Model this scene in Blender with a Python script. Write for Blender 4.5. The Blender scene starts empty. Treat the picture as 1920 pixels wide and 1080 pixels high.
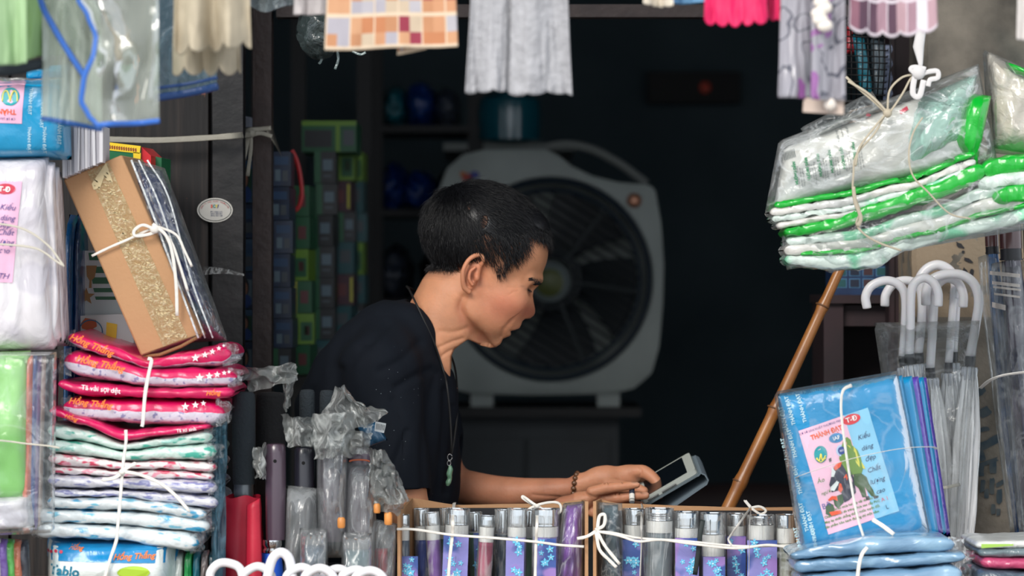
import bpy, bmesh, math, random
import numpy as np
from mathutils import Vector, Matrix, noise
PI = math.pi
rnd = random.Random(7)
SC = bpy.context.scene
COL = SC.collection

# ------------------------------------------------------------------ camera
CAM_Y, CAM_Z, FPX = -4.5, 1.2, 6165.0
cam_data = bpy.data.cameras.new('camera')
cam = bpy.data.objects.new('camera', cam_data)
COL.objects.link(cam)
cam.location = (0, CAM_Y, CAM_Z)
cam.rotation_euler = (PI / 2, 0, 0)
cam_data.sensor_width = 36.0
cam_data.lens = 36.0 * FPX / 1920.0
cam_data.clip_end = 60
cam_data.dof.use_dof = True
cam_data.dof.focus_distance = 4.29
cam_data.dof.aperture_fstop = 4.2
SC.camera = cam

# ------------------------------------------------------------------ world, sun, exposure
world = bpy.data.worlds.new('overcast_sky')
SC.world = world
world.use_nodes = True
wn = world.node_tree
wn.nodes.clear()
w_out = wn.nodes.new('ShaderNodeOutputWorld')
w_bg = wn.nodes.new('ShaderNodeBackground')
w_tc = wn.nodes.new('ShaderNodeTexCoord')
w_sep = wn.nodes.new('ShaderNodeSeparateXYZ')
w_ramp = wn.nodes.new('ShaderNodeValToRGB')
wn.links.new(w_tc.outputs['Generated'], w_sep.inputs[0])
wn.links.new(w_sep.outputs['Z'], w_ramp.inputs[0])
wn.links.new(w_ramp.outputs[0], w_bg.inputs[0])
wn.links.new(w_bg.outputs[0], w_out.inputs[0])
e = w_ramp.color_ramp.elements
e[0].position = 0.0; e[0].color = (0.78, 0.83, 0.90, 1)
e[1].position = 1.0; e[1].color = (0.95, 0.97, 1.0, 1)
w_bg.inputs[1].default_value = 1.3

sun_d = bpy.data.lights.new('sun', 'SUN')
sun_d.energy = 2.6
sun_d.angle = math.radians(28)
sun_d.color = (1.0, 0.95, 0.88)
sun = bpy.data.objects.new('sun', sun_d)
COL.objects.link(sun)
sun.rotation_euler = (math.radians(57), 0, math.radians(-22))

vs = SC.view_settings
vs.view_transform = 'Standard'
vs.look = 'None'
vs.gamma = 1.0
vs.use_curve_mapping = False
vs.exposure = 0.28
SC.cycles.transparent_max_bounces = 24
SC.cycles.max_bounces = 8

# ------------------------------------------------------------------ helpers
def P(px, py, y=0.0):
    """the world point that lies y metres behind the counter line and shows at a pixel of the photograph"""
    d = y - CAM_Y
    return Vector(((px - 960.0) / FPX * d, y, CAM_Z + (540.0 - py) / FPX * d))

def S(px, y=0.0):
    """metres for a length of px pixels at depth y"""
    return px / FPX * (y - CAM_Y)

def srgb(r, g=None, b=None):
    if g is None: r, g, b = r
    f = lambda c: (c / 255 / 12.92) if c / 255 <= 0.04045 else ((c / 255 + 0.055) / 1.055) ** 2.4
    return (f(r), f(g), f(b), 1.0)

MATS = {}
def mat(name, col=(128, 128, 128), rough=0.5, metal=0.0, spec=0.5, bump=None, vary=None, alpha=1.0, coat=0.0,
        sheen=0.0, sss=0.0, emit=None, trans=0.0):
    """procedural principled material; bump=(scale, strength[, kind]); vary=(scale, amount or colour)"""
    if name in MATS: return MATS[name]
    m = bpy.data.materials.new(name); MATS[name] = m
    m.use_nodes = True
    nt = m.node_tree; N = nt.nodes; L = nt.links
    p = N['Principled BSDF']
    c = srgb(col)
    p.inputs['Base Color'].default_value = c
    p.inputs['Roughness'].default_value = rough
    p.inputs['Metallic'].default_value = metal
    p.inputs['Specular IOR Level'].default_value = spec
    p.inputs['Alpha'].default_value = alpha
    p.inputs['Coat Weight'].default_value = coat
    p.inputs['Coat Roughness'].default_value = 0.12
    p.inputs['Sheen Weight'].default_value = sheen
    p.inputs['Transmission Weight'].default_value = trans
    if sss:
        p.inputs['Subsurface Weight'].default_value = sss
        p.inputs['Subsurface Radius'].default_value = (1.0, 0.35, 0.2)
        p.inputs['Subsurface Scale'].default_value = 0.006
    if emit:
        p.inputs['Emission Color'].default_value = srgb(emit[:3]); p.inputs['Emission Strength'].default_value = emit[3]
    tc = N.new('ShaderNodeTexCoord')
    if vary:
        nz = N.new('ShaderNodeTexNoise'); nz.inputs['Scale'].default_value = vary[0]; nz.inputs['Detail'].default_value = 5
        L.new(tc.outputs['Object'], nz.inputs['Vector'])
        rp = N.new('ShaderNodeValToRGB'); L.new(nz.outputs['Fac'], rp.inputs[0])
        rp.color_ramp.elements[0].position = 0.35; rp.color_ramp.elements[1].position = 0.65
        if isinstance(vary[1], (int, float)):
            a = vary[1]
            rp.color_ramp.elements[0].color = tuple(x * (1 - a) for x in c[:3]) + (1,)
            rp.color_ramp.elements[1].color = tuple(min(1, x * (1 + a)) for x in c[:3]) + (1,)
        else:
            rp.color_ramp.elements[0].color = srgb(vary[1]); rp.color_ramp.elements[1].color = c
        L.new(rp.outputs[0], p.inputs['Base Color'])
    if bump:
        kind = bump[2] if len(bump) > 2 else 'noise'
        if kind == 'noise':
            t = N.new('ShaderNodeTexNoise'); t.inputs['Scale'].default_value = bump[0]; t.inputs['Detail'].default_value = 6; o = t.outputs['Fac']
        elif kind == 'wave':
            t = N.new('ShaderNodeTexWave'); t.inputs['Scale'].default_value = bump[0]; t.inputs['Distortion'].default_value = 2; o = t.outputs['Fac']
        else:
            t = N.new('ShaderNodeTexVoronoi'); t.inputs['Scale'].default_value = bump[0]; o = t.outputs['Distance']
        L.new(tc.outputs['Object'], t.inputs['Vector'])
        b = N.new('ShaderNodeBump'); b.inputs['Strength'].default_value = bump[1]; b.inputs['Distance'].default_value = 0.004
        L.new(o, b.inputs['Height']); L.new(b.outputs[0], p.inputs['Normal'])
    return m

def film(name, tint=(235, 240, 242), body=0.10, rough=0.16, scale=30, bumps=0.7, streak=(1, 1, 1), tcol=(250, 252, 252), gl=0.75, vein=0.35):
    """thin wrinkled plastic film: mostly clear, milky in its creases, shiny"""
    if name in MATS: return MATS[name]
    m = bpy.data.materials.new(name); MATS[name] = m
    m.use_nodes = True
    nt = m.node_tree; N = nt.nodes; L = nt.links; N.clear()
    out = N.new('ShaderNodeOutputMaterial'); mix = N.new('ShaderNodeMixShader'); tr = N.new('ShaderNodeBsdfTransparent')
    p = N.new('ShaderNodeBsdfPrincipled'); tr.inputs[0].default_value = srgb(tcol)
    p.inputs['Base Color'].default_value = srgb(tint); p.inputs['Roughness'].default_value = rough
    p.inputs['Specular IOR Level'].default_value = gl
    tc = N.new('ShaderNodeTexCoord'); mp = N.new('ShaderNodeMapping'); mp.inputs['Scale'].default_value = streak
    L.new(tc.outputs['Object'], mp.inputs[0])
    n1 = N.new('ShaderNodeTexNoise'); n1.inputs['Scale'].default_value = scale; n1.inputs['Detail'].default_value = 4; n1.inputs['Distortion'].default_value = 1.2
    L.new(mp.outputs[0], n1.inputs['Vector'])
    # veins: |noise-0.5| small
    s = N.new('ShaderNodeMath'); s.operation = 'SUBTRACT'; s.inputs[1].default_value = 0.5; L.new(n1.outputs['Fac'], s.inputs[0])
    a = N.new('ShaderNodeMath'); a.operation = 'ABSOLUTE'; L.new(s.outputs[0], a.inputs[0])
    r = N.new('ShaderNodeMapRange'); r.inputs[1].default_value = 0.0; r.inputs[2].default_value = 0.045; r.inputs[3].default_value = vein; r.inputs[4].default_value = 0.0
    L.new(a.outputs[0], r.inputs[0])
    fr = N.new('ShaderNodeLayerWeight'); fr.inputs[0].default_value = 0.35
    fm = N.new('ShaderNodeMath'); fm.operation = 'MULTIPLY'; fm.inputs[1].default_value = 0.22; L.new(fr.outputs['Facing'], fm.inputs[0])
    a1 = N.new('ShaderNodeMath'); a1.operation = 'ADD'; L.new(r.outputs[0], a1.inputs[0]); L.new(fm.outputs[0], a1.inputs[1])
    a2 = N.new('ShaderNodeMath'); a2.operation = 'ADD'; a2.use_clamp = True; a2.inputs[1].default_value = body; L.new(a1.outputs[0], a2.inputs[0])
    L.new(a2.outputs[0], mix.inputs[0]); L.new(tr.outputs[0], mix.inputs[1])
    b = N.new('ShaderNodeBump'); b.inputs['Strength'].default_value = bumps; b.inputs['Distance'].default_value = 0.01
    L.new(n1.outputs['Fac'], b.inputs['Height']); L.new(b.outputs[0], p.inputs['Normal']); L.new(b.outputs[0], fr.inputs['Normal'])
    L.new(p.outputs[0], mix.inputs[2])
    # sharp highlights of the film itself, independent of its body
    g = N.new('ShaderNodeBsdfGlossy'); g.inputs['Roughness'].default_value = rough; L.new(b.outputs[0], g.inputs['Normal'])
    f2 = N.new('ShaderNodeFresnel'); f2.inputs[0].default_value = 1.5; L.new(b.outputs[0], f2.inputs['Normal'])
    f3 = N.new('ShaderNodeMath'); f3.operation = 'MULTIPLY'; f3.inputs[1].default_value = gl * 0.6; f3.use_clamp = True; L.new(f2.outputs[0], f3.inputs[0])
    m2 = N.new('ShaderNodeMixShader'); L.new(f3.outputs[0], m2.inputs[0]); L.new(mix.outputs[0], m2.inputs[1]); L.new(g.outputs[0], m2.inputs[2])
    L.new(m2.outputs[0], out.inputs[0])
    return m

def tag(o, label=None, cat=None, group=None, kind=None):
    if label: o['label'] = label
    if cat: o['category'] = cat
    if group: o['group'] = group
    if kind: o['kind'] = kind
    return o

def thing(name, loc, label, cat, group=None, rot=(0, 0, 0)):
    o = bpy.data.objects.new(name, None); COL.objects.link(o)
    o.location = loc; o.rotation_euler = rot; o.empty_display_size = 0.02
    return tag(o, label, cat, group)

def world_of(o):
    M = o.matrix_basis.copy()
    return (world_of(o.parent) @ o.matrix_parent_inverse @ M) if o.parent is not None else M

def link(name, me, m=None, parent=None, label=None):
    """link a mesh given in world coordinates; under a parent it keeps its place"""
    o = bpy.data.objects.new(name, me); COL.objects.link(o)
    if m is not None:
        for q in (m if isinstance(m, (list, tuple)) else [m]): me.materials.append(q)
    if parent is not None:
        o.parent = parent
        M = world_of(parent)
        o.matrix_parent_inverse = M.inverted()
    if label: o['label'] = label
    return o

class MB:
    """collects shapes in world coordinates, builds one mesh object"""
    def __init__(self): self.v = []; self.f = []; self.mi = []; self.uv = []
    def add(self, vs, fs, mi=0, uv=None):
        o = len(self.v); self.v += [tuple(p) for p in vs]; self.f += [tuple(i + o for i in f) for f in fs]; self.mi += [mi] * len(fs)
        self.uv += list(uv) if uv is not None else [(0, 0)] * len(vs)
        return self
    def box(self, c, s, R=None, mi=0, taper=1.0):
        c = Vector(c); hx, hy, hz = s[0] / 2, s[1] / 2, s[2] / 2
        vs = [Vector((x * (taper if z > 0 else 1), y * (taper if z > 0 else 1), z)) for x in (-hx, hx) for y in (-hy, hy) for z in (-hz, hz)]
        if R is not None: vs = [R @ p for p in vs]
        return self.add([c + p for p in vs], [(0, 1, 3, 2), (4, 6, 7, 5), (0, 4, 5, 1), (2, 3, 7, 6), (0, 2, 6, 4), (1, 5, 7, 3)], mi)
    def tube(self, pts, r, n=8, cap=True, mi=0, flat=None, up=None):
        """pts list of Vector, r radius or list; flat = thickness ratio for ribbons"""
        pts = [Vector(p) for p in pts]; m = len(pts)
        rs = r if isinstance(r, (list, tuple)) else [r] * m
        up = Vector(up) if up is not None else Vector((0, -1, 0))
        vs = []; prev = None
        for i, p in enumerate(pts):
            t = (pts[min(i + 1, m - 1)] - pts[max(i - 1, 0)])
            t = t.normalized() if t.length > 1e-9 else Vector((0, 0, 1))
            a = prev if prev is not None else up
            a = a - t * a.dot(t)
            if a.length < 1e-4: a = Vector((1, 0, 0)) - t * t.x
            if a.length < 1e-4: a = Vector((0, 0, 1)) - t * t.z
            a.normalize(); prev = a; b = t.cross(a)
            for k in range(n):
                an = 2 * PI * k / n
                vs.append(p + a * (math.cos(an) * rs[i] * (flat or 1.0)) + b * (math.sin(an) * rs[i]))
        fs = [(i * n + k, i * n + (k + 1) % n, (i + 1) * n + (k + 1) % n, (i + 1) * n + k) for i in range(m - 1) for k in range(n)]
        if cap: fs += [tuple(range(n - 1, -1, -1)), tuple((m - 1) * n + k for k in range(n))]
        return self.add(vs, fs, mi)
    def lathe(self, c, prof, n=24, R=None, mi=0, cap=True, sx=1.0, sy=1.0):
        """prof: (radius, height) pairs, around local z"""
        c = Vector(c); vs = []
        for (r, h) in prof:
            for k in range(n):
                an = 2 * PI * k / n; p = Vector((math.cos(an) * r * sx, math.sin(an) * r * sy, h))
                vs.append(c + (R @ p if R is not None else p))
        m = len(prof)
        fs = [(i * n + k, i * n + (k + 1) % n, (i + 1) * n + (k + 1) % n, (i + 1) * n + k) for i in range(m - 1) for k in range(n)]
        if cap: fs += [tuple(range(n - 1, -1, -1)), tuple((m - 1) * n + k for k in range(n))]
        return self.add(vs, fs, mi)
    def ball(self, c, r, n=12, mi=0, R=None):
        if not isinstance(r, (tuple, list)): r = (r, r, r)
        c = Vector(c); vs = []; m = n // 2 + 1
        for i in range(m):
            th = PI * i / (m - 1)
            for k in range(n):
                p = Vector((math.sin(th) * math.cos(2 * PI * k / n) * r[0], math.sin(th) * math.sin(2 * PI * k / n) * r[1], math.cos(th) * r[2]))
                vs.append(c + (R @ p if R is not None else p))
        fs = [(i * n + k, (i + 1) * n + k, (i + 1) * n + (k + 1) % n, i * n + (k + 1) % n) for i in range(m - 1) for k in range(n)]
        return self.add(vs, fs, mi)
    def prism(self, poly, y0, y1, mi=0):
        """world polygon [(x,z)] extruded from y0 to y1"""
        n = len(poly)
        vs = [(x, y0, z) for x, z in poly] + [(x, y1, z) for x, z in poly]
        fs = [tuple(range(n)), tuple(range(2 * n - 1, n - 1, -1))] + [(i, i + n, (i + 1) % n + n, (i + 1) % n) for i in range(n)]
        return self.add(vs, fs, mi)
    def grid(self, fn, nu, nv, mi=0, closeu=False, uvf=None):
        vs = []; uv = []
        for j in range(nv + 1):
            for i in range(nu + 1):
                u, v = i / nu, j / nv; vs.append(fn(u, v)); uv.append(uvf(u, v) if uvf else (u, v))
        w = nu + 1
        fs = [(j * w + i, j * w + i + 1, (j + 1) * w + i + 1, (j + 1) * w + i) for j in range(nv) for i in range(nu)]
        return self.add(vs, fs, mi, uv)
    def mesh(self, name, smooth=True, weld=False):
        me = bpy.data.meshes.new(name)
        me.from_pydata(self.v, [], self.f)
        me.polygons.foreach_set('material_index', self.mi)
        if smooth is True: me.polygons.foreach_set('use_smooth', [True] * len(self.f))
        uvl = me.uv_layers.new(name='UVMap')
        li = np.empty(len(me.loops), dtype=np.int32); me.loops.foreach_get('vertex_index', li)
        uvl.data.foreach_set('uv', np.array(self.uv, dtype=np.float32)[li].ravel())
        if weld or smooth == 'angle':
            bm = bmesh.new(); bm.from_mesh(me)
            if weld: bmesh.ops.remove_doubles(bm, verts=bm.verts, dist=1e-5)
            bmesh.ops.recalc_face_normals(bm, faces=bm.faces); bm.to_mesh(me); bm.free()
        if smooth == 'angle':
            me.polygons.foreach_set('use_smooth', [True] * len(me.polygons))
            me.set_sharp_from_angle(angle=math.radians(35))
        return me
    def build(self, name, m, parent=None, smooth='angle', label=None, weld=False):
        return link(name, self.mesh(name, smooth, weld), m, parent, label)

def nz(x, y, z=0.0):
    return noise.noise(Vector((x, y, z)))

def catmull(pts, n=8):
    """smooth curve through points (Vectors or tuples)"""
    pts = [Vector(p) for p in pts]
    if len(pts) < 3: return [pts[0].lerp(pts[-1], i / n) for i in range(n + 1)]
    q = [2 * pts[0] - pts[1]] + pts + [2 * pts[-1] - pts[-2]]
    out = []
    for i in range(1, len(q) - 2):
        for k in range(n):
            t = k / n
            a, b, c, d = q[i - 1], q[i], q[i + 1], q[i + 2]
            out.append(0.5 * ((2 * b) + (c - a) * t + (2 * a - 5 * b + 4 * c - d) * t * t + (3 * b - a - 3 * c + d) * t ** 3))
    out.append(pts[-1].copy())
    return out

def interp(stn, t):
    """piecewise smooth interpolation of tuples keyed by their first value"""
    if t <= stn[0][0]: return stn[0][1:]
    for a, b in zip(stn, stn[1:]):
        if t <= b[0]:
            s = (t - a[0]) / (b[0] - a[0]); s = s * s * (3 - 2 * s) * 0.6 + s * 0.4
            return tuple(x + (y - x) * s for x, y in zip(a[1:], b[1:]))
    return stn[-1][1:]

def ribbon(mb, pts, w, y=None, seg=6, flat=0.3, taper=False, n=8):
    """flat plastic string through pixel points ((px,py[,y]))"""
    q = [P(p[0], p[1], p[2] if len(p) > 2 else y) for p in pts]
    c = catmull(q, seg)
    yy = y if y is not None else pts[0][2]
    r = S(w, yy) * .41
    rs = [r * (1 + 0.15 * nz(i * 0.4, w, 3)) for i in range(len(c))]
    if taper: rs[-1] *= 0.4
    mb.tube(c, rs, n=n, flat=flat * .6)
    return mb

FONT_CACHE = {}
def text_mesh(body, shear=0.0, bold=0.0):
    k = (body, shear, bold)
    if k in FONT_CACHE: return FONT_CACHE[k]
    c = bpy.data.curves.new('t', 'FONT'); c.body = body; c.align_x = 'CENTER'; c.align_y = 'CENTER'; c.resolution_u = 2
    c.shear = shear; c.offset = bold
    o = bpy.data.objects.new('t', c); COL.objects.link(o)
    me = bpy.data.meshes.new_from_object(o.evaluated_get(bpy.context.evaluated_depsgraph_get()))
    bpy.data.objects.remove(o)
    vs = [tuple(v.co) for v in me.vertices]; fs = [tuple(p.vertices) for p in me.polygons]
    bpy.data.meshes.remove(me); bpy.data.curves.remove(c)
    FONT_CACHE[k] = (vs, fs)
    return vs, fs

def letters(mb, surf, body, u, v, size, rot=0.0, aspect=1.0, off=0.0006, shear=0.0, bold=0.0, mi=0, asp=1.0):
    """write text on a surface: surf(u, v, off) -> world point; u, v and size in surface units; asp = height of the unit square / width"""
    vs, fs = text_mesh(body, shear, bold)
    ca, sa = math.cos(rot), math.sin(rot)
    out = []
    for x, y, _ in vs:
        x *= size * aspect; y *= size
        X, Y = x * ca - y * sa, x * sa + y * ca
        out.append(surf(u + X, v + Y / asp, off))
    mb.add(out, fs, mi)
    return mb

def decal(mb, surf, poly, off=0.0004, mi=0, cuts=0):
    mb.add([surf(u, v, off) for u, v in poly], [tuple(range(len(poly)))], mi)
    return mb

def pillow(name, quad, y, thick, m, parent=None, n=(24, 24), puff=0.3, amp=0.002, seed=0, yq=None, label=None, edge=0.12, fscale=9):
    """flat soft pack facing the street. quad: four pixel corners (tl, tr, br, bl); front face at y, thick metres deep.
    returns (object, surf) where surf(u, v, off) runs u left-right, v bottom-top on the front"""
    q = [P(c[0], c[1], (yq[i] if yq else y)) for i, c in enumerate(quad)]
    tl, tr, br, bl = q
    ex = (tr - tl + br - bl).normalized(); ez = (tl - bl + tr - br).normalized(); nrm = ex.cross(ez).normalized()
    if nrm.y > 0: nrm = -nrm
    def prof(t):
        a = min(t, 1 - t) / edge
        return 1.0 if a >= 1 else math.sqrt(max(0, 1 - (1 - a) ** 2))
    def surf(u, v, off=0.0, side=1):
        uu, vv = min(max(u, 0), 1), min(max(v, 0), 1)
        p = bl.lerp(br, u).lerp(tl.lerp(tr, u), v)
        h = prof(uu) * prof(vv)
        h = h * (1 - puff) + puff * (4 * uu * (1 - uu)) ** 0.5 * (4 * vv * (1 - vv)) ** 0.5 * h
        w = amp * 1.6 * nz(u * fscale * .5 + seed, v * fscale * .35, seed) + amp * abs(nz(u * fscale + seed, v * fscale * 0.6, seed + 5))
        if side > 0: return p + nrm * (thick * 0.5 * (h - 1) + w * h + off)
        return p - nrm * (thick * 0.5 * (h + 1) + w * h)
    mb = MB()
    mb.grid(lambda u, v: surf(u, v), n[0], n[1])
    mb.grid(lambda u, v: surf(u, v, 0, -1), n[0], n[1])
    o = mb.build(name, m, parent, smooth=True, weld=True, label=label)
    return o, surf

def loft(name, stn, yf, yb, m, parent=None, nx=36, nc=20, sq=0.45, amp=0.0015, seed=0, fs=60, endr=0.35, label=None, split=None, wr=1.0, twist=None):
    """folded soft pack seen on its long edge. stn: (px, top, bottom) along its length; the depth runs yf..yb"""
    x0, x1 = stn[0][0], stn[-1][0]
    mb = MB(); vs = []; uv = []
    d = (yb - yf)
    for i in range(nx + 1):
        t = i / nx
        tt = 0.5 - 0.5 * math.cos(PI * t); tt = tt * 0.5 + t * 0.5
        px = x0 + (x1 - x0) * tt
        top, bot = interp(stn, px)
        e = min(tt, 1 - tt) * (x1 - x0) / max(4.0, (bot - top) * endr * 2)
        k = 1.0 if e >= 1 else max(0.02, math.sqrt(max(0, 1 - (1 - e) ** 2)))
        cz = (top + bot) / 2; hz = (bot - top) / 2 * k
        kd = 1 - 0.12 * (1 - k)
        for j in range(nc):
            a = 2 * PI * j / nc
            ca, sa = math.cos(a), math.sin(a)
            cy = math.copysign(abs(ca) ** sq, ca); cs = math.copysign(abs(sa) ** sq, sa)
            y = (yf + yb) / 2 + cy * d / 2 * kd
            w = nz(px * 0.03 * wr + seed * 3.1, a * 1.2, seed) * 1.5 + abs(nz(px * 0.09 * wr + seed, a * 2.0, seed + 9)) * 0.8
            # squashed along the outer side
            p = P(px, cz - cs * hz, yf)
            p = Vector((p.x, y + (amp * w * (-1 if ca < 0 else 1) * -1 if abs(ca) > 0.3 else 0), p.z + amp * w * 0.6 * (1 if sa > 0 else -1)))
            vs.append(p); uv.append((tt, j / nc))
    fsx = [(i * nc + j, i * nc + (j + 1) % nc, (i + 1) * nc + (j + 1) % nc, (i + 1) * nc + j) for i in range(nx) for j in range(nc)]
    fsx += [tuple(range(nc - 1, -1, -1)), tuple(nx * nc + j for j in range(nc))]
    mb.add(vs, fsx, 0, uv)
    if split:   # material index by height: (fraction from top on the front side)
        for q in range(nx * nc):
            j = q % nc; a = 2 * PI * (j + .5) / nc
            s = 0.5 - 0.5 * math.copysign(abs(math.sin(a)) ** sq, math.sin(a))
            mb.mi[q] = 1 if s > split else 0
    def surf(u, v, off=0.0):
        px = x0 + (x1 - x0) * u; top, bot = interp(stn, px)
        p = P(px, bot + (top - bot) * v, yf); return p + Vector((0, -off - amp * 1.2, 0))
    return mb.build(name, m, parent, smooth=True, label=label), surf
# ------------------------------------------------------------------ the setting
def struct(name, mb, m, parent=None, label=None):
    o = mb.build(name, m, parent); 
    if parent is None: o['kind'] = 'structure'
    if label: o['label'] = label
    return o
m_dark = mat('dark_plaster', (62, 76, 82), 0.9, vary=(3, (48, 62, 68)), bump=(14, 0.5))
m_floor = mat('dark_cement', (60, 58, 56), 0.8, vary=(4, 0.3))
m_street = mat('asphalt', (140, 139, 136), 0.9, vary=(6, 0.2), bump=(60, 0.4))
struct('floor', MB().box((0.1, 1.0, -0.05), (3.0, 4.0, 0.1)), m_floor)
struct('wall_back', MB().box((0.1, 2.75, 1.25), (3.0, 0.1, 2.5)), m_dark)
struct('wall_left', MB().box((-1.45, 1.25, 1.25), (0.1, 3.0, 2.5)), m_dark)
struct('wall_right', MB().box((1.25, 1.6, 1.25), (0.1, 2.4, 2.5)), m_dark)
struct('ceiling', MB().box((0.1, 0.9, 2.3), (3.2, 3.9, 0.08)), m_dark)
struct('street', MB().box((0, -6.5, -0.1), (22, 11.0, 0.1)), m_street)
# ------------------------------------------------------------------ the seated man: one distance field for the skin, one for the shirt
import openvdb
KU = 1370.0
def U2W(a):
    a = np.asarray(a, dtype=np.float64)
    return np.stack([(a[..., 0] - 960) / KU, a[..., 1] / KU, CAM_Z + (540 + a[..., 2]) / KU], -1)

class Field:
    """signed distance field on a regular grid; coordinates: px, depth, -py (units of 1/1370 m)"""
    def __init__(s, lo, hi, h, big=30.0):
        s.lo = np.array(lo, float); s.h = h; s.big = big
        s.n = np.ceil((np.array(hi, float) - s.lo) / h).astype(int) + 1
        s.a = np.full(s.n, big, dtype=np.float32)
        s.ax = [(s.lo[i] + h * np.arange(s.n[i])).astype(np.float32) for i in range(3)]
    def sl(s, lo, hi, pad):
        r = []
        for i in range(3):
            a = int(max(0, math.floor((lo[i] - pad - s.lo[i]) / s.h))); b = int(min(s.n[i], math.ceil((hi[i] + pad - s.lo[i]) / s.h) + 1))
            if b <= a: return None
            r.append(slice(a, b))
        return tuple(r)
    def op(s, f, lo, hi, k, mode='u'):
        q = s.sl(lo, hi, k + 6 if mode == 'u' else k + 2)
        if q is None: return
        X = s.ax[0][q[0]][:, None, None]; Y = s.ax[1][q[1]][None, :, None]; Z = s.ax[2][q[2]][None, None, :]
        d = f(X, Y, Z).astype(np.float32); A = s.a[q]
        if mode == 'u':
            h = np.maximum(k - np.abs(A - d), 0) / max(k, 1e-6); s.a[q] = np.minimum(A, d) - h * h * (k * 0.25)
        else:
            d = -d if mode == 's' else d
            h = np.maximum(k - np.abs(A - d), 0) / max(k, 1e-6); s.a[q] = np.maximum(A, d) + h * h * (k * 0.25)
    def ell(s, c, r, k=8, rot=(0, 0, 0), mode='u'):
        """c = (px, py, depth)"""
        cx, cz, cy = c[0], -c[1], c[2]
        R = np.array(Matrix.Rotation(math.radians(rot[1]), 3, 'Y') @ Matrix.Rotation(math.radians(rot[2]), 3, 'Z') @ Matrix.Rotation(math.radians(rot[0]), 3, 'X')).T
        rr = (r[0], r[2], r[1])   # r = (x, z, y)
        def f(X, Y, Z):
            x, y, z = X - cx, Y - cy, Z - cz
            a = (R[0, 0] * x + R[0, 1] * y + R[0, 2] * z); b = (R[1, 0] * x + R[1, 1] * y + R[1, 2] * z); g = (R[2, 0] * x + R[2, 1] * y + R[2, 2] * z)
            k0 = np.sqrt((a / rr[0]) ** 2 + (b / rr[1]) ** 2 + (g / rr[2]) ** 2); k1 = np.sqrt((a / rr[0] ** 2) ** 2 + (b / rr[1] ** 2) ** 2 + (g / rr[2] ** 2) ** 2)
            return k0 * (k0 - 1) / np.maximum(k1, 1e-6)
        m = max(r); s.op(f, (cx - m, cy - m, cz - m), (cx + m, cy + m, cz + m), k, mode)
    def cone(s, a, b, ra, rb, k=6, mode='u', flat=None):
        """round cone between a and b = (px, py, depth); flat = (axis vector, factor) squashes the section"""
        A = np.array([a[0], a[2], -a[1]], float); B = np.array([b[0], b[2], -b[1]], float); ab = B - A; l2 = float(ab @ ab)
        def f(X, Y, Z):
            x, y, z = X - A[0], Y - A[1], Z - A[2]
            t = np.clip((x * ab[0] + y * ab[1] + z * ab[2]) / l2, 0, 1)
            x, y, z = x - t * ab[0], y - t * ab[1], z - t * ab[2]
            if flat is not None:
                n = np.array(flat[0], float); n /= np.linalg.norm(n); dn = x * n[0] + y * n[1] + z * n[2]; e = (1 / flat[1] - 1) * dn
                x, y, z = x + e * n[0], y + e * n[1], z + e * n[2]
            return np.sqrt(x * x + y * y + z * z) - (ra + (rb - ra) * t)
        m = max(ra, rb); s.op(f, np.minimum(A, B) - m, np.maximum(A, B) + m, k, mode)
    def chain(s, pts, rs, k=4, mode='u'):
        p = catmull(pts, 5) if len(pts) > 2 else [Vector(q) for q in pts]
        w = np.array([[q.x, q.z, -q.y] for q in p])
        r = np.interp(np.linspace(0, 1, len(p)), np.linspace(0, 1, len(rs)), rs)
        def f(X, Y, Z):
            out = None
            for i in range(len(w) - 1):
                A, ab = w[i], w[i + 1] - w[i]
                x, y, z = X - A[0], Y - A[1], Z - A[2]
                t = np.clip((x * ab[0] + y * ab[1] + z * ab[2]) / float(ab @ ab), 0, 1)
                d = np.sqrt((x - t * ab[0]) ** 2 + (y - t * ab[1]) ** 2 + (z - t * ab[2]) ** 2) - (r[i] + (r[i + 1] - r[i]) * t)
                out = d if out is None else np.minimum(out, d)
            return out
        m = max(rs); s.op(f, w.min(0) - m, w.max(0) + m, k, mode)
    def poly(s, pts, lo, hi, k, mode='i'):
        """2-D outline (px, py) seen from the side, used as an endless prism along the depth"""
        p = np.array([(q[0], -q[1]) for q in pts], float)
        def f(X, Y, Z):
            x = X[:, 0, :] + 0 * Z[:, 0, :]; z = Z[:, 0, :] + 0 * X[:, 0, :]
            d = np.full(x.shape, 1e9); ins = np.zeros(x.shape, bool)
            for i in range(len(p)):
                a, b = p[i], p[(i + 1) % len(p)]; e = b - a
                wx, wz = x - a[0], z - a[1]
                t = np.clip((wx * e[0] + wz * e[1]) / (e @ e), 0, 1)
                d = np.minimum(d, (wx - t * e[0]) ** 2 + (wz - t * e[1]) ** 2)
                c = ((a[1] > z) != (b[1] > z)) & (x < (b[0] - a[0]) * (z - a[1]) / (b[1] - a[1] + 1e-12) + a[0]); ins ^= c
            d = np.sqrt(d); d[ins] *= -1
            return np.repeat(d[:, None, :], Y.shape[1], axis=1)
        s.op(f, lo, hi, k, mode)
    def mesh(s, adapt=0.0):
        g = openvdb.FloatGrid(s.big); g.copyFromArray(s.a); g.background = s.big
        v, t, q = g.convertToPolygons(isovalue=0.0, adaptivity=adapt)
        v = v.astype(np.float64) * s.h + s.lo
        return v, t, q

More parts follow.
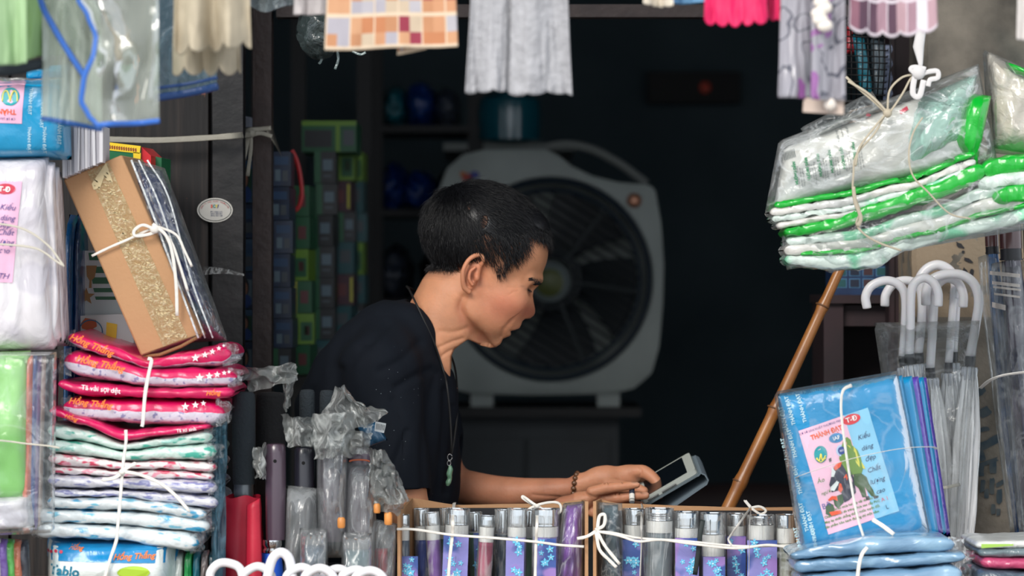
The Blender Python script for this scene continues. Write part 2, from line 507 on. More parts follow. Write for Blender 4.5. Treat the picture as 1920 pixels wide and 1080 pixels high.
def field_mesh(name, v, t, q):
    """v in field units"""
    me = bpy.data.meshes.new(name)
    w = U2W(v)
    n3, n4 = len(t), len(q)
    me.vertices.add(len(w)); me.vertices.foreach_set('co', w.astype(np.float32).ravel())
    loops = np.concatenate([t.ravel(), q.ravel()]).astype(np.int32) if n3 else q.ravel().astype(np.int32)
    me.loops.add(len(loops)); me.loops.foreach_set('vertex_index', loops)
    st = np.concatenate([np.arange(n3) * 3, n3 * 3 + np.arange(n4) * 4]).astype(np.int32)
    me.polygons.add(n3 + n4); me.polygons.foreach_set('loop_start', st)
    me.polygons.foreach_set('use_smooth', np.ones(n3 + n4, dtype=bool))
    me.update(calc_edges=True); me.validate()
    return me

# ---- head, neck, arms, hands, trunk
B = Field((560, -205, -1130), (1256, 205, -318), 1.75)
# skull and face
B.ell((906, 440, 0), (112, 92, 97), 2, (0, 20, 0))
B.ell((958, 480, 0), (66, 78, 80), 30, (0, 20, 0))
B.ell((925, 545, 0), (80, 74, 70), 30, (0, 25, 0))
B.cone((955, 560, 0), (938, 612, 0), 50, 38, 24)
B.cone((938, 600, 0), (924, 632, 0), 36, 21, 16)
for s in (-1, 1):
    B.cone((884, 548, 58 * s), (888, 586, 52 * s), 18, 17, 24)
    B.cone((888, 586, 52 * s), (924, 632, 15 * s), 18, 15, 22)
    B.ell((928, 585, 40 * s), (36, 34, 22), 26)
    B.ell((952, 596, 22 * s), (22, 26, 16), 20)
    B.ell((955, 560, 50 * s), (26, 17, 17), 30, (0, 30, 0))
    B.ell((982, 562, 22 * s), (11, 14, 14), 14)
    B.cone((1006, 527, 10 * s), (990, 524, 44 * s), 12, 11, 12)
    B.ell((1002, 546, 33 * s), (16, 11, 17), 12, mode='s')
# neck
B.cone((852, 560, 0), (790, 690, 0), 70, 76, 22)
B.cone((905, 600, 0), (838, 700, 0), 26, 24, 20)
for s in (-1, 1):
    B.cone((868, 560, 60 * s), (838, 692, 18 * s), 13, 10, 10)
    B.cone((838, 702, 14 * s), (750, 690, 120 * s), 14, 14, 18)
# outline of the profile, smoothly intersected
prof = [(1090, 300), (1046, 430), (1033, 452), (1032, 474), (1030, 492), (1026, 508), (1021, 520), (1017, 530), (1007, 538), (1000, 545), (999, 555), (1000.5, 566), (1003, 578), (1003.5, 585),
        (1001, 592), (994, 597), (984, 598), (979, 602), (977.5, 608), (974, 615), (967, 618.5), (957, 620), (958, 624), (957.5, 629), (950, 632), (943.5, 635), (941, 640), (938, 645), (930, 650.5), (918, 652),
        (905, 649), (893, 643), (878, 636), (863, 646), (852, 655), (846, 668), (845, 720), (700, 720), (700, 300)]
nose = Field((930, -60, -640), (1030, 60, -500), 1.75)
B.ell((1002, 592, 0), (1, 1, 1), 1)
B.cone((999, 540, 0), (986, 576, 0), 10, 16, 10)
B.ell((985, 582, 0), (19, 16, 15), 6)
for s in (-1, 1):
    B.ell((975, 588, 14.5 * s), (12, 9, 8.5), 4, (0, -15, 0))
    B.ell((985, 598, 8 * s), (6, 3.4, 3.6), 2.5, (0, 12, 0), mode='s')
# lips
B.ell((962, 609, 0), (16, 14, 27), 12)
B.ell((951, 626, 0), (13, 10, 22), 8)
B.poly(prof, (842, -210, -720), (1100, 210, -318), 3.0)
for s in (-1, 1):
    # eye: ball, lids, lid crease
    B.ell((979, 545, 33 * s), (15.5, 13, 15), 3)
    B.chain([(998, 547, 24 * s), (995, 546, 33 * s), (987, 541.5, 44 * s), (978, 536.5, 51 * s)], [1.6, 2.2, 1.8, 0.8], 1.5, 's')
    B.chain([(1000, 539, 22 * s), (995, 536, 34 * s), (985, 531, 44 * s), (975, 528, 52 * s)], [1.0, 1.3, 1.2, 0.8], 3, 's')
    # temple, cheek hollow, jaw line
    # ear
    q = 92 * s
    B.ell((886, 514, 80 * s), (15, 31, 9), 8, (0, 16, 8 * s))
    B.chain([(900, 501, q - 9 * s), (907, 489, q - 2 * s), (902, 479.5, q), (890, 481, q + 4 * s), (878, 491, q + 7 * s), (870, 508, q + 8 * s), (869, 524, q + 6 * s), (872, 539, q), (879, 547, q - 4 * s)],
            [3.6, 4.2, 4.4, 4.4, 4.2, 4.2, 4.4, 5.4, 6], 4)
    B.ell((886, 516, q + 2 * s), (8.5, 17, 9), 4, (0, 18, 0), mode='s')
    B.chain([(895, 490, q + 3 * s), (885, 494, q + 4 * s), (878, 508, q + 4 * s), (878, 527, q)], [2.2, 2.8, 2.8, 2.4], 3, 's')
    B.ell((895, 521, q - 5 * s), (5, 7, 6), 6)
    B.chain([(892, 502, q), (883, 510, q + 1 * s), (881, 524, q), (887, 534, q - 3 * s)], [2.6, 3.0, 3.0, 3.0], 3)
# neck creases
# trunk (under the shirt)
B.ell((720, 740, 0), (100, 120, 130), 30, (0, 25, 0))
B.ell((700, 900, 0), (110, 150, 120), 40)
for s in (-1, 1): B.ell((735, 680, 120 * s), (48, 45, 45), 30)
# near arm
B.chain([(735, 680, -135), (752, 800, -150), (768, 950, -148)], [50, 44, 39], 12)
B.chain([(768, 950, -148), (800, 1000, -146), (930, 985, -108), (1060, 948, -66)], [39, 37, 33, 20], 14)
# far arm
B.chain([(735, 680, 135), (800, 800, 150), (836, 910, 128)], [48, 44, 36], 12)
B.chain([(836, 910, 128), (880, 922, 112), (960, 929, 80), (1065, 918, 40), (1092, 912, 34)], [34, 33, 30, 19, 17.5], 14)
# near hand: the wrist, the palm, four fingers, the thumb
def finger(pts, rs, k=3, kn=None):
    B.chain(pts, rs, k)
B.chain([(1060, 946, -66), (1092, 934, -72)], [19, 17], 8)
for (x, y, d) in ((1112, 923, -84), (1118, 930, -68), (1118, 938, -52), (1112, 944, -38)):
    B.cone((1085, 936, -66 if d < -60 else -56), (x, y, d), 13.5, 10.5, 9)
finger([(1108, 917, -86), (1136, 910, -92), (1164, 906.5, -94), (1190, 903.5, -93)], [11, 10.2, 8.6, 6.6], 3)
B.ell((1135, 909, -93), (11, 9.6, 9), 4)
finger([(1114, 930, -72), (1154, 929, -80), (1184, 925, -82), (1207, 924, -80)], [10.5, 9.8, 8.8, 7.4], 3)
B.ell((1154, 928, -81), (11, 9.8, 9.4), 4)
finger([(1114, 940, -54), (1150, 943, -60), (1178, 942, -60), (1198, 943, -58)], [10, 9.4, 8.4, 6.8], 3)
finger([(1108, 946, -38), (1138, 951, -42), (1160, 951, -42), (1176, 953, -40)], [9, 8.2, 7.4, 6.2], 3)
finger([(1085, 945, -50), (1120, 958, -72), (1150, 958, -84), (1172, 954, -90)], [11, 10.5, 9, 7.4], 4)
# nails and knuckle creases
B.ell((1188, 898.5, -95.5), (8.5, 1.8, 6), 1.5, (0, 6, 0), mode='s')
B.ell((1205, 919, -84), (8.0, 1.8, 6), 1.5, (12, 0, 0), mode='s')
for (x, y, d) in ((1131, 900, -95), (1138, 900, -95), (1164, 898, -96), (1151, 920, -86), (1158, 920, -86), (1184, 916, -86)):
    B.ell((x, y, d), (0.9, 4, 6), 1.8, mode='s')
# far hand: palm on edge, fingers behind the tablet, thumb in front
B.chain([(1088, 908, 34), (1112, 903, 32), (1140, 900, 28)], [18, 19, 21], 10)
B.ell((1148, 896, 30), (44, 20, 17), 12, (0, 8, 0))
B.ell((1178, 892, 30), (27, 19, 15), 8)
finger([(1186, 886, 26), (1208, 886, 18), (1227, 899, 6), (1236, 914, -2), (1236, 928, -8)], [13, 12.5, 10.5, 9.4, 7.6], 4)
finger([(1180, 898, 44), (1206, 897, 46), (1224, 908, 40), (1232, 922, 32)], [12, 11, 10, 8], 4)
finger([(1172, 906, 56), (1200, 908, 62), (1220, 919, 56), (1226, 934, 48)], [11, 10.5, 9.6, 8], 4)
finger([(1162, 912, 66), (1190, 918, 74), (1208, 928, 70), (1214, 942, 62)], [10, 9.4, 8.6, 7], 4)
finger([(1140, 908, 14), (1170, 913, -6), (1192, 915, -22), (1206, 919, -28)], [14, 12, 10.5, 8.4], 5)
print('body field', B.a.shape)
bv, bt, bq = B.mesh()
def vnormals(v, q, t):
    f = np.concatenate([q, np.concatenate([t, t[:, 2:]], 1)]) if len(t) else q
    n = np.cross(v[f[:, 2]] - v[f[:, 0]], v[f[:, 3]] - v[f[:, 1]]); out = np.zeros_like(v)
    for k in range(4): np.add.at(out, f[:, k], n)
    out = out / (np.linalg.norm(out, axis=1)[:, None] + 1e-9)
    return out
def crease(v, n, pts, w, depth, side=False, lim=None):
    """press a soft valley into a surface along a curve of (px, py, depth); side=True ignores the depth between lim[0]<|d|<lim[1]"""
    c = np.array([(p.x, p.y, p.z) for p in catmull([(a[0], a[1], a[2] if len(a) > 2 else 0) for a in pts], 30)])
    x, py, yd = v[:, 0], -v[:, 2], v[:, 1]
    m = (x > c[:, 0].min() - 3 * w) & (x < c[:, 0].max() + 3 * w) & (py > c[:, 1].min() - 3 * w) & (py < c[:, 1].max() + 3 * w)
    if side: m &= (np.abs(yd) > lim[0]) & (np.abs(yd) < lim[1])
    ix = np.nonzero(m)[0]
    if len(ix) == 0: return
    d2 = np.full(len(ix), 1e9)
    for a in c:
        e = (x[ix] - a[0]) ** 2 + (py[ix] - a[1]) ** 2
        if not side: e = e + (yd[ix] - a[2]) ** 2
        d2 = np.minimum(d2, e)
    v[ix] -= n[ix] * (depth * np.exp(-d2 / (w * w)))[:, None]
bn = vnormals(bv, bq, bt)
bv0 = bv.copy()
for args in (([(976, 619), (966, 620.5), (957, 619), (950, 617.5)], 2.0, 4.5, True, (0, 36)),
             ([(973, 580), (966, 592), (955, 606), (945, 617), (941, 630)], 4.0, 1.6, True, (20, 60)),
             ([(967, 590), (970, 580), (979, 576), (986, 578)], 2.2, 1.6, True, (8, 30)),
             ([(968, 594), (975, 597), (984, 596)], 2.0, 1.5, True, (12, 30)),
             ([(980, 560), (970, 560), (962, 557)], 4.5, 0.6, True, (15, 60)),
             ([(972, 545), (962, 548), (954, 553)], 2.0, 0.9, True, (30, 90)),
             ([(972, 541), (962, 539), (952, 539)], 2.0, 0.9, True, (30, 90)),
             ([(944, 636), (950, 628), (956, 629)], 3.0, 1.2, True, (0, 30)),
             ([(916, 652), (902, 634), (884, 614), (869, 594), (863, 576), (869, 558)], 8.5, 8.0, True, (20, 100)),
             ([(975, 490), (968, 505), (966, 520)], 12.0, 3.5, True, (60, 110)),
             ([(868, 634), (848, 640), (820, 652)], 3.5, 1.8, True, (5, 100)),
             ([(856, 652), (836, 662), (812, 684)], 3.5, 1.8, True, (5, 100)),
             ([(876, 615), (850, 622), (826, 620)], 5, 1.8, True, (30, 100)),
             ([(1050, 934, -60), (1020, 932, -70), (1000, 930, -60)], 3.0, 1.5, True, (20, 120)),
             ([(1092, 918), (1110, 926), (1128, 930)], 4, 1.6, True, (60, 110)),
             ([(1200, 876), (1203, 886), (1200, 893)], 2.2, 1.4, True, (0, 60))):
    crease(bv, bn, *args)
person = thing('person', (P(735, 1080, 0).x, 0, 0.62), 'seated man in a black T-shirt looking down at a tablet, seen from the side', 'person')

# colours that belong to the skin itself: lips, brow, nails, ruddy cheek, shaven hair by the temple; plus shade painted into creases and hollows
m_skin = bpy.data.materials.new('skin'); m_skin.use_nodes = True
nt = m_skin.node_tree; N = nt.nodes; L = nt.links; pb = N['Principled BSDF']
at = N.new('ShaderNodeAttribute'); at.attribute_name = 'tone'
tc = N.new('ShaderNodeTexCoord')
n1 = N.new('ShaderNodeTexNoise'); n1.inputs['Scale'].default_value = 28; n1.inputs['Detail'].default_value = 6; L.new(tc.outputs['Object'], n1.inputs['Vector'])
mr = N.new('ShaderNodeMapRange'); mr.inputs[3].default_value = 0.86; mr.inputs[4].default_value = 1.14; mr.inputs[1].default_value = 0.3; mr.inputs[2].default_value = 0.7
L.new(n1.outputs['Fac'], mr.inputs[0])
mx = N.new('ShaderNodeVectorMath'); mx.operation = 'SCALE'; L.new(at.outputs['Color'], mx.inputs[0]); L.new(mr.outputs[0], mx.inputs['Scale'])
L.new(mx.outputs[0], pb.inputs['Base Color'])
pb.inputs['Roughness'].default_value = 0.5; pb.inputs['Specular IOR Level'].default_value = 0.35
pb.inputs['Subsurface Weight'].default_value = 0.25; pb.inputs['Subsurface Radius'].default_value = (1.0, 0.35, 0.2); pb.inputs['Subsurface Scale'].default_value = 0.004
n2 = N.new('ShaderNodeTexNoise'); n2.inputs['Scale'].default_value = 260; n2.inputs['Detail'].default_value = 4; L.new(tc.outputs['Object'], n2.inputs['Vector'])
bp = N.new('ShaderNodeBump'); bp.inputs['Strength'].default_value = 0.35; bp.inputs['Distance'].default_value = 0.0012
L.new(n2.outputs['Fac'], bp.inputs['Height']); L.new(bp.outputs[0], pb.inputs['Normal'])

me = field_mesh('person_body', bv, bt, bq)
X, Yd, PY = bv[:, 0], bv[:, 1], -bv[:, 2]
base = np.array(srgb(196, 138, 104)[:3]); tone = np.repeat(base[None, :], len(bv), 0)
def paint(w, col, amt):
    global tone
    w = np.clip(w * amt, 0, 1)[:, None]; tone = tone * (1 - w) + np.array(srgb(*col)[:3]) * w
def g(cx, cy, r, ry=None, yd=None, ryd=20):
    d = ((X - cx) / r) ** 2 + ((PY - cy) / (ry or r)) ** 2
    if yd is not None: d = d + ((np.abs(Yd) - yd) / ryd) ** 2
    return np.exp(-d)
hm = (X > 740) & (PY < 720)
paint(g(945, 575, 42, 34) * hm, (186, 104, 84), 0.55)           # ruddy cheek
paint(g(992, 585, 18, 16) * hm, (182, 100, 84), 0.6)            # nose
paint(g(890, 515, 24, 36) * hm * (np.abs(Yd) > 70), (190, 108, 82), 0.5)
lip = g(967, 615, 9, 5, 0, 26) + g(956, 625, 9, 5, 0, 24)
paint(lip * hm, (160, 88, 78), 0.7)
paint(g(960, 618.5, 9, 1.3, 0, 30) * hm, (80, 40, 36), 0.6)
paint((g(993, 547, 5.5, 4.2, 34, 14) + g(986, 542.5, 6, 3, 43, 14) + 0.8 * g(978, 537, 6, 2.2, 48, 14)) * hm, (40, 26, 24), 0.9)     # lash line
paint(g(1007, 528, 11, 5, 28, 26) * hm, (70, 48, 42), 0.6)
paint(g(984, 594, 3.4, 2.0, 9, 8) * hm, (60, 26, 24), 0.8)  # nostril, dark with painted-in shade
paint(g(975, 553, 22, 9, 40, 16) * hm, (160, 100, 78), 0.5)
paint(g(888, 520, 3.5, 7) * (np.abs(Yd) < 92) * (np.abs(Yd) > 60) * hm, (96, 50, 38), 0.7)   # ear hollow, its shade painted in
paint(g(915, 638, 30, 12) * hm, (150, 110, 92), 0.35)  # shaven chin
for (cx, cy) in ((864, 575), (869, 596), (884, 615), (902, 633)): paint(g(cx, cy, 9, 12) * hm * (np.abs(Yd) > 20), (168, 92, 76), 0.35)           # reddish skin that also paints in the shade behind the jaw
paint(((X > 1020) & (PY > 860)) * 1.0, (186, 128, 100), 0.5)
paint(((X > 840) & (X <= 1075) & (PY > 860)) * 1.0, (168, 112, 88), 0.7)
for (cx, cy, cd) in ((1189, 899, -95), (1206, 919, -84)):
    paint(np.exp(-(((X - cx) / 8) ** 2 + ((PY - cy) / 4) ** 2 + ((Yd - cd) / 7) ** 2)), (214, 166, 142), 0.9)
# scalp under the hair: dark root shadowing of shaven hair
def in_poly(px, py, poly):
    ins = np.zeros(px.shape, bool)
    for i in range(len(poly)):
        a, b = poly[i], poly[(i + 1) % len(poly)]
        c = ((a[1] > py) != (b[1] > py)) & (px < (b[0] - a[0]) * (py - a[1]) / (b[1] - a[1] + 1e-12) + a[0]); ins ^= c
    return ins
HAIR = [(1042, 462), (1030, 459), (1012, 450), (990, 444), (982, 456), (976, 472), (964, 488), (952, 500), (944, 515), (935, 519), (926, 506), (916, 486), (904, 472), (888, 472), (872, 482), (862, 492), (854, 508), (843, 520), (822, 518), (806, 516), (782, 517),
        (770, 440), (790, 360), (850, 300), (1000, 310), (1060, 400)]
hair_m = in_poly(X, PY, HAIR) & hm
soft = sum(in_poly(X + 7 * math.cos(k * 0.7) * (1 + (k % 3)) / 2, PY + 7 * math.sin(k * 0.7) * (1 + (k % 3)) / 2, HAIR).astype(float) for k in range(9)) / 9 * hm
paint(soft * 1.0, (70, 54, 52), 0.55)
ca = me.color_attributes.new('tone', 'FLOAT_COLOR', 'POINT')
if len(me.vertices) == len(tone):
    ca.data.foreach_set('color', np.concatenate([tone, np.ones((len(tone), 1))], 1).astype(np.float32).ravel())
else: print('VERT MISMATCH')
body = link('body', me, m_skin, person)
# normals for the hair
vn = bn

# ---- hair: a thin cap over the scalp and several thousand strands
m_hair = mat('black_hair', (14, 15, 19), 0.42, spec=0.45)
PATCH = [(908, 418, 8, 16), (880, 390, 5, 12), (905, 455, 9, 14), (930, 482, 16, 30)]
def thin(px, py):
    return sum(np.exp(-(((px - a) / c) ** 2 + ((py - b) / d) ** 2)) for a, b, c, d in PATCH)
rng = np.random.RandomState(4)
core = in_poly(X, PY, [(1036, 452), (1022, 446), (1000, 438), (985, 440), (968, 470), (950, 486), (925, 470), (905, 462), (885, 464), (862, 482), (845, 504), (795, 506), (775, 440), (795, 360), (850, 300), (1000, 310), (1060, 400)]) & hm
# cap
CAP = Field((770, -115, -530), (1060, 115, -310), 2.4)
CAP.ell((906, 438, 0), (114.5, 96, 100.5), 2, (0, 20, 0))
CAP.ell((958, 462, 0), (65, 68, 80), 30, (0, 20, 0))
CAP.ell((996, 424, 0), (36, 28, 58), 20, (0, 30, 0))
XX = CAP.ax[0][:, None, None]; YY = CAP.ax[1][None, :, None]; ZZ = CAP.ax[2][None, None, :]
CAP.a = (CAP.a + 1.3 * np.sin(XX * 0.07 + ZZ * 0.05) * np.sin(YY * 0.05 + ZZ * 0.03)).astype(np.float32)
CAP.poly([(1036, 436), (1020, 438), (1000, 428), (982, 430), (966, 452), (950, 462), (930, 448), (912, 440), (898, 450), (880, 458), (860, 474), (846, 494), (826, 500), (790, 494), (760, 440), (780, 350), (850, 300), (1000, 290), (1075, 400)],
         (760, -130, -540), (1080, 130, -300), 6)
for (a, b, c, d) in PATCH[:2]:
    CAP.ell((a, b, -98), (c * 0.8, d * 0.8, 26), 1.5, (0, 15, 0), mode='s')
cv, ct, cq = CAP.mesh()
cap_n = vnormals(cv, cq, ct)
hm_me = field_mesh('hair', cv, ct, cq)
hair = link('hair', hm_me, m_hair, person)
def strands(name, n, src_v, src_n, mask, r0, len0, seed, lift=1.0, parent=None):
    rg = np.random.RandomState(seed); idx = np.nonzero(mask)[0]; idx = idx[rg.randint(0, len(idx), n)]
    vs = []; fs = []
    crown = np.array([850.0, 0.0, -375.0])
    for i in idx:
        p = src_v[i].copy() + rg.normal(0, 1.2, 3); nn = src_n[i].astype(float)
        nn = nn / (np.linalg.norm(nn) + 1e-9)
        away = p - crown; away[1] *= 0.6
        grav = np.array([0.0, 0.0, -1.0])
        d = away / (np.linalg.norm(away) + 1e-6) * 1.0 + grav * 0.55 + rg.normal(0, 0.16, 3)
        if p[0] > 900: d += np.array([0.65 if -p[2] < 430 else 0.15, 0, 0.1 if -p[2] < 430 else -0.8])
        if p[0] < 860: d += np.array([-0.15, 0, -0.4])
        d -= nn * (d @ nn); d /= (np.linalg.norm(d) + 1e-9)
        Ln = len0 * rg.uniform(0.6, 1.3); k = 5
        if p[0] > 985: Ln *= 0.55
        if -p[2] > 462: Ln *= max(0.35, 1 - (-p[2] - 462) / 60)
        side = np.cross(d, nn)
        cur = rg.normal(0, 0.2); o = len(vs); hi = lift * rg.uniform(5.5, 11.0); drop = rg.uniform(0, 3) if rg.rand() > 0.04 else -rg.uniform(3, 9)
        for j in range(k + 1):
            t = j / k
            q = p + d * Ln * t + nn * (hi * math.sin(min(t * 2.4, PI / 2)) - 0.4 - drop * t * t) + side * cur * Ln * t * t - nn * (Ln * Ln * t * t) / 215.0
            r = r0 * (1 - 0.85 * t)
            for a in range(3):
                an = 2 * PI * a / 3
                vs.append(q + side * (r * math.cos(an)) + nn * (r * math.sin(an)))
        for j in range(k):
            for a in range(3):
                fs.append((o + j * 3 + a, o + j * 3 + (a + 1) % 3, o + j * 3 + 3 + (a + 1) % 3, o + j * 3 + 3 + a))
    w = U2W(np.array(vs))
    me2 = bpy.data.meshes.new(name); me2.from_pydata([tuple(x) for x in w], [], fs)
    me2.polygons.foreach_set('use_smooth', [True] * len(fs))
    o_ = link(name, me2, m_hair, parent); return o_
capX, capY = cv[:, 0], -cv[:, 2]
dense = rng.rand(len(X)) > np.clip(thin(X, PY) * 1.15, 0, 0.93)
upper = hair_m & ((np.abs(Yd) < 78) | dense)
s1 = strands('hair_strands', 17000, bv, vn, upper & dense & ~((X < 850) & (PY > 506)) & ~((X < 802) & (PY > 490)), 0.66, 36, 3, 1.0, hair)
s1['kind'] = 'stuff'
tm = hair_m & (thin(X, PY) > 0.25) & (np.abs(Yd) > 50)
s2 = strands('temple_hair', 260, bv, vn, tm & (PY > 440), 0.5, 22, 5, 0.4, hair); s2['kind'] = 'stuff'
# eyebrows
eb = []
mbw = MB()
rg = np.random.RandomState(9)
for s in (-1, 1):
    for i in range(230):
        t = rg.rand(); t = t ** 1.4; x0 = 1015 - 24 * t; y0 = 530 - 8 * t + rg.normal(0, 2.0) * (1 - 0.6 * t); d0 = (12 + 40 * t) * s
        # sit on the skin: nearest vertex of the body in x / depth
        j = np.argmin((X - x0) ** 2 + (PY - y0) ** 2 + (Yd - d0) ** 2)
        p = bv[j] - vn[j] * 0.5; q = p + np.array([-5.5, 3.0 * s, 0.5]) + rg.normal(0, 0.6, 3) + vn[j] * 1.6
        mbw.tube([Vector(U2W(p)), Vector(U2W((p + q) / 2 + vn[j] * 1.0)), Vector(U2W(q))], [0.0008, 0.0007, 0.0003], n=3, cap=False)
    for i in range(30):
        t = i / 29; x0 = 998 - 18 * t; d0 = (24 + 25 * t) * s
        p = np.array([x0, d0, -(546 - 8.5 * t)])
        j = np.argmin(((bv - p) ** 2).sum(1)); p = bv[j]
        q = p + np.array([3.2, 1.5 * s, -3.4])
        mbw.tube([Vector(U2W(p)), Vector(U2W(q))], [0.0006, 0.0002], n=3, cap=False)
ebo = mbw.build('eyebrows', m_hair, person, smooth=True)

# ---- T-shirt
T = Field((548, -215, -1130), (905, 215, -530), 2.6)
T.chain([(716, 690, -140), (742, 800, -156), (750, 905, -152)], [68, 62, 60], 20)
T.chain([(725, 700, 130), (800, 790, 150), (850, 885, 130)], [66, 62, 50], 20)
# sleeve ends: cut square and hollow
def cut(cx, cy, cd, hw, hh, hd, ang):
    R = math.radians(ang)
    def f(Xa, Ya, Za):
        x = Xa - cx; z = Za + cy; u = x * math.cos(R) + z * math.sin(R); w = -x * math.sin(R) + z * math.cos(R)
        return np.maximum(np.maximum(np.abs(u) - hw, np.abs(w) - hh), np.abs(Ya - cd) - hd)
    return f
T.op(cut(742, 985, -175, 88, 80, 78, -2), (640, -215, -1080), (840, -100, -895), 3, 's')
T.op(cut(862, 950, 150, 80, 76, 80, 10), (770, 70, -1040), (905, 215, -860), 3, 's')
T.cone((748, 925, -152), (746, 880, -153), 52, 50, 3, 's')
T.cone((856, 895, 130), (848, 862, 134), 42, 40, 3, 's')
T.ell((706, 735, 0), (128, 150, 158), 30, (0, 30, 0))
T.ell((752, 790, 0), (106, 150, 132), 40, (0, 8, 0))
T.ell((700, 930, 0), (140, 190, 150), 60)
T.cone((700, 640, 0), (650, 760, 0), 78, 92, 40)
for s in (-1, 1): T.cone((740, 640, 60 * s), (722, 690, 132 * s), 62, 62, 40)
T.ell((782, 620, 0), (52, 60, 92), 30, (0, 20, 0))       # collar mass round the neck
T.ell((822, 880, 30), (44, 90, 90), 30)                   # loose cloth hanging in front
T.poly([(620, 500), (760, 500), (868, 640), (868, 880), (866, 1140), (500, 1140), (520, 760), (558, 735), (590, 672), (640, 612), (700, 566), (740, 536)], (548, -215, -1130), (905, 215, -530), 18)
# neck opening: a tube round the neck axis above the neckline
T.cone((880, 470, 0), (818, 640, 0), 120, 62, 5, 's')
T.cone((818, 640, 0), (806, 684, 0), 60, 40, 6, 's')
T.ell((842, 660, 0), (30, 34, 42), 6, (0, 10, 0), mode='s')
XX = T.ax[0][:, None, None]; YY = T.ax[1][None, :, None]; ZZ = T.ax[2][None, None, :]
T.a += (1.6 * np.sin(XX * 0.05 + YY * 0.04 + 2 * np.sin(ZZ * 0.013)) * np.sin(ZZ * 0.021 + YY * 0.03) + 1.0 * np.sin(XX * 0.11 + ZZ * 0.03) * np.sin(YY * 0.06)).astype(np.float32)
tv, tt_, tq = T.mesh()
tn = vnormals(tv, tq, tt_)
for pts, w, dp in (([(822, 700), (808, 760), (800, 830), (802, 905)], 9, 5), ([(838, 730), (834, 820), (818, 930)], 8, 5), ([(700, 760), (692, 830), (704, 895)], 9, 4), ([(640, 690), (625, 770), (615, 850)], 12, 6),
                   ([(745, 745), (762, 810), (752, 880)], 9, 4), ([(812, 690), (785, 700), (752, 720)], 8, 5), ([(852, 760), (848, 850), (838, 920)], 7, 4), ([(690, 640), (662, 680), (640, 740)], 12, 5), ([(590, 730), (582, 800)], 10, 5),
                   ([(790, 640), (760, 670), (722, 690)], 9, 4), ([(730, 610), (700, 640)], 9, 4), ([(770, 800), (745, 860)], 7, 4)):
    crease(tv, tn, pts, w, dp, True, (30, 230))
m_shirt = bpy.data.materials.new('black_cotton'); m_shirt.use_nodes = True
nt = m_shirt.node_tree; N = nt.nodes; L = nt.links; pb = N['Principled BSDF']
tc = N.new('ShaderNodeTexCoord'); vo = N.new('ShaderNodeTexVoronoi'); vo.inputs['Scale'].default_value = 150; L.new(tc.outputs['Object'], vo.inputs['Vector'])
lt = N.new('ShaderNodeMath'); lt.operation = 'LESS_THAN'; lt.inputs[1].default_value = 0.075; L.new(vo.outputs['Distance'], lt.inputs[0])
nn = N.new('ShaderNodeTexNoise'); nn.inputs['Scale'].default_value = 9; L.new(tc.outputs['Object'], nn.inputs['Vector'])
gt = N.new('ShaderNodeMath'); gt.operation = 'GREATER_THAN'; gt.inputs[1].default_value = 0.6; L.new(nn.outputs['Fac'], gt.inputs[0])
mu = N.new('ShaderNodeMath'); mu.operation = 'MULTIPLY'; L.new(lt.outputs[0], mu.inputs[0]); L.new(gt.outputs[0], mu.inputs[1])
mc = N.new('ShaderNodeMix'); mc.data_type = 'RGBA'; L.new(mu.outputs[0], mc.inputs[0]); mc.inputs[6].default_value = srgb(12, 18, 27); mc.inputs[7].default_value = srgb(120, 130, 135)
L.new(mc.outputs[2], pb.inputs['Base Color']); pb.inputs['Roughness'].default_value = 0.85; pb.inputs['Specular IOR Level'].default_value = 0.2; pb.inputs['Sheen Weight'].default_value = 0.0
n3 = N.new('ShaderNodeTexNoise'); n3.inputs['Scale'].default_value = 22; L.new(tc.outputs['Object'], n3.inputs['Vector'])
bp = N.new('ShaderNodeBump'); bp.inputs['Strength'].default_value = 0.4; bp.inputs['Distance'].default_value = 0.006; L.new(n3.outputs['Fac'], bp.inputs['Height']); L.new(bp.outputs[0], pb.inputs['Normal'])
shirt = link('t_shirt', field_mesh('t_shirt', tv, tt_, tq), m_shirt, person, label='black T-shirt flecked with white lint')

# ---- trousers and legs on the stool, behind the counter
G = Field((560, -190, -2100), (1180, 190, -1040), 9)
G.ell((690, 1120, 0), (140, 110, 160), 20)
for s in (-1, 1):
    G.chain([(700, 1140, 80 * s), (1050, 1180, 100 * s)], [100, 78], 30)
    G.chain([(1050, 1180, 100 * s), (1010, 1560, 100 * s), (1000, 2060, 100 * s)], [78, 64, 50], 30)
gv, gt_, gq = G.mesh()
link('trousers', field_mesh('trousers', gv, gt_, gq), mat('dark_trousers', (30, 32, 38), 0.9), person)

# ---- necklace with jade pendant, bracelet of beads
def UW(px, py, yd): return Vector(U2W(np.array([px, yd, -py], float)))
m_cord = mat('black_cord', (10, 10, 12), 0.6)
mbc = MB()
near = [(768, 542, -40), (783, 570, -78), (800, 606, -90), (816, 642, -82), (832, 690, -72), (840, 720, -100), (846, 780, -96), (848, 830, -92), (846, 848, -84)]
far = [(768, 542, -40), (764, 538, 0), (790, 560, 74), (830, 640, 70), (852, 690, 40), (858, 760, -20), (853, 820, -60), (848, 848, -80)]
def on_skin(pts):
    out = []
    allv = np.concatenate([bv, tv]); 
    return pts
mbc.tube(catmull([UW(*p) for p in near], 8), 0.0016, n=6); mbc.tube(catmull([UW(*p) for p in far], 8), 0.0016, n=6)
neck = mbc.build('necklace_cord', m_cord, person, smooth=True)
mbr = MB()
for k, (cx, cy, rr) in enumerate(((845, 853, 4.2), (843.5, 864, 3.2))):
    c = UW(cx, cy, -86)
    mbr.tube([c + Vector((math.cos(a) * rr / KU, 0, math.sin(a) * rr * 1.4 / KU)) for a in [2 * PI * i / 14 for i in range(15)]], 0.0008, n=6)
mbr.build('clasp_ring', mat('tarnished_silver', (150, 150, 150), 0.3, 1.0), neck, smooth=True)
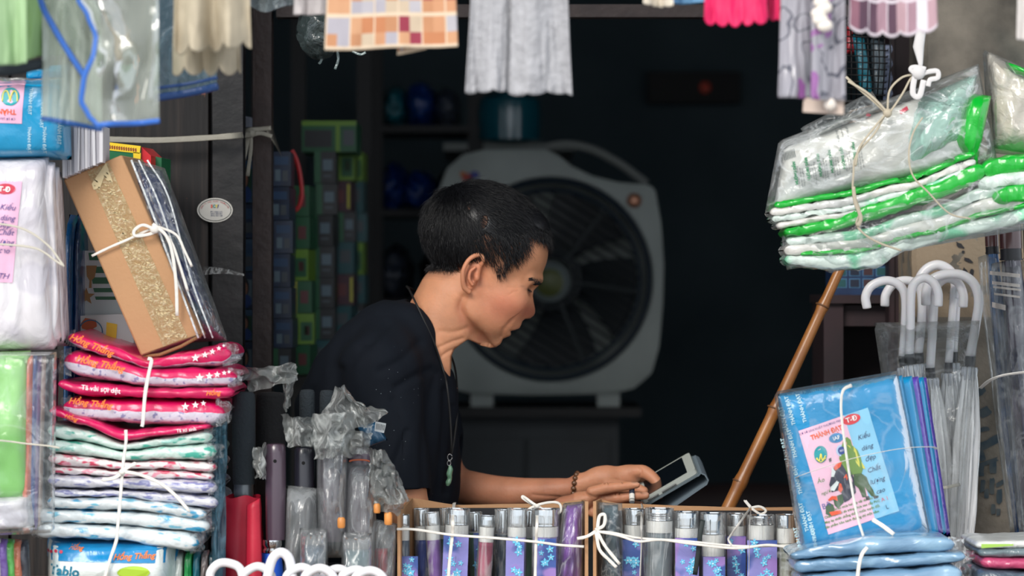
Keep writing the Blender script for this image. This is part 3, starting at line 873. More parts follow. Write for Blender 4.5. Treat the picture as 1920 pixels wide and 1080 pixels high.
mbj = MB(); jp = [(845.5, 868), (846, 875), (844, 884), (845, 892), (842, 900), (841, 906)]; jr = [2.5, 5, 5.4, 4.2, 5.2, 2.5]
mbj.tube([UW(a, b, -88) for a, b in catmull([(a, b, 0) for a, b in jp], 4) and [(v.x, v.y) for v in catmull([(a, b, 0) for a, b in jp], 4)]], [float(np.interp(i / 4, range(6), jr)) / KU for i in range(21)], n=12)
mbj.build('jade_pendant', mat('jade', (118, 158, 132), 0.15, spec=0.7, sss=0.3, vary=(120, (90, 130, 105))), neck, smooth=True, label='carved pale green jade pendant')
m_bead = mat('wooden_bead', (110, 74, 48), 0.3, spec=0.6, vary=(150, (60, 38, 26)))
c0 = np.array([1078.0, 38.0, -914.0]); ax = np.array([27.0, -6.0, 4.0]); ax /= np.linalg.norm(ax)
e1 = np.cross(ax, [0, 1, 0]); e1 /= np.linalg.norm(e1); e2 = np.cross(ax, e1)
proto = None
for k in range(15):
    a = 2 * PI * k / 15
    p = c0 + (e1 * math.cos(a) + e2 * math.sin(a)) * 23.5 + ax * (6 * math.cos(a) + 3)
    mb = MB().ball((0, 0, 0), 5.2 / KU, 12)
    if proto is None: proto = mb.mesh('bracelet_bead'); proto.materials.append(m_bead)
    o = bpy.data.objects.new('bracelet_bead', proto); COL.objects.link(o); o.parent = person; o.location = Vector(U2W(p)) - person.location

# ---- cigarette between the fingers
t = thing('cigarette', UW(1181, 925, -92), 'lit cigarette with dark band held between index and middle finger', 'cigarette')
a, b = UW(1181.5, 912, -88), UW(1181, 938, -108); d = b - a
MB().tube([a, a.lerp(b, 0.35)], 5.2 / KU, 14).build('filter', mat('cigarette_band', (36, 44, 62), 0.5), t)
MB().tube([a.lerp(b, 0.35), a.lerp(b, 0.86)], 5.2 / KU, 14).build('paper_tube', mat('cigarette_paper', (225, 222, 214), 0.7), t)
MB().tube([a.lerp(b, 0.70), a.lerp(b, 0.75)], 5.35 / KU, 14).tube([a.lerp(b, 0.80), a.lerp(b, 0.83)], 5.35 / KU, 14).build('printed_ring', mat('ink_black', (28, 28, 34), 0.6), t)
MB().tube([a.lerp(b, 0.86), a.lerp(b, 0.95), a.lerp(b, 1.0)], [5.0 / KU, 4.6 / KU, 3.0 / KU], 12).build('ash', mat('ash', (92, 92, 94), 0.95, bump=(400, 1.0)), t)

# ---- tablet in a folding case
t = thing('tablet', UW(1255, 905, 0), 'white-framed tablet in an open clear and grey case held by the man', 'tablet')
A = np.array([1204.0, -52.0, -943.0]); Bp = np.array([1305.0, -52.0, -884.0]); W = np.array([-6.0, 105.0, 26.0])
lx = Bp - A; nrm = np.cross(W, lx); nrm = nrm / np.linalg.norm(nrm)
if nrm[2] < 0: nrm = -nrm
def TB(u, v, h): return Vector(U2W(A + lx * u + W * v + nrm * h))
def slab(mb, u0, u1, v0, v1, h0, h1, mi=0, rc=0.06):
    out = []
    pts = []
    for (cu, cv, a0) in ((u1 - rc, v1 - rc, 0), (u0 + rc, v1 - rc, 90), (u0 + rc, v0 + rc, 180), (u1 - rc, v0 + rc, 270)):
        for k in range(5):
            a = math.radians(a0 + 22.5 * k); pts.append((cu + rc * math.cos(a), cv + rc * math.sin(a)))
    n = len(pts)
    vs = [TB(u, v, h0) for u, v in pts] + [TB(u, v, h1) for u, v in pts]
    mb.add(vs, [tuple(range(n - 1, -1, -1)), tuple(range(n, 2 * n))] + [(i, (i + 1) % n, (i + 1) % n + n, i + n) for i in range(n)], mi)
    return mb
slab(MB(), 0, 1, 0, 1, 0, 9).build('tablet_shell', mat('white_plastic', (178, 184, 178), 0.3, spec=0.5), t)
slab(MB(), 0.13, 0.86, 0.06, 0.94, 9.05, 9.6, rc=0.015).build('screen', mat('dark_screen', (14, 20, 26), 0.08, spec=0.8), t)
slab(MB(), -0.02, 1.02, -0.03, 1.03, -5, -0.5).build('clear_case', mat('case_grey_clear', (120, 134, 140), 0.2, alpha=0.75), t)
mb = MB()
mb.tube([TB(0.36, -0.035, 4), TB(0.62, -0.035, 4)], 1.6 / KU, 8); mb.tube([TB(0.1, -0.035, 4), TB(0.3, -0.035, 4)], 1.6 / KU, 8)
mb.build('side_button', mat('button_dark', (50, 56, 58), 0.4), t)
# the cover hinged along the top end and folded back under the tablet
mb = MB(); prof2 = [(0.98, -6), (1.06, -3), (1.10, -10), (1.10, -22), (1.04, -28), (0.8, -30), (0.4, -34), (0.02, -40)]
nn_ = len(prof2); vs = []
for v in (-0.03, 1.03): vs += [TB(u, v, h) for u, h in prof2]
for v in (-0.03, 1.03): vs += [TB(u, v, h + 2.6) if i not in (1, 2, 3) else TB(u - 0.022, v, h) for i, (u, h) in enumerate(prof2)]
fs = [(i, i + 1, nn_ + i + 1, nn_ + i) for i in range(nn_ - 1)] + [(2 * nn_ + i, 3 * nn_ + i, 3 * nn_ + i + 1, 2 * nn_ + i + 1) for i in range(nn_ - 1)]
fs += [(i, 2 * nn_ + i, 2 * nn_ + i + 1, i + 1) for i in range(nn_ - 1)] + [(nn_ + i, nn_ + i + 1, 3 * nn_ + i + 1, 3 * nn_ + i) for i in range(nn_ - 1)]
mb.add(vs, fs); mb.build('folding_cover', mat('cover_grey', (112, 126, 136), 0.45), t)
# ------------------------------------------------------------------ more materials and helpers
def nodes_of(name):
    m = bpy.data.materials.new(name); MATS[name] = m; m.use_nodes = True
    return m, m.node_tree, m.node_tree.nodes, m.node_tree.links, m.node_tree.nodes['Principled BSDF']
def mnode(N, L, op, a, b=None, clamp=False):
    n = N.new('ShaderNodeMath'); n.operation = op; n.use_clamp = clamp
    for i, v in enumerate((a, b)):
        if v is None: continue
        if isinstance(v, (int, float)): n.inputs[i].default_value = v
        else: L.new(v, n.inputs[i])
    return n.outputs[0]
def mixc(N, L, f, a, b):
    n = N.new('ShaderNodeMix'); n.data_type = 'RGBA'
    if isinstance(f, (int, float)): n.inputs[0].default_value = f
    else: L.new(f, n.inputs[0])
    for i, v in ((6, a), (7, b)):
        if isinstance(v, tuple): n.inputs[i].default_value = srgb(v) if len(v) == 3 else v
        else: L.new(v, n.inputs[i])
    return n.outputs[2]
def checks_mat(name, nu, nv, palette, line=(225, 205, 180), lw=0.12, seed=0.0, rough=0.9, rowsame=False):
    """woven check cloth printed by its UVs"""
    if name in MATS: return MATS[name]
    m, nt, N, L, p = nodes_of(name)
    uv = N.new('ShaderNodeUVMap'); sp = N.new('ShaderNodeSeparateXYZ'); L.new(uv.outputs[0], sp.inputs[0])
    u = mnode(N, L, 'MULTIPLY', sp.outputs[0], nu); v = mnode(N, L, 'MULTIPLY', sp.outputs[1], nv)
    fu, fv = mnode(N, L, 'FLOOR', u), mnode(N, L, 'FLOOR', v)
    cb = N.new('ShaderNodeCombineXYZ'); L.new(fu, cb.inputs[0]); 
    if not rowsame: L.new(fv, cb.inputs[1])
    cb.inputs[2].default_value = seed
    wn_ = N.new('ShaderNodeTexWhiteNoise'); L.new(cb.outputs[0], wn_.inputs[0])
    r = N.new('ShaderNodeValToRGB'); r.color_ramp.interpolation = 'CONSTANT'; L.new(wn_.outputs[0], r.inputs[0])
    while len(r.color_ramp.elements) < len(palette): r.color_ramp.elements.new(0.5)
    for i, c in enumerate(palette): r.color_ramp.elements[i].position = i / len(palette); r.color_ramp.elements[i].color = srgb(c)
    lu = mnode(N, L, 'LESS_THAN', mnode(N, L, 'FRACT', mnode(N, L, 'MULTIPLY', u, 0.5)), lw / 2); lv = mnode(N, L, 'LESS_THAN', mnode(N, L, 'FRACT', mnode(N, L, 'MULTIPLY', v, 0.5)), lw)
    ln = mnode(N, L, 'MAXIMUM', lu, lv)
    L.new(mixc(N, L, ln, r.outputs[0], line), p.inputs['Base Color']); p.inputs['Roughness'].default_value = rough
    return m
def print_mat(name, base, spots, scale=60, thr=0.56, rough=0.35, coat=0.5, streak=(1, 1, 1), bump=0.35, bscale=40, second=None, blotch=(1, 1, 1)):
    """soft plastic-wrapped goods with a scattered print"""
    if name in MATS: return MATS[name]
    m, nt, N, L, p = nodes_of(name)
    tc = N.new('ShaderNodeTexCoord'); mp = N.new('ShaderNodeMapping'); mp.inputs['Scale'].default_value = blotch; L.new(tc.outputs['Object'], mp.inputs[0])
    n1 = N.new('ShaderNodeTexNoise'); n1.inputs['Scale'].default_value = scale; n1.inputs['Detail'].default_value = 1.5; L.new(mp.outputs[0], n1.inputs['Vector'])
    f = mnode(N, L, 'MULTIPLY', mnode(N, L, 'SUBTRACT', n1.outputs['Fac'], thr), 14, True)
    c = mixc(N, L, f, base, spots)
    if second:
        n2 = N.new('ShaderNodeTexNoise'); n2.inputs['Scale'].default_value = scale * 1.3; n2.inputs['Detail'].default_value = 1
        mp2 = N.new('ShaderNodeMapping'); mp2.inputs['Location'].default_value = (3, 7, 5); L.new(mp.outputs[0], mp2.inputs[0]); L.new(mp2.outputs[0], n2.inputs['Vector'])
        c = mixc(N, L, mnode(N, L, 'MULTIPLY', mnode(N, L, 'SUBTRACT', n2.outputs['Fac'], thr + 0.05), 14, True), c, second)
    L.new(c, p.inputs['Base Color']); p.inputs['Roughness'].default_value = rough; p.inputs['Coat Weight'].default_value = coat; p.inputs['Coat Roughness'].default_value = 0.18
    m3 = N.new('ShaderNodeMapping'); m3.inputs['Scale'].default_value = streak; L.new(tc.outputs['Object'], m3.inputs[0])
    n3 = N.new('ShaderNodeTexNoise'); n3.inputs['Scale'].default_value = bscale; n3.inputs['Detail'].default_value = 4; n3.inputs['Distortion'].default_value = 1.0; L.new(m3.outputs[0], n3.inputs['Vector'])
    b = N.new('ShaderNodeBump'); b.inputs['Strength'].default_value = bump; b.inputs['Distance'].default_value = 0.008; L.new(n3.outputs['Fac'], b.inputs['Height'])
    L.new(b.outputs[0], p.inputs['Normal']); L.new(b.outputs[0], p.inputs['Coat Normal'])
    return m
def wrap(name, col, rough=0.28, coat=0.6, bump=0.4, bscale=30, streak=(1, 1, 1), spec=0.6):
    """smooth coloured film goods, creased"""
    return print_mat(name, col, col, rough=rough, coat=coat, bump=bump, bscale=bscale, streak=streak)

def inv_quad(quad):
    tl, tr, br, bl = [np.array(q, float) for q in quad]
    def f(px, py):
        u = v = 0.5; t = np.array([px, py], float)
        for _ in range(8):
            p = (bl * (1 - u) + br * u) * (1 - v) + (tl * (1 - u) + tr * u) * v
            du = (br - bl) * (1 - v) + (tr - tl) * v; dv = (tl * (1 - u) + tr * u) - (bl * (1 - u) + br * u)
            J = np.array([du, dv]).T; s = np.linalg.solve(J, t - p); u += s[0]; v += s[1]
        return u, v
    return f
def on_px(surf, quad):
    iv = inv_quad(quad)
    def f(px, npy, off=0.0):
        u, v = iv(px, -npy); return surf(u, v, off)
    return f
def px_poly(mb, fn, pts, off=0.0004, mi=0):
    """flat print: pixel polygon laid on a surface"""
    mb.add([fn(x, -y, off) for x, y in pts], [tuple(range(len(pts)))], mi); return mb
def px_patch(mb, fn, quad, off=0.0004, n=8, mi=0):
    tl, tr, br, bl = [Vector((q[0], q[1])) for q in quad]
    def s(u, v):
        p = bl.lerp(br, u).lerp(tl.lerp(tr, u), v); return fn(p.x, -p.y, off)
    mb.grid(s, n, n, mi); return mb
def ellipse(cx, cy, rx, ry, n=24, rot=0.0):
    c, s = math.cos(rot), math.sin(rot)
    return [(cx + rx * math.cos(a) * c - ry * math.sin(a) * s, cy + rx * math.cos(a) * s + ry * math.sin(a) * c) for a in [2 * PI * i / n for i in range(n)]]
def blob(mb, c, r, seed=0, n=(28, 20), amp=0.28, freq=2.2, ridge=True, R=None, pinch=None):
    """crumpled bag: a ball pressed into facets. c world, r radii"""
    c = Vector(c); vs = []; nu, nv = n
    for j in range(nv + 1):
        th = PI * j / nv
        for i in range(nu):
            a = 2 * PI * i / nu; d = Vector((math.sin(th) * math.cos(a), math.sin(th) * math.sin(a), math.cos(th)))
            k = 1 + amp * (1.0 - 2.4 * abs(nz(d.x * freq + seed, d.y * freq, d.z * freq + seed * 2))) + amp * 0.5 * nz(d.x * freq * 2.7, d.y * freq * 2.7 + seed, d.z * freq * 2.7)
            if pinch: k *= pinch((1 - math.cos(th)) / 2)
            p = Vector((d.x * r[0] * k, d.y * r[1] * k, d.z * r[2] * (0.6 + 0.4 * k)))
            vs.append(c + (R @ p if R is not None else p))
    fs = [(j * nu + i, (j + 1) * nu + i, (j + 1) * nu + (i + 1) % nu, j * nu + (i + 1) % nu) for j in range(nv) for i in range(nu)]
    mb.add(vs, fs); return mb

# ------------------------------------------------------------------ timber planks, steel post, pillar
m_plank = bpy.data.materials.new('dark_painted_wood'); m_plank.use_nodes = True
nt = m_plank.node_tree; N = nt.nodes; L = nt.links; pb = N['Principled BSDF']
tc = N.new('ShaderNodeTexCoord'); mp = N.new('ShaderNodeMapping'); mp.inputs['Scale'].default_value = (26, 26, 7); L.new(tc.outputs['Object'], mp.inputs[0])
n1 = N.new('ShaderNodeTexNoise'); n1.inputs['Scale'].default_value = 1.6; n1.inputs['Detail'].default_value = 7; n1.inputs['Roughness'].default_value = 0.6; L.new(mp.outputs[0], n1.inputs['Vector'])
chip = mnode(N, L, 'MULTIPLY', mnode(N, L, 'SUBTRACT', n1.outputs['Fac'], 0.655), 40, True)
mp2 = N.new('ShaderNodeMapping'); mp2.inputs['Scale'].default_value = (60, 60, 3); L.new(tc.outputs['Object'], mp2.inputs[0])
n2 = N.new('ShaderNodeTexNoise'); n2.inputs['Scale'].default_value = 2; n2.inputs['Detail'].default_value = 6; L.new(mp2.outputs[0], n2.inputs['Vector'])
base_c = mixc(N, L, mnode(N, L, 'MULTIPLY', mnode(N, L, 'SUBTRACT', n2.outputs['Fac'], 0.45), 5, True), (26, 24, 25), (44, 38, 36))
L.new(mixc(N, L, chip, base_c, (150, 96, 66)), pb.inputs['Base Color']); pb.inputs['Roughness'].default_value = 0.55; pb.inputs['Specular IOR Level'].default_value = 0.3
bp = N.new('ShaderNodeBump'); bp.inputs['Strength'].default_value = 0.4; bp.inputs['Distance'].default_value = 0.003; L.new(n2.outputs['Fac'], bp.inputs['Height']); L.new(bp.outputs[0], pb.inputs['Normal'])
m_black = mat('black_lacquer', (18, 18, 20), 0.4, spec=0.4, bump=(60, 0.2), vary=(20, (30, 28, 30)))

part_root = bpy.data.objects.new('partition', None); COL.objects.link(part_root); part_root.location = P(300, 540, 0.03); part_root['kind'] = 'structure'
def plank(x0, x1, y, m, name='plank', th=0.022, lean=0.0):
    mb = MB(); n = 24; a, b = P(x0, 540, y).x, P(x1, 540, y).x
    pts = []
    for i in range(n + 1):
        z = 0.0 + 2.24 * i / n; pts.append((z, a + 0.0012 * nz(z * 5, x0), b + 0.0012 * nz(z * 5, x1)))
    vs = []
    for z, l, r in pts: vs += [(l + .002, y, z), (r - .002, y, z), (r, y + .003, z), (r, y + th, z), (l, y + th, z), (l, y + .003, z)]
    fs = [(i * 6 + k, i * 6 + (k + 1) % 6, (i + 1) * 6 + (k + 1) % 6, (i + 1) * 6 + k) for i in range(n) for k in range(6)] + [(5, 4, 3, 2, 1, 0), tuple(n * 6 + k for k in range(6))]
    mb.add(vs, fs); return mb.build(name, m, part_root)
plank(196, 393, 0.03, m_plank); plank(396, 458, 0.02, m_black)
plank(20, 194, 0.035, m_plank); plank(-240, 18, 0.035, m_plank)

m_steel = mat('brown_painted_steel', (60, 47, 44), 0.45, spec=0.4, vary=(30, (48, 36, 34)), bump=(120, 0.2))
t = thing('steel_post', (P(490, 0, .17).x, .19, 0), 'brown painted square steel post with a string knotted round it', 'post')
x0, x1 = P(473, 0, .17).x, P(509, 0, .17).x
MB().box(((x0 + x1) / 2, .19, 1.12), (x1 - x0, .04, 2.24)).box((x0 + .003, .168, 1.12), (.004, .003, 2.24)).build('post', m_steel, t)
MB().box((.085, .19, P(0, 20, .17).z), (.84, .04, .018)).build('cross_bar', m_steel, t)

# concrete pillar with a crack, and old painted lettering low on it
m_conc = bpy.data.materials.new('old_concrete'); m_conc.use_nodes = True
nt = m_conc.node_tree; N = nt.nodes; L = nt.links; pb = N['Principled BSDF']
tc = N.new('ShaderNodeTexCoord')
n1 = N.new('ShaderNodeTexNoise'); n1.inputs['Scale'].default_value = 11; n1.inputs['Detail'].default_value = 8; L.new(tc.outputs['Object'], n1.inputs['Vector'])
r = N.new('ShaderNodeValToRGB'); L.new(n1.outputs['Fac'], r.inputs[0]); r.color_ramp.elements[0].position = 0.36; r.color_ramp.elements[0].color = srgb(84, 80, 73); r.color_ramp.elements[1].position = 0.66; r.color_ramp.elements[1].color = srgb(138, 130, 118)
sz = N.new('ShaderNodeSeparateXYZ'); L.new(tc.outputs['Object'], sz.inputs[0])
n4 = N.new('ShaderNodeTexNoise'); n4.inputs['Scale'].default_value = 26; n4.inputs['Detail'].default_value = 4; L.new(tc.outputs['Object'], n4.inputs['Vector'])
band = mnode(N, L, 'MULTIPLY', mnode(N, L, 'GREATER_THAN', sz.outputs[2], 1.16), mnode(N, L, 'LESS_THAN', sz.outputs[2], 1.31))
flake = mnode(N, L, 'MULTIPLY', band, mnode(N, L, 'GREATER_THAN', n4.outputs['Fac'], 0.44))
c = mixc(N, L, flake, r.outputs[0], (140, 124, 104))
n5 = N.new('ShaderNodeTexNoise'); n5.inputs['Scale'].default_value = 4; L.new(tc.outputs['Object'], n5.inputs['Vector'])
mossf = mnode(N, L, 'MULTIPLY', mnode(N, L, 'SUBTRACT', n5.outputs['Fac'], 0.56), 8, True)
c = mixc(N, L, mnode(N, L, 'MULTIPLY', mossf, 0.5), c, (60, 78, 74))
L.new(c, pb.inputs['Base Color']); pb.inputs['Roughness'].default_value = 0.92
n3 = N.new('ShaderNodeTexNoise'); n3.inputs['Scale'].default_value = 70; n3.inputs['Detail'].default_value = 6; L.new(tc.outputs['Object'], n3.inputs['Vector'])
bp = N.new('ShaderNodeBump'); bp.inputs['Strength'].default_value = 0.6; bp.inputs['Distance'].default_value = 0.004; L.new(n3.outputs['Fac'], bp.inputs['Height']); L.new(bp.outputs[0], pb.inputs['Normal'])
mb = MB(); n = 60; xr = P(2100, 0, 0).x
vs = []
for i in range(n + 1):
    z = 2.26 * i / n; xl = P(1733 if z > 1.3 else 1712, 0, 0.02).x + 0.004 * nz(z * 14, 1.0) + 0.003 * nz(z * 40, 4.0)
    vs += [(xl + .006, 0.02, z), (xr, 0.02, z), (xr, 0.34, z), (xl, 0.34, z), (xl, 0.026, z)]
mb.add(vs, [(i * 5 + k, i * 5 + (k + 1) % 5, (i + 1) * 5 + (k + 1) % 5, (i + 1) * 5 + k) for i in range(n) for k in range(5)] + [(4, 3, 2, 1, 0), tuple(n * 5 + k for k in range(5))])
pil = mb.build('pillar', m_conc); pil['kind'] = 'structure'
mb = MB(); crk = [(1868, -10), (1866, 14), (1856, 38), (1851, 62), (1848, 84), (1856, 92), (1864, 98), (1872, 104), (1882, 120), (1896, 128), (1910, 140)]
mb.tube([P(x, y, 0.0205) for x, y in crk], [0.0009 + 0.0005 * (i % 2) for i in range(len(crk))], n=5, flat=0.2)
mb.build('crack', mat('crack_dark', (30, 29, 28), 1.0), pil)
mb = MB(); rg = random.Random(3)
# stencilled marks running up the pillar, worn away in places
m_sten = mat('blue_stencil_paint', (38, 58, 70), 0.8, vary=(60, (70, 78, 80)))
strokes = [(1838, 735, 24, 12, -35), (1846, 772, 22, 17, -30), (1842, 806, 26, 8, -15), (1852, 832, 40, 16, -22), (1838, 850, 12, 30, -25), (1866, 822, 30, 12, -30), (1850, 868, 44, 9, -20), (1840, 882, 10, 24, 0), (1862, 876, 12, 28, 0),
           (1828, 902, 9, 22, 0), (1842, 912, 9, 26, 8), (1860, 912, 10, 30, 0), (1875, 906, 20, 8, -30), (1826, 930, 10, 20, 0), (1850, 926, 9, 18, 0), (1874, 930, 12, 26, 0), (1822, 962, 8, 18, 0), (1862, 955, 9, 20, 0), (1872, 960, 8, 14, 0)]
for si, (cx, cy, w, h, a) in enumerate(strokes):
    ca, sa = math.cos(math.radians(a)), math.sin(math.radians(a)); nn_ = 12; vs = []
    for k in range(nn_):
        an = 2 * PI * k / nn_; ux = math.copysign(abs(math.cos(an)) ** .4, math.cos(an)) * w / 2 * (1 + .22 * rg.uniform(-1, 1)); uy = math.copysign(abs(math.sin(an)) ** .4, math.sin(an)) * h / 2 * (1 + .22 * rg.uniform(-1, 1))
        vs.append(P(cx + ux * ca - uy * sa, cy + ux * sa + uy * ca, 0.0182 - si * .0001))
    mb.add(vs, [tuple(range(nn_))])
mb.build('faded_stencil_marks', m_sten, pil, smooth=False)
mb = MB()
for (cx, cy, w, h, a) in [(1800, 460, 8, 18, -55), (1806, 472, 6, 6, 0), (1815, 488, 7, 20, -60), (1809, 510, 10, 16, 0), (1822, 512, 9, 14, 0), (1762, 450, 8, 16, -40), (1770, 440, 6, 8, 20)]:
    ca, sa = math.cos(math.radians(a)), math.sin(math.radians(a)); vs = []
    for k in range(10):
        an = 2 * PI * k / 10; q = 1 + .3 * rg.uniform(-1, 1); vs.append(P(cx + w / 2 * math.cos(an) * q * ca - h / 2 * math.sin(an) * q * sa, cy + w / 2 * math.cos(an) * q * sa + h / 2 * math.sin(an) * q * ca, 0.0182))
    mb.add(vs, [tuple(range(10))])
mb.build('paint_chips', mat('dark_chip', (40, 40, 44), 0.9), pil, smooth=False)

# maroon post and low cabinet behind the pillar
m_mar = mat('maroon_paint', (46, 30, 34), 0.5, spec=0.35, vary=(18, (34, 24, 28)))
t = thing('wooden_post', (P(1700, 0, .2).x, .2, 0), 'dark maroon post standing against the concrete pillar', 'post')
x0, x1 = P(1668, 0, .18).x, P(1740, 0, .18).x
MB().box(((x0 + x1) / 2, .21, 1.12), (x1 - x0, .05, 2.24)).box((x0 + .004, .183, 1.12), (.006, .006, 2.24)).build('post', m_mar, t)
t = thing('cabinet', (P(1620, 0, .3).x, .32, 0), 'low dark maroon cabinet with an open front beneath the blue box', 'cabinet')
x0, x1, zt = P(1546, 0, .25).x, P(1712, 0, .25).x, P(0, 553, .25).z
MB().box(((x0 + x1) / 2, .33, zt - .006), (x1 - x0 + .01, .2, .012)).build('top_board', m_mar, t)
MB().box(((x0 + x1) / 2, .262, zt - .03), (x1 - x0, .012, .03)).build('rail', m_mar, t)
for x in (x0 + .012, x1 - .012): MB().box((x, .33, zt / 2 - .006), (.028, .18, zt - .012)).build('side_panel', m_mar, t)
MB().box(((x0 + x1) / 2, .42, zt / 2), (x1 - x0, .01, zt - .02)).build('back_panel', m_mar, t)
MB().box(((x0 + x1) / 2, .33, zt * .45), (x1 - x0 - .05, .17, .012)).build('shelf', m_mar, t)
t = thing('gift_box', (P(1620, 0, .3).x, .31, zt), 'blue printed box with little window pictures on the maroon cabinet', 'box')
a, b, zb = P(1560, 0, .26), P(1664, 0, .26), P(0, 497, .26).z
bb = MB().box(((a.x + b.x) / 2, .31, (zb + zt) / 2), (b.x - a.x, .09, zb - zt)).build('carton', mat('royal_blue_card', (22, 52, 92), 0.4, vary=(30, (14, 40, 78))), t)
mb = MB(); mc = MB()
for i in range(4):
    for j in range(2):
        px, py = 1578 + i * 25, 509 + j * 22
        mc.add([P(x, y, .264) for x, y in ((px - 11, py - 9), (px + 10, py - 9), (px + 10, py + 9), (px - 11, py + 9))], [(0, 1, 2, 3)])
        mb.add([P(x, y, .263) for x, y in ((px - 9, py - 7), (px + 8, py - 7), (px + 8, py + 7), (px - 9, py + 7))], [(0, 1, 2, 3)], (i * 2 + j * 3) % 3)
mc.build('picture_border', mat('pale_blue_print', (66, 112, 150), 0.5), bb, smooth=False)
mb.build('window_picture', [mat('pic_green', (20, 78, 82), 0.5), mat('pic_maroon', (62, 36, 42), 0.5), mat('pic_navy', (14, 28, 52), 0.5)], bb, smooth=False)

# ------------------------------------------------------------------ box fan on a cabinet at the back
YF = 1.62
m_fan = mat('aged_white_plastic', (158, 166, 162), 0.5, vary=(9, 0.1))
m_grl = mat('grey_grille', (38, 44, 48), 0.5)
cxy = (1032, 524); RI = 190
outline = [(818, 420), (822, 360), (838, 316), (868, 290), (905, 281), (1000, 280), (1022, 280), (1046, 290), (1070, 310), (1110, 330), (1160, 342), (1215, 346), (1228, 352), (1240, 420), (1245, 500), (1243, 570), (1236, 650), (1222, 700), (1190, 728), (1150, 738),
           (1000, 741), (880, 738), (842, 726), (824, 700), (816, 620), (814, 500)]
def ray_out(an):
    dx, dy = math.cos(an), math.sin(an); best = None
    for i in range(len(outline)):
        ax_, ay = outline[i]; bx, by = outline[(i + 1) % len(outline)]; ex, ey = bx - ax_, by - ay
        det = dx * (-ey) + dy * ex
        if abs(det) < 1e-9: continue
        qx, qy = ax_ - cxy[0], ay - cxy[1]; tt = (qx * (-ey) + qy * ex) / det; ss = (dx * qy - dy * qx) / det
        if tt > 0 and 0 <= ss <= 1 and (best is None or tt < best): best = tt
    return best or RI + 20
t = thing('box_fan', P(1032, 741, YF), 'large square white box fan with a round grille standing at the back', 'fan')
mb = MB()
rings = [(0, -RI + 2, .13), (0, -RI, .012), (0, -RI - 4, 0.0), (1, 4, 0.0), (1, 0, .004), (1, 0, .02), (1, -6, .13), (1, -14, .14)]
def fr(u, v):
    k = v * (len(rings) - 1); i = min(int(k + 1e-6), len(rings) - 1); typ, off, dy = rings[i]
    an = 2 * PI * u
    if typ == 0: rr = abs(off)
    else: rr = ray_out(an) - (10 if off == 4 else -off)
    return P(cxy[0] + rr * math.cos(an), cxy[1] + rr * math.sin(an), YF) + Vector((0, dy, 0))
mb.grid(fr, 144, len(rings) - 1)
fan = mb.build('housing', m_fan, t)
mb = MB(); mb.prism([(P(x, y, YF).x, P(x, y, YF).z) for x, y in [(cxy[0] + (ray_out(2 * PI * k / 60) - 12) * math.cos(2 * PI * k / 60), cxy[1] + (ray_out(2 * PI * k / 60) - 12) * math.sin(2 * PI * k / 60)) for k in range(60)]], YF + .135, YF + .142)
mb.build('back_panel', m_fan, t)
mb = MB()
circ = lambda rr, y: [P(cxy[0] + rr * math.cos(2 * PI * k / 64), cxy[1] + rr * math.sin(2 * PI * k / 64), y) for k in range(65)]
mb.tube(circ(186, YF + .006), .005, 8, cap=False); mb.tube(circ(168, YF + .004), .004, 8, cap=False)
mb.build('outer_ring', mat('blue_black_ring', (24, 40, 54), 0.45), t)
mb = MB(); mb.tube(circ(54, YF + .006), .0045, 8, cap=False); mb.tube(circ(44, YF + .003), .004, 8, cap=False); mb.build('inner_ring', m_grl, t)
sl = MB()
for k in range(-9, 10):
    d = k * 17.5; hl = math.sqrt(max(0, 166 ** 2 - d * d)); ca, sa = math.cos(math.radians(32)), math.sin(math.radians(32))
    ends = [(-hl, hl)] if abs(d) > 46 else [(-hl, -math.sqrt(46 ** 2 - d * d)), (math.sqrt(46 ** 2 - d * d), hl)]
    for e0, e1 in ends:
        MB().tube([P(cxy[0] + e * ca - d * sa, cxy[1] + e * sa + d * ca, YF + .008) for e in (e0, e1)], .0026, 6, flat=1.8).build('slat', m_grl, t)
for an in (-52, 8, 128, 188, 248, 68):
    a = math.radians(an); MB().tube([P(cxy[0] + rr * math.cos(a), cxy[1] + rr * math.sin(a), YF + .003) for rr in (48, 168)], .0038, 6).build('spoke', mat('spoke_grey', (58, 64, 66), 0.5), t)
mb = MB(); c = P(cxy[0] - 2, cxy[1] + 6, YF); Rf = Matrix.Rotation(PI / 2, 3, 'X')
mb.lathe(c, [(.0, .010), (.02, .009), (.034, .004), (.040, -.004), (.040, -.03)], 32, Rf, cap=False).build('hub_cap', mat('hub_grey', (112, 122, 122), 0.35), t)
mb = MB(); mb.lathe(c + Vector((0, -.001, 0)), [(.0, .0115), (.018, .0108), (.026, .0075)], 28, Rf, cap=False).build('hub_badge', mat('hub_olive', (84, 92, 40), 0.4), t)
for k in range(5):
    a0 = 2 * PI * k / 5
    def bl(u, v, a0=a0):
        rr = 40 + 122 * v; an = a0 + (u - .5) * 1.0 + .25 * v; return P(cxy[0] + rr * math.cos(an), cxy[1] + rr * math.sin(an), YF + .055 + .03 * (u - .5))
    mb = MB(); mb.grid(bl, 8, 8); mb.build('fan_blade', mat('blade_dark', (40, 46, 50), 0.4), t)
mb = MB(); mb.tube(catmull([P(x, y, YF + .06) for x, y in [(1024, 276), (1062, 271), (1110, 280), (1160, 306), (1196, 332), (1212, 345)]], 8), .0085, 10)
mb.build('carry_handle', mat('handle_grey', (120, 124, 122), 0.45), t)
mb = MB(); mb.lathe(P(1189, 376, YF), [(.0, .010), (.006, .010), (.007, .004), (.012, .007), (.014, .003), (.014, -.004)], 28, Rf, cap=False).build('bronze_knob', mat('bronze', (176, 128, 104), 0.35, 0.6), t)
for x in (904, 1140): MB().box(P(x, 750, YF + .05), (.042, .07, .026)).build('foot', m_fan, t)
mb = MB(); 
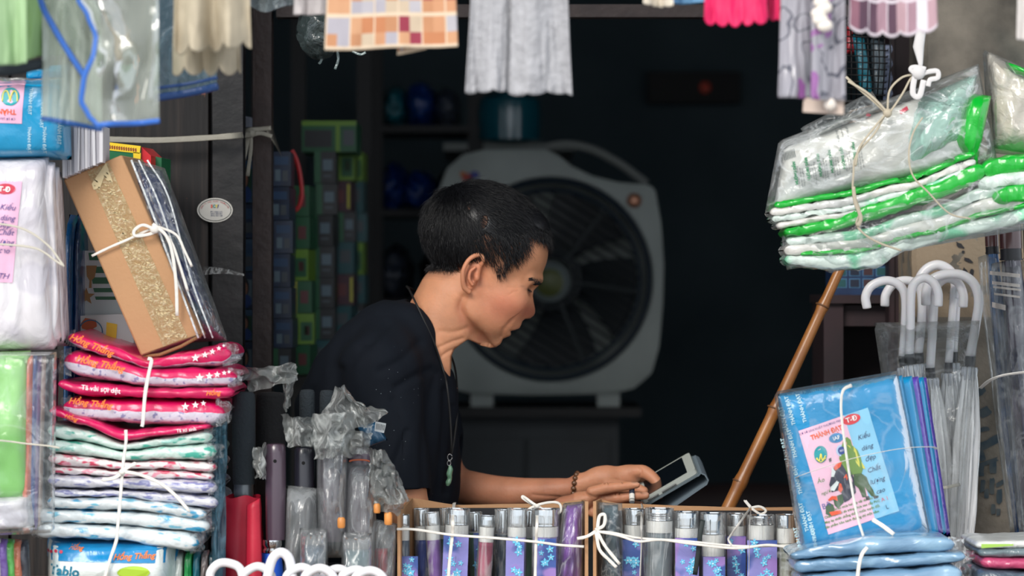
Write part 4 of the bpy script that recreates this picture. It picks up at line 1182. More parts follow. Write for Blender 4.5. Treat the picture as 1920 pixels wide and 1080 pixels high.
for k, (col, x, y, r_) in enumerate(((0, 876, 333, 10), (1, 890, 328, 9), (2, 883, 340, 8), (3, 868, 326, 6))): mb.add([P(a_, b_, YF - .004) for a_, b_ in ellipse(x, y, r_, r_ * .8, 16)], [tuple(range(16))], col)
mb.build('logo_sticker', [mat('lg_red', (176, 60, 50), 0.5), mat('lg_blue', (40, 50, 140), 0.5), mat('lg_navy', (30, 30, 90), .5), mat('lg_orange', (190, 110, 50), .5)], t, smooth=False)
zt2 = P(0, 763, YF).z
t = thing('cabinet', (P(1010, 0, YF).x, YF + .1, 0), 'dark grey-topped cabinet that the white box fan stands on', 'cabinet')
x0, x1 = P(800, 0, YF).x, P(1160, 0, YF).x
m_cab = mat('slate_laminate', (50, 56, 60), 0.6, vary=(8, 0.15)); m_cabd = mat('black_edge', (20, 21, 23), 0.6)
MB().box(((x0 + x1) / 2, YF + .11, zt2 - .008), (x1 - x0 + .08, .34, .016)).build('top_board', m_cabd, t)
MB().box(((x0 + x1) / 2, YF + .13, zt2 / 2 - .008), (x1 - x0, .28, zt2 - .016)).build('body', m_cab, t)
MB().box(((x0 + x1) / 2 - .075, YF - .014, zt2 * .5), (.148, .012, zt2 * .88)).build('cabinet_door', m_cab, t)
MB().box(((x0 + x1) / 2 + .085, YF - .014, zt2 * .5), (.148, .012, zt2 * .88)).build('cabinet_door', m_cab, t)

# device on the back wall with a red lamp
t = thing('wall_device', P(1302, 162, 2.66), 'black device on the dark back wall with one dim red lamp', 'device')
a, b = P(1216, 135, 2.64), P(1388, 192, 2.64)
MB().box(((a.x + b.x) / 2, 2.67, (a.z + b.z) / 2), (b.x - a.x, .07, a.z - b.z)).build('casing', mat('matt_black', (8, 9, 10), 0.7), t)
MB().ball(P(1322, 164, 2.63), (.012, .006, .012), 12).build('red_lamp', mat('red_led', (120, 40, 30), 0.4, emit=(190, 70, 50, 0.04)), t)
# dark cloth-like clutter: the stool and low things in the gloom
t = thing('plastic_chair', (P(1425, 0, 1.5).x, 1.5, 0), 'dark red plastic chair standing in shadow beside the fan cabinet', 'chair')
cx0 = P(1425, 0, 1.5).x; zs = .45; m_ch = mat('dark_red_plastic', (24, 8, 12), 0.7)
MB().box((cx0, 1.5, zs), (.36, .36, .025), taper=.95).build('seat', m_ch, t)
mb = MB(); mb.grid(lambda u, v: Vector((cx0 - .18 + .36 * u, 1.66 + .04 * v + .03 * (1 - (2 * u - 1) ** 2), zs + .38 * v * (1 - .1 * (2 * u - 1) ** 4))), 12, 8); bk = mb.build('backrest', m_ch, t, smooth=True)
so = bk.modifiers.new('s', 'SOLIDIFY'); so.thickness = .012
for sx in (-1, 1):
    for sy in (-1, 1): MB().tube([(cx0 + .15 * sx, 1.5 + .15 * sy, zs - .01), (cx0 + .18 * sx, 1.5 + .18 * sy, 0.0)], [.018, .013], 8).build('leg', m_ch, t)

# ------------------------------------------------------------------ rack with stacked boxes along the inside
m_rk = mat('rack_black', (16, 17, 19), 0.6)
ZB = P(0, 705, .45).z
t = thing('storage_rack', (P(600, 0, .9).x, .9, 0), 'black metal rack inside the shop that holds the stacked blue and green boxes', 'rack')
for (px, y) in ((683, 1.32), (560, 1.32), (668, .40), (488, .40)):
    if px == 668: continue
    MB().box((P(px, 0, y).x, y, 1.1), (.026, .026, 2.2)).build('upright', m_rk, t)
xL, xR = P(490, 0, .45).x, P(690, 0, 1.3).x
for z in (ZB - .006, .35, P(0, 40, 1.2).z + .1): MB().box(((xL + xR) / 2 + .005, .86, z), (xR - xL + .05, .96, .012)).build('shelf', m_rk, t)
def prism_box(name, x0, x1, y0, y1, z0, z1, m, lab, cat, grp, prints, parent=None, jig=0.0):
    c = Vector(((x0 + x1) / 2, (y0 + y1) / 2, z0)); t = thing(name, c, lab, cat, grp)
    R = Matrix.Rotation(jig, 3, 'Z'); h = z1 - z0
    mb = MB(); mb.box(c + Vector((0, 0, h / 2)), (x1 - x0, y1 - y0, h), R)
    body_ = mb.build('carton', m, t)
    for (u0, v0, u1, v1, mm, nm) in prints:
        pts = [c + R @ Vector((-(x1 - x0) / 2 + (x1 - x0) * u, -(y1 - y0) / 2 - .0008, h * v)) for u, v in ((u0, v0), (u1, v0), (u1, v1), (u0, v1))]
        link(nm, MB().add(pts, [(0, 1, 2, 3)]).mesh(nm, smooth=False), mm, body_)
    return t
mbx = [mat('box_navy', (14, 42, 74), 0.32, spec=0.5, vary=(40, (9, 28, 54))), mat('box_green', (14, 84, 48), 0.4), mat('box_lime', (100, 140, 36), 0.4), mat('box_black', (22, 26, 30), 0.4),
       mat('box_teal', (18, 74, 80), 0.4), mat('box_plum', (66, 34, 48), 0.4)]
mp_ = [mat('print_pale', (84, 104, 116), 0.4), mat('print_red', (96, 46, 48), 0.4), mat('print_grey', (64, 72, 78), 0.4), mat('print_skyblue', (26, 62, 98), 0.4), mat('print_yellow', (180, 176, 60), .4), mat('print_darkgreen', (16, 62, 44), .4)]
rr = random.Random(11)
def column(pxl, pxr, y, depth, heights, style, pos):
    z = ZB
    for i, h in enumerate(heights):
        jx = rr.uniform(-.0025, .0025); x0, x1 = P(pxl, 0, y).x + jx, P(pxr, 0, y).x + jx
        st = style[i % len(style)]
        if st == 0: m, pr, cn = mbx[0], [(.12, .62, .88, .86, mp_[3], 'print_band'), (.15, .15, .45, .48, mp_[0], 'print_window'), (.55, .15, .85, .45, mp_[2], 'print_window')], 'dark blue'
        elif st == 1: m, pr, cn = mbx[1], [(.0, .0, .16, 1, mp_[4], 'print_edge'), (.35, .3, .8, .7, mp_[1], 'print_window')], 'green'
        elif st == 2: m, pr, cn = mbx[3], [(.0, .0, .3, 1, mbx[1], 'print_edge'), (.4, .4, .85, .75, mp_[0], 'print_window'), (.42, .18, .8, .28, mp_[2], 'print_band')], 'black and green'
        elif st == 3: m, pr, cn = mbx[5], [(.1, .3, .6, .7, mp_[1], 'print_window'), (.8, .1, .95, .9, mp_[4], 'print_edge')], 'plum'
        elif st == 4: m, pr, cn = mbx[2], [(.25, .12, .9, .72, mbx[1], 'print_window'), (.45, .3, .75, .6, mp_[1], 'print_window')], 'lime green'
        else: m, pr, cn = mbx[4], [(.2, .35, .8, .75, mp_[2], 'print_window')], 'teal'
        ordn = ('lowest', 'second from the bottom', 'third from the bottom', 'fourth from the bottom', 'fifth from the bottom', 'sixth from the bottom', 'seventh from the bottom', 'eighth from the bottom', 'topmost')[i if i < len(heights) - 1 else 8]
        prism_box('stocked_box', x0, x1, y, y + depth, z, z + h - .001, m, '%s box, %s in stack %s' % (cn, ordn.replace(' from the bottom', ' up'), pos), 'box', 'boxes stacked on the storage rack', pr, jig=rr.uniform(-.04, .04)); z += h
column(511, 546, .36, .12, [.044, .044, .046, .050, .049, .050, .052], [2, 0, 0, 0, 0, 0, 0], 'just behind the steel post')
column(550, 583, .56, .12, [.046, .048, .05, .049, .05, .048], [1, 4, 1, 4, 1, 1], 'second behind the steel post')
column(586, 626, .76, .14, [.05, .05, .05, .05, .05, .05, .052], [5, 2, 2, 2, 2, 2, 2], 'in the middle of the rack')
column(630, 662, .98, .13, [.054, .05, .052, .054, .05, .052, .054], [3, 5, 3, 5, 2, 3, 4], 'second from the rack end')
column(652, 684, 1.18, .1, [.05, .056, .05, .056, .05, .056, .05], [5, 2, 5, 4, 5, 5, 4], 'at the rack end')
# big lime-edged box lying on top
z0 = ZB + .352; x0, x1 = P(566, 0, .80).x, P(668, 0, .80).x
prism_box('stocked_box', x0, x1, .80, .98, z0, z0 + .05, mbx[1], 'wide green box with lime border lying across the middle stack', 'box', 'boxes stacked on the storage rack',
          [(.0, .84, 1, 1, mbx[2], 'print_band'), (.62, 0, .70, .84, mbx[2], 'print_band'), (.76, .2, .96, .7, mp_[2], 'print_window'), (.05, .15, .55, .7, mbx[3], 'print_window')])
mb = MB(); mb.tube(catmull([P(x, y, .50) for x, y in [(547, 282), (556, 300), (563, 330), (566, 365), (560, 388), (548, 396), (543, 386), (545, 372)]], 8), .0032, 8, flat=.4)
tag(mb.build('plastic_strap', mat('red_strap', (190, 34, 40), 0.4)), 'thin red plastic strap looped down beside the blue boxes', 'strap')
# narrow picture boxes between the plank and the steel post
skin_p, hair_p, blue_p = mat('portrait_skin', (150, 104, 84), .5), mat('portrait_hair', (22, 20, 24), .5), mat('portrait_blue', (30, 60, 120), .5)
zc = [(690, 640), (638, 580), (578, 510), (508, 448), (446, 382), (380, 300), (298, 244)]
for i, (pb_, pt_) in enumerate(zc):
    y = .27; z0, z1 = P(0, pb_, y).z, P(0, pt_, y).z; x0, x1 = P(440, 0, y).x, P(474, 0, y).x
    if i == 0: z0 = ZB
    t = prism_box('picture_box', x0, x1, y, y + .07, z0, z1 - .0006, mat('box_steelblue', (40, 74, 104), 0.35) if i % 2 else mbx[0], ('blue carton with a face on it, %s in the gap beside the black plank' % ('lowest', 'second up', 'third up', 'fourth up', 'fifth up', 'sixth up', 'topmost')[i]), 'box', 'picture boxes between plank and post',
                  [] if i in (3, 6, 4) else [(.1, .1, .95, .8, mp_[5] if i % 2 else mp_[0], 'print_panel')])
    bdy = [o for o in COL.objects if o.parent == t][0]; w, h = x1 - x0, z1 - z0; cx, cz = (x0 + x1) / 2 + .001, z0 + h * .5; yy = y - .0016
    if i in (0, 1, 2, 5):
        el = lambda rx, rz, ox, oz: [Vector((cx + ox + rx * math.cos(a), yy, cz + oz + rz * math.sin(a))) for a in [2 * PI * k / 16 for k in range(16)]]
        for nm, mm, e, dy in (('portrait_hair', hair_p, el(w * .26, h * .26, 0, h * .08), 0), ('portrait_face', skin_p, el(w * .19, h * .19, 0, h * .04), -.0004), ('portrait_coat', blue_p, el(w * .40, h * .20, 0, -h * .30), -.0002)):
            link(nm, MB().add([p + Vector((0, dy, 0)) for p in e], [tuple(range(16))]).mesh(nm, False), mm, bdy)
    else:
        for k in range(2):
            q = [Vector((x0 + w * a, yy, z0 + h * b)) for a, b in ((.25, .15 + .4 * k), (.95, .15 + .4 * k), (.95, .45 + .4 * k), (.25, .45 + .4 * k))]
            link('print_window', MB().add(q, [(0, 1, 2, 3)]).mesh('print_window', False), mp_[3] if k else mp_[2], bdy)
t = thing('paper_bundle', P(456, 235, .3), 'folded grey papers lying on the picture boxes beside the black plank', 'paper')
for k in range(4): MB().box(P(457, 239 - k * 6, .31) + Vector((0, 0, 0)), (S(36, .3), .09, .0035), Matrix.Rotation(.08 * k, 3, 'Y')).build('folded_sheet', mat('grey_paper', (150, 156, 172), .7), t)

# blue and teal plastic bags hanging and lying in the gloom behind his head
m_bags = [wrap('bag_blue', (16, 52, 120), bump=.8), wrap('bag_teal', (24, 104, 118), bump=.8), wrap('bag_grey', (58, 66, 80), bump=.8), wrap('bag_black', (14, 14, 18), bump=.8), wrap('bag_plum', (52, 34, 60), bump=.8)]
t = thing('wall_rack', (P(780, 0, 1.9).x, 1.95, 0), 'black rack with two shelves of dark plastic bags behind the man', 'rack')
xa, xb = P(704, 0, 2.0).x, P(892, 0, 2.0).x
for x in (xa, xb): MB().box((x, 2.0, 1.1), (.03, .03, 2.2)).build('upright', m_rk, t)
for py in (392, 560, 235): MB().box(((xa + xb) / 2, 2.12, P(0, py, 2.0).z - .008), (xb - xa + .02, .28, .014)).build('shelf', m_rk, t)
for i, (px, py, rx, rz, mi, lab) in enumerate([(742, 188, 30, 42, 1, 'teal plastic bag in the top corner of the bag shelf'), (790, 184, 36, 46, 0, 'blue plastic bag on the highest shelf behind the man'), (838, 190, 28, 40, 2, 'greyish plastic bag on the highest shelf behind the man'),
                                       (738, 340, 34, 48, 0, 'dark blue plastic bag on the middle shelf beside the upright'), (788, 348, 40, 40, 0, 'big blue plastic bag in the middle of the bag shelf'), (848, 346, 34, 42, 3, 'black plastic bag on the middle shelf nearest the fan'),
                                       (742, 500, 40, 54, 2, 'grey crumpled bag on the lowest shelf'), (828, 496, 44, 58, 3, 'black crumpled bag on the lowest shelf behind his neck')]):
    y = 2.1; py2 = {0: 235, 1: 392, 2: 560}[0 if i < 3 else 1 if i < 6 else 2]
    zc_ = P(0, py2, 2.0).z + S(rz, y) * .82
    mb = MB(); blob(mb, (P(px, 0, y).x, y, zc_), (S(rx, y) * .8, .1, S(rz, y)), seed=i * 2.3, amp=.22)
    tag(mb.build('plastic_bag', m_bags[mi], smooth=True), lab, 'bag', 'bags on the rack behind the man')
t = thing('water_jug', P(955, 268, 2.0), 'teal plastic water jug standing behind the top of the fan', 'jug')
c = P(955, 268, 2.0)
MB().lathe(c, [(.05, 0), (.062, .006), (.064, .06), (.06, .085), (.04, .098), (.022, .104), (.022, .12)], 28).build('jug_body', mat('teal_plastic', (20, 92, 108), 0.2, spec=.7, coat=.5), t)
MB().lathe(c + Vector((0, 0, .118)), [(.025, 0), (.026, .012), (.02, .016)], 20).build('cap', mat('pale_cap', (120, 150, 150), .3), t)
t = thing('wall_shelf', P(955, 275, 2.0), 'narrow pale shelf on the back wall holding the teal jug', 'shelf')
MB().box(P(955, 268, 2.35) + Vector((-.0, 0, -.008)) * 0 + Vector((0, 0, P(955, 268, 2.0).z - P(955, 268, 2.35).z - .008)), (.26, .72, .014)).build('board', mat('pale_board', (120, 126, 124), .6), t)
MB().box(P(955, 268, 2.6) + Vector((0, 0, -.03 + P(955, 268, 2.0).z - P(955, 268, 2.6).z)), (.02, .2, .05)).build('bracket', m_rk, t)
# ------------------------------------------------------------------ the counter that carries the goods
ZC = P(0, 1120, -.3).z                         # top of the stall's counter, just under the frame
t = thing('stall_counter', (0, -.3, 0), 'wooden stall counter under all the goods, below the frame', 'counter')
xl, xr = -0.98, 0.98
cp = [(xl, -.55), (xr, -.55), (xr, .012), (.205, .012), (.205, -.15), (-.42, -.15), (-.42, .012), (xl, .012)]
MB().add([(x, y, ZC) for x, y in cp] + [(x, y, ZC - .024) for x, y in cp], [tuple(range(8)), tuple(range(15, 7, -1))] + [(i, i + 8, (i + 1) % 8 + 8, (i + 1) % 8) for i in range(8)]).build('counter_top', mat('worn_board', (112, 88, 66), .7, vary=(12, .2)), t)
for i in range(13):
    w = (xr - xl) / 13; MB().box((xl + w * (i + .5), -.54, (ZC - .024) / 2), (w - .004, .012, ZC - .024)).build('front_board', m_plank, t)
for x in (xl + .03, xr - .03): MB().box((x, -.08, (ZC - .024) / 2), (.04, .04, ZC - .024)).build('leg', m_plank, t)

m_str = mat('white_plastic_string', (226, 222, 214), .45, spec=.4, bump=(90, .4))
m_str2 = mat('grey_raffia', (150, 146, 134), .6, bump=(90, .4))
F_clear = film('clear_film', body=.05, scale=26, bumps=.8, vein=.22)
F_milky = film('milky_film', tint=(176, 180, 182), body=.26, scale=16, bumps=.55, vein=.25, streak=(1, 1, .5))
F_crisp = film('crisp_film', body=.03, scale=40, bumps=.45, vein=.22, gl=.6)
F_soft = film('soft_film', body=.015, scale=14, bumps=.5, vein=.10, rough=.1, gl=.8)

# ---- the tall tied stack of folded sheets: each folded pack is its own thing
m_pink = print_mat('hot_pink_film', (214, 12, 92), (196, 8, 80), scale=30, bump=.3, bscale=26)
m_lil = print_mat('lilac_print', (206, 200, 214), (140, 136, 176), scale=150, thr=.57, bump=.4)
m_mint = print_mat('mint_print', (196, 216, 208), (70, 170, 150), scale=95, thr=.55, bump=.45, second=(150, 200, 190), blotch=(.5, 1, 1.3))
m_pkp = print_mat('pink_print', (222, 214, 214), (208, 70, 100), scale=110, thr=.555, bump=.45, second=(226, 150, 168), blotch=(.5, 1, 1.3))
m_lav = print_mat('lavender_print', (206, 206, 214), (128, 130, 176), scale=130, thr=.54, bump=.5, second=(160, 164, 196), blotch=(.4, 1, 1.4))
m_blp = print_mat('blue_print', (212, 220, 222), (52, 154, 196), scale=70, thr=.57, bump=.45, second=(120, 186, 208), blotch=(.5, 1, 1.4))
m_blu = wrap('bright_blue_film', (14, 132, 190), bump=.35)
m_org = mat('orange_print', (240, 130, 40), .4)
m_wht = mat('white_print', (240, 240, 240), .5)
YS0, YS1 = -.44, -.22
packs = [  # stations (px, top, bottom), materials, split, depth shift, label
 ('folded_pack', [(140, 1000, 1016), (222, 1004, 1016), (330, 1012, 1034)], m_blp, None, .02, None),
]
stack = [
 ([(62, 984, 1012), (100, 980, 1011), (220, 986, 1016), (300, 992, 1030), (372, 1000, 1040)], [m_blp], None, 0.0, 'white pack with sparse blue leaves, lowest of the patterned packs in the tied stack', 'blue'),
 ([(64, 952, 984), (100, 953, 983), (222, 958, 986), (310, 962, 995), (392, 975, 1002)], [m_blp], None, .004, 'white pack with blue leaf print, second patterned pack from the bottom', 'blue'),
 ([(85, 930, 955), (150, 934, 957), (222, 932, 958), (300, 940, 965), (386, 955, 978)], [m_blp], None, .0, 'white pack dotted with blue spots, just under the lavender packs', 'blue'),
 ([(92, 916, 934), (150, 918, 934), (225, 918, 932), (310, 922, 945), (409, 930, 958)], [m_lav], None, .006, 'thin lavender-scribbled pack, lower of the two lavender ones', 'lavender'),
 ([(86, 888, 915), (150, 892, 917), (226, 896, 917), (310, 898, 924), (406, 900, 930)], [m_lav], None, .0, 'lavender-scribbled pack, upper of the two lavender ones', 'lavender'),
 ([(96, 872, 889), (150, 876, 892), (226, 881, 895), (310, 880, 898), (401, 886, 902)], [m_pkp], None, .008, 'thin pack with pink print, directly above the lavender packs', 'pink'),
 ([(87, 848, 873), (150, 853, 877), (228, 866, 882), (310, 862, 882), (405, 866, 888)], [m_pkp], None, .002, 'pack with pink bow print, directly under the mint green packs', 'pink'),
 ([(84, 822, 848), (150, 828, 855), (230, 846, 866), (310, 836, 864), (404, 830, 866)], [m_mint], None, .0, 'mint green leaf print pack, lower of the two mint ones', 'mint'),
 ([(86, 792, 823), (150, 801, 830), (230, 829, 847), (310, 818, 838), (398, 804, 832)], [m_mint], None, .004, 'mint green leaf print pack, upper of the two mint ones', 'mint'),
 ([(90, 762, 778), (150, 778, 798), (232, 808, 829), (300, 802, 820), (393, 794, 806)], [m_pink], None, -.004, 'thin hot pink header pack sagging into a V above the mint packs', 'pink'),
 ([(116, 742, 786), (190, 747, 792), (268, 746, 798), (340, 748, 800), (420, 748, 802)], [m_pink, m_lil], .56, .004, 'hot pink and lilac pack with orange lettering, lowest of the pink packs', 'pink'),
 ([(106, 712, 728), (150, 717, 744), (270, 726, 747), (350, 727, 749), (438, 724, 748)], [m_pink], None, -.006, 'flat hot pink pack with a pointed corner sticking out', 'pink'),
 ([(117, 652, 706), (200, 668, 716), (275, 690, 727), (350, 688, 730), (443, 690, 727)], [m_pink, m_lil], .62, .0, 'hot pink pack with white stars over lilac cloth, second from the stack top', 'pink'),
 ([(124, 618, 650), (200, 643, 671), (278, 674, 692), (340, 660, 689), (433, 641, 688)], [m_pink, m_lil], .72, .004, 'topmost hot pink starred pack of the stack, under the cardboard box', 'pink'),
]
lowest = None
def star(cx, cy, r): return [(cx + (r if k % 2 == 0 else r * .42) * math.sin(PI * k / 5), cy - (r if k % 2 == 0 else r * .42) * math.cos(PI * k / 5)) for k in range(10)]
surfs = []
for i, (stn, ms, sp, dy, lab, kind) in enumerate(stack):
    mid = stn[len(stn) // 2]; yf = YS0 + dy
    t = thing('folded_pack', P((stn[0][0] + stn[-1][0]) / 2, mid[2], (yf + YS1) / 2), lab, 'pack', 'packs tied in the tall stack')
    bundle_, sf = loft('wrapped_cloth', stn, yf, YS1 + dy, ms, t, seed=i * 1.7, amp=.0026, nx=60, nc=30, split=sp, wr=1.6)
    surfs.append((t, sf, stn, yf))
    # clear film sticking out crumpled at both ends
    for side in (0, 1):
        e = stn[0] if side == 0 else stn[-1]; sx = -1 if side == 0 else 1
        if kind == 'pink' and i in (9, 11): continue
        h = (e[2] - e[1]); ce = (e[1] + e[2]) / 2
        def tab(u, v, e=e, sx=sx, h=h, ce=ce, yf=yf, i=i):
            k = 14 + 10 * abs(nz(i * 3.3, v * 2.0, sx))
            return P(e[0] + sx * (-16 + k * u * 1.6), ce + (v - .5) * h * (1.0 - .25 * u) + 5 * nz(u * 3 + i, v * 4), yf) + Vector((0, .006 + .012 * nz(u * 3, v * 5 + i, i) + .02 * u, 0))
        mb = MB(); mb.grid(tab, 8, 8); mb.build('film_end', F_crisp, t, smooth=True)
# printing on the pink headers
def prt(idx, kind, items):
    t, sf, stn, yf = surfs[idx]
    def fn(px, npy, off=0.0): return P(px, -npy, yf) + Vector((0, -.0042 - off, 0))
    mb = MB()
    if kind == 'star':
        for (x, y, r) in items: px_poly(mb, fn, star(x, y, r))
        mb.build('white_star_print', m_wht, t, smooth=False)
    elif kind == 'text':
        for (s, x, y, size, rot) in items: letters(mb, fn, s, x, -y, size, math.radians(rot), bold=.02, shear=.3)
        mb.build('orange_lettering', m_org, t, smooth=False)
    elif kind == 'wtext':
        for (s, x, y, size, rot) in items: letters(mb, fn, s, x, -y, size, math.radians(rot), bold=.01)
        mb.build('white_lettering', m_wht, t, smooth=False)
prt(13, 'star', [(367, 671, 8), (385, 665, 6.5), (399, 659, 6), (411, 653, 5), (420, 648, 3.5)]); prt(13, 'text', [('Hồng Thắng', 172, 647, 17, -22)])
prt(12, 'star', [(375, 708, 8.5), (393, 705, 7.5), (408, 702, 6.5), (421, 699, 5), (430, 697, 4)]); prt(12, 'text', [('Hồng Thắng', 188, 682, 18, -13)])
prt(11, 'wtext', [('Tã vải sợi dệt', 190, 730, 13, -6)]); prt(11, 'text', [('Hồng', 400, 737, 12, 3)])
prt(10, 'star', [(348, 762, 8), (367, 759, 7), (382, 756, 5.5)]); prt(10, 'text', [('Hồng Thắng', 170, 756, 16, -7)])
prt(9, 'text', [('Hồng', 134, 783, 11, -20)]); prt(9, 'wtext', [('Tã sơ sinh', 350, 806, 9, 6)])
# bright blue pack under the stack, with its lettering
t = thing('folded_pack', P(200, 1110, -.34), 'bright blue and white pack with lettering at the very bottom of the stack', 'pack')
bq = ((70, 1014), (326, 1016), (330, 1120), (72, 1120))
o, sf = pillow('wrapped_cloth', bq, -.452, .20, print_mat('white_pack', (222, 230, 228), (196, 216, 220), scale=20, bump=.4), t, n=(30, 16), amp=.003, seed=4, edge=.16)
fn = on_px(sf, bq)
mb = MB(); px_patch(mb, fn, ((70, 1013), (326, 1017), (322, 1058), (74, 1052)), .0008, 14); mb.build('blue_header', m_blu, t, smooth=True)
mb = MB()
for s, x, y, sz, r_ in (('Hồng', 140, 1028, 12, -4), ('Hồng Thắng', 250, 1044, 15, 2)): letters(MB(), fn, s, x, -y, sz, math.radians(r_), off=.0018, shear=.3, bold=.02).build('orange_lettering', m_org, t, smooth=False)
mb = MB(); letters(mb, fn, 'Tablo', 118, -1072, 26, math.radians(-4), off=.0012, bold=.03, shear=.1); mb.build('teal_lettering', mat('teal_ink', (30, 120, 150), .4), t, smooth=False)
mb = MB(); px_poly(mb, fn, ellipse(250, 1074, 30, 12), .0012); mb.build('lime_print', mat('lime_ink', (170, 204, 60), .4), t, smooth=False)
mb = MB()
for k, (x, y) in enumerate(((80, 1037), (90, 1037), (101, 1035), (112, 1036))): px_poly(mb, fn, ellipse(x, y, 3.4, 3.2, 10), .0014)
mb.build('red_dot_print', mat('red_ink', (206, 50, 80), .4), t, smooth=False)
# thin green and teal packs standing behind it
m_thin = [wrap('leaf_green', (30, 140, 70)), wrap('pale_wrap', (190, 200, 196)), wrap('teal_wrap', (22, 96, 112)), wrap('dull_wrap', (110, 100, 98)), wrap('dark_teal', (10, 56, 66))]
for k, (x, mi, lab) in enumerate(((294, 0, 'thin green pack standing on edge beside the bright blue pack'), (312, 1, 'thin pale pack standing between two green packs'), (330, 0, 'second thin green pack standing on edge at the stack foot'), (346, 2, 'thin teal pack standing on edge at the stack foot'), (361, 3, 'thin dull grey pack on edge beside the teal ones'), (376, 4, 'dark teal pack on edge nearest the red umbrella'), (390, 2, 'outermost thin teal pack beside the red umbrella'))):
    o, _ = pillow('slim_pack', ((x + 14, 1040 - (k > 1) * 4), (x + 30, 1038 - (k > 1) * 5), (x + 28, 1119), (x + 12, 1119)), -.40, .05, m_thin[mi], n=(8, 14), seed=k, amp=.003)
    tag(o, lab, 'pack', 'slim packs standing beside the stack')
# the string round the stack
mb = MB()
ribbon(mb, [(277, 672), (284, 676), (279, 700), (272, 740), (268, 790), (266, 800)], 8.5, -.458)
ribbon(mb, [(236, 806), (236, 830), (230, 876), (226, 930), (221, 985), (218, 1014), (206, 1050), (196, 1085)], 7.5, -.4615)
ribbon(mb, [(229, 884), (240, 876), (256, 868)], 9, -.4640, taper=True)
ribbon(mb, [(229, 886), (214, 896), (190, 900)], 9, -.4645, taper=True)
ribbon(mb, [(230, 884), (262, 890), (300, 906), (330, 930), (356, 960)], 8, -.465, taper=True)
mb.ball(P(229, 885, -.464), (S(7, -.46), .003, S(6, -.46)), 10)
tag(mb.build('binding_string', m_str, smooth=True), 'white plastic string tied round the tall stack of folded packs', 'string')

# ---- tilted cardboard box on top of the stack, with film-wrapped navy goods behind it
m_card = mat('cardboard', (176, 134, 96), .75, vary=(6, .08), bump=(200, .15))
m_cardd = mat('cardboard_edge', (150, 108, 72), .85, bump=(160, .4, 'wave'))
bxq = ((118, 336), (228, 290), (376, 628), (264, 668))
YB = -.40
t = thing('cardboard_box', P(322, 650, -.34), 'tilted brown cardboard box with crinkled tape resting on the pink packs', 'box')
tl, tr, br, bl = [P(x, y, YB) for x, y in bxq]; dv = Vector((.012, .13, .0))
mb = MB(); vs = [tl, tr, br, bl] + [p + dv for p in (tl, tr, br, bl)]
ctr = sum(vs, Vector()) / 8
mb.add(vs, [(3, 2, 1, 0), (4, 5, 6, 7), (0, 1, 5, 4), (2, 3, 7, 6), (1, 2, 6, 5), (3, 0, 4, 7)])
bo = mb.build('carton', m_card, t); bv_ = bo.modifiers.new('b', 'BEVEL'); bv_.width = .0025; bv_.segments = 2
def bfn(px, npy, off=0.0): return P(px, -npy, YB) + Vector((0, -.0004 - off, 0))
m_tape = film('packing_tape', tint=(214, 196, 150), body=.32, rough=.2, scale=120, bumps=.5, vein=.35, tcol=(244, 232, 200))
mb = MB(); px_patch(mb, bfn, ((164, 322), (204, 305), (352, 632), (306, 650)), .0004, 10); mb.build('tape_strip', m_tape, t, smooth=True)
# relief of air bubbles in the tape: arrow and worn shapes
mb = MB(); pale = mat('tape_glint', (206, 186, 142), .35)
px_poly(mb, bfn, [(172, 345), (199, 305), (212, 342), (200, 338), (196, 330), (188, 352), (176, 356)], .0009)
rg = random.Random(8)
for k in range(150):
    v = rg.random(); x = 186 + 140 * v + rg.uniform(-16, 16); y = 330 + 300 * v + rg.uniform(-6, 6)
    px_poly(mb, bfn, ellipse(x, y, rg.uniform(1, 4.5), rg.uniform(.7, 1.6), 7, .4 + rg.uniform(-.4, .4)), .0009)
mb.build('tape_bubbles', pale, t, smooth=False)['kind'] = 'stuff'
# corrugated lower edge seen past the flap, wrinkled film at its foot
mb = MB(); mb.tube([P(264, 668, YB) + Vector((0, .006, -.001)), P(300, 662, YB) + Vector((0, .0, -.002)), P(340, 648, YB) + Vector((0, -.004, -.001)), P(376, 629, YB)], [.0022] * 4, 8); mb.build('flap_edge', m_cardd, t, smooth=True)
mb = MB(); 
def lowf(u, v): return P(268 + 108 * u, 664 - 38 * u + 6 * v, YB) + Vector((0, -.004 + .006 * nz(u * 6, v * 3) + .02 * v, -.002 * v))
mb.grid(lowf, 18, 4); mb.build('wrinkled_film_edge', F_milky, t, smooth=True)
t = thing('wrapped_parcel', P(370, 640, -.31), 'navy goods in shiny clear film leaning against the back of the cardboard box', 'parcel')
nvq = ((228, 296), (296, 318), (414, 638), (352, 640))
m_navy = print_mat('navy_goods', (26, 44, 92), (44, 66, 84), scale=26, thr=.5, bump=.9, streak=(1, 1, .35), bscale=60, rough=.2, coat=.9)
o, sfn = pillow('wrapped_goods', nvq, YB + .012, .10, m_navy, t, n=(22, 40), amp=.006, seed=6, edge=.3, fscale=14)
o, _ = pillow('film', ((224, 290), (300, 312), (420, 640), (350, 644)), YB + .006, .115, F_crisp, t, n=(26, 44), amp=.009, seed=9, edge=.3, fscale=18)
mb = MB()
for off, w in ((0, 5), (14, 4), (30, 4)): ribbon(mb, [(246 + off, 300), (286 + off, 400 - off), (330 + off * .9, 520), (372 + off * .9, 634)], w, YB - .004 + off * .0002, flat=.5)
mb.build('film_fold', film('film_fold_white', body=.55, scale=50, bumps=.9), t, smooth=True)
mb = MB()
ribbon(mb, [(172, 480), (205, 464), (240, 449), (272, 434), (290, 428)], 6, YB - .006)
ribbon(mb, [(290, 430), (268, 422), (252, 432), (254, 442), (276, 440), (294, 434)], 7.5, YB - .012)
ribbon(mb, [(286, 420), (310, 440), (322, 470), (330, 530), (332, 592)], 8, YB - .014)
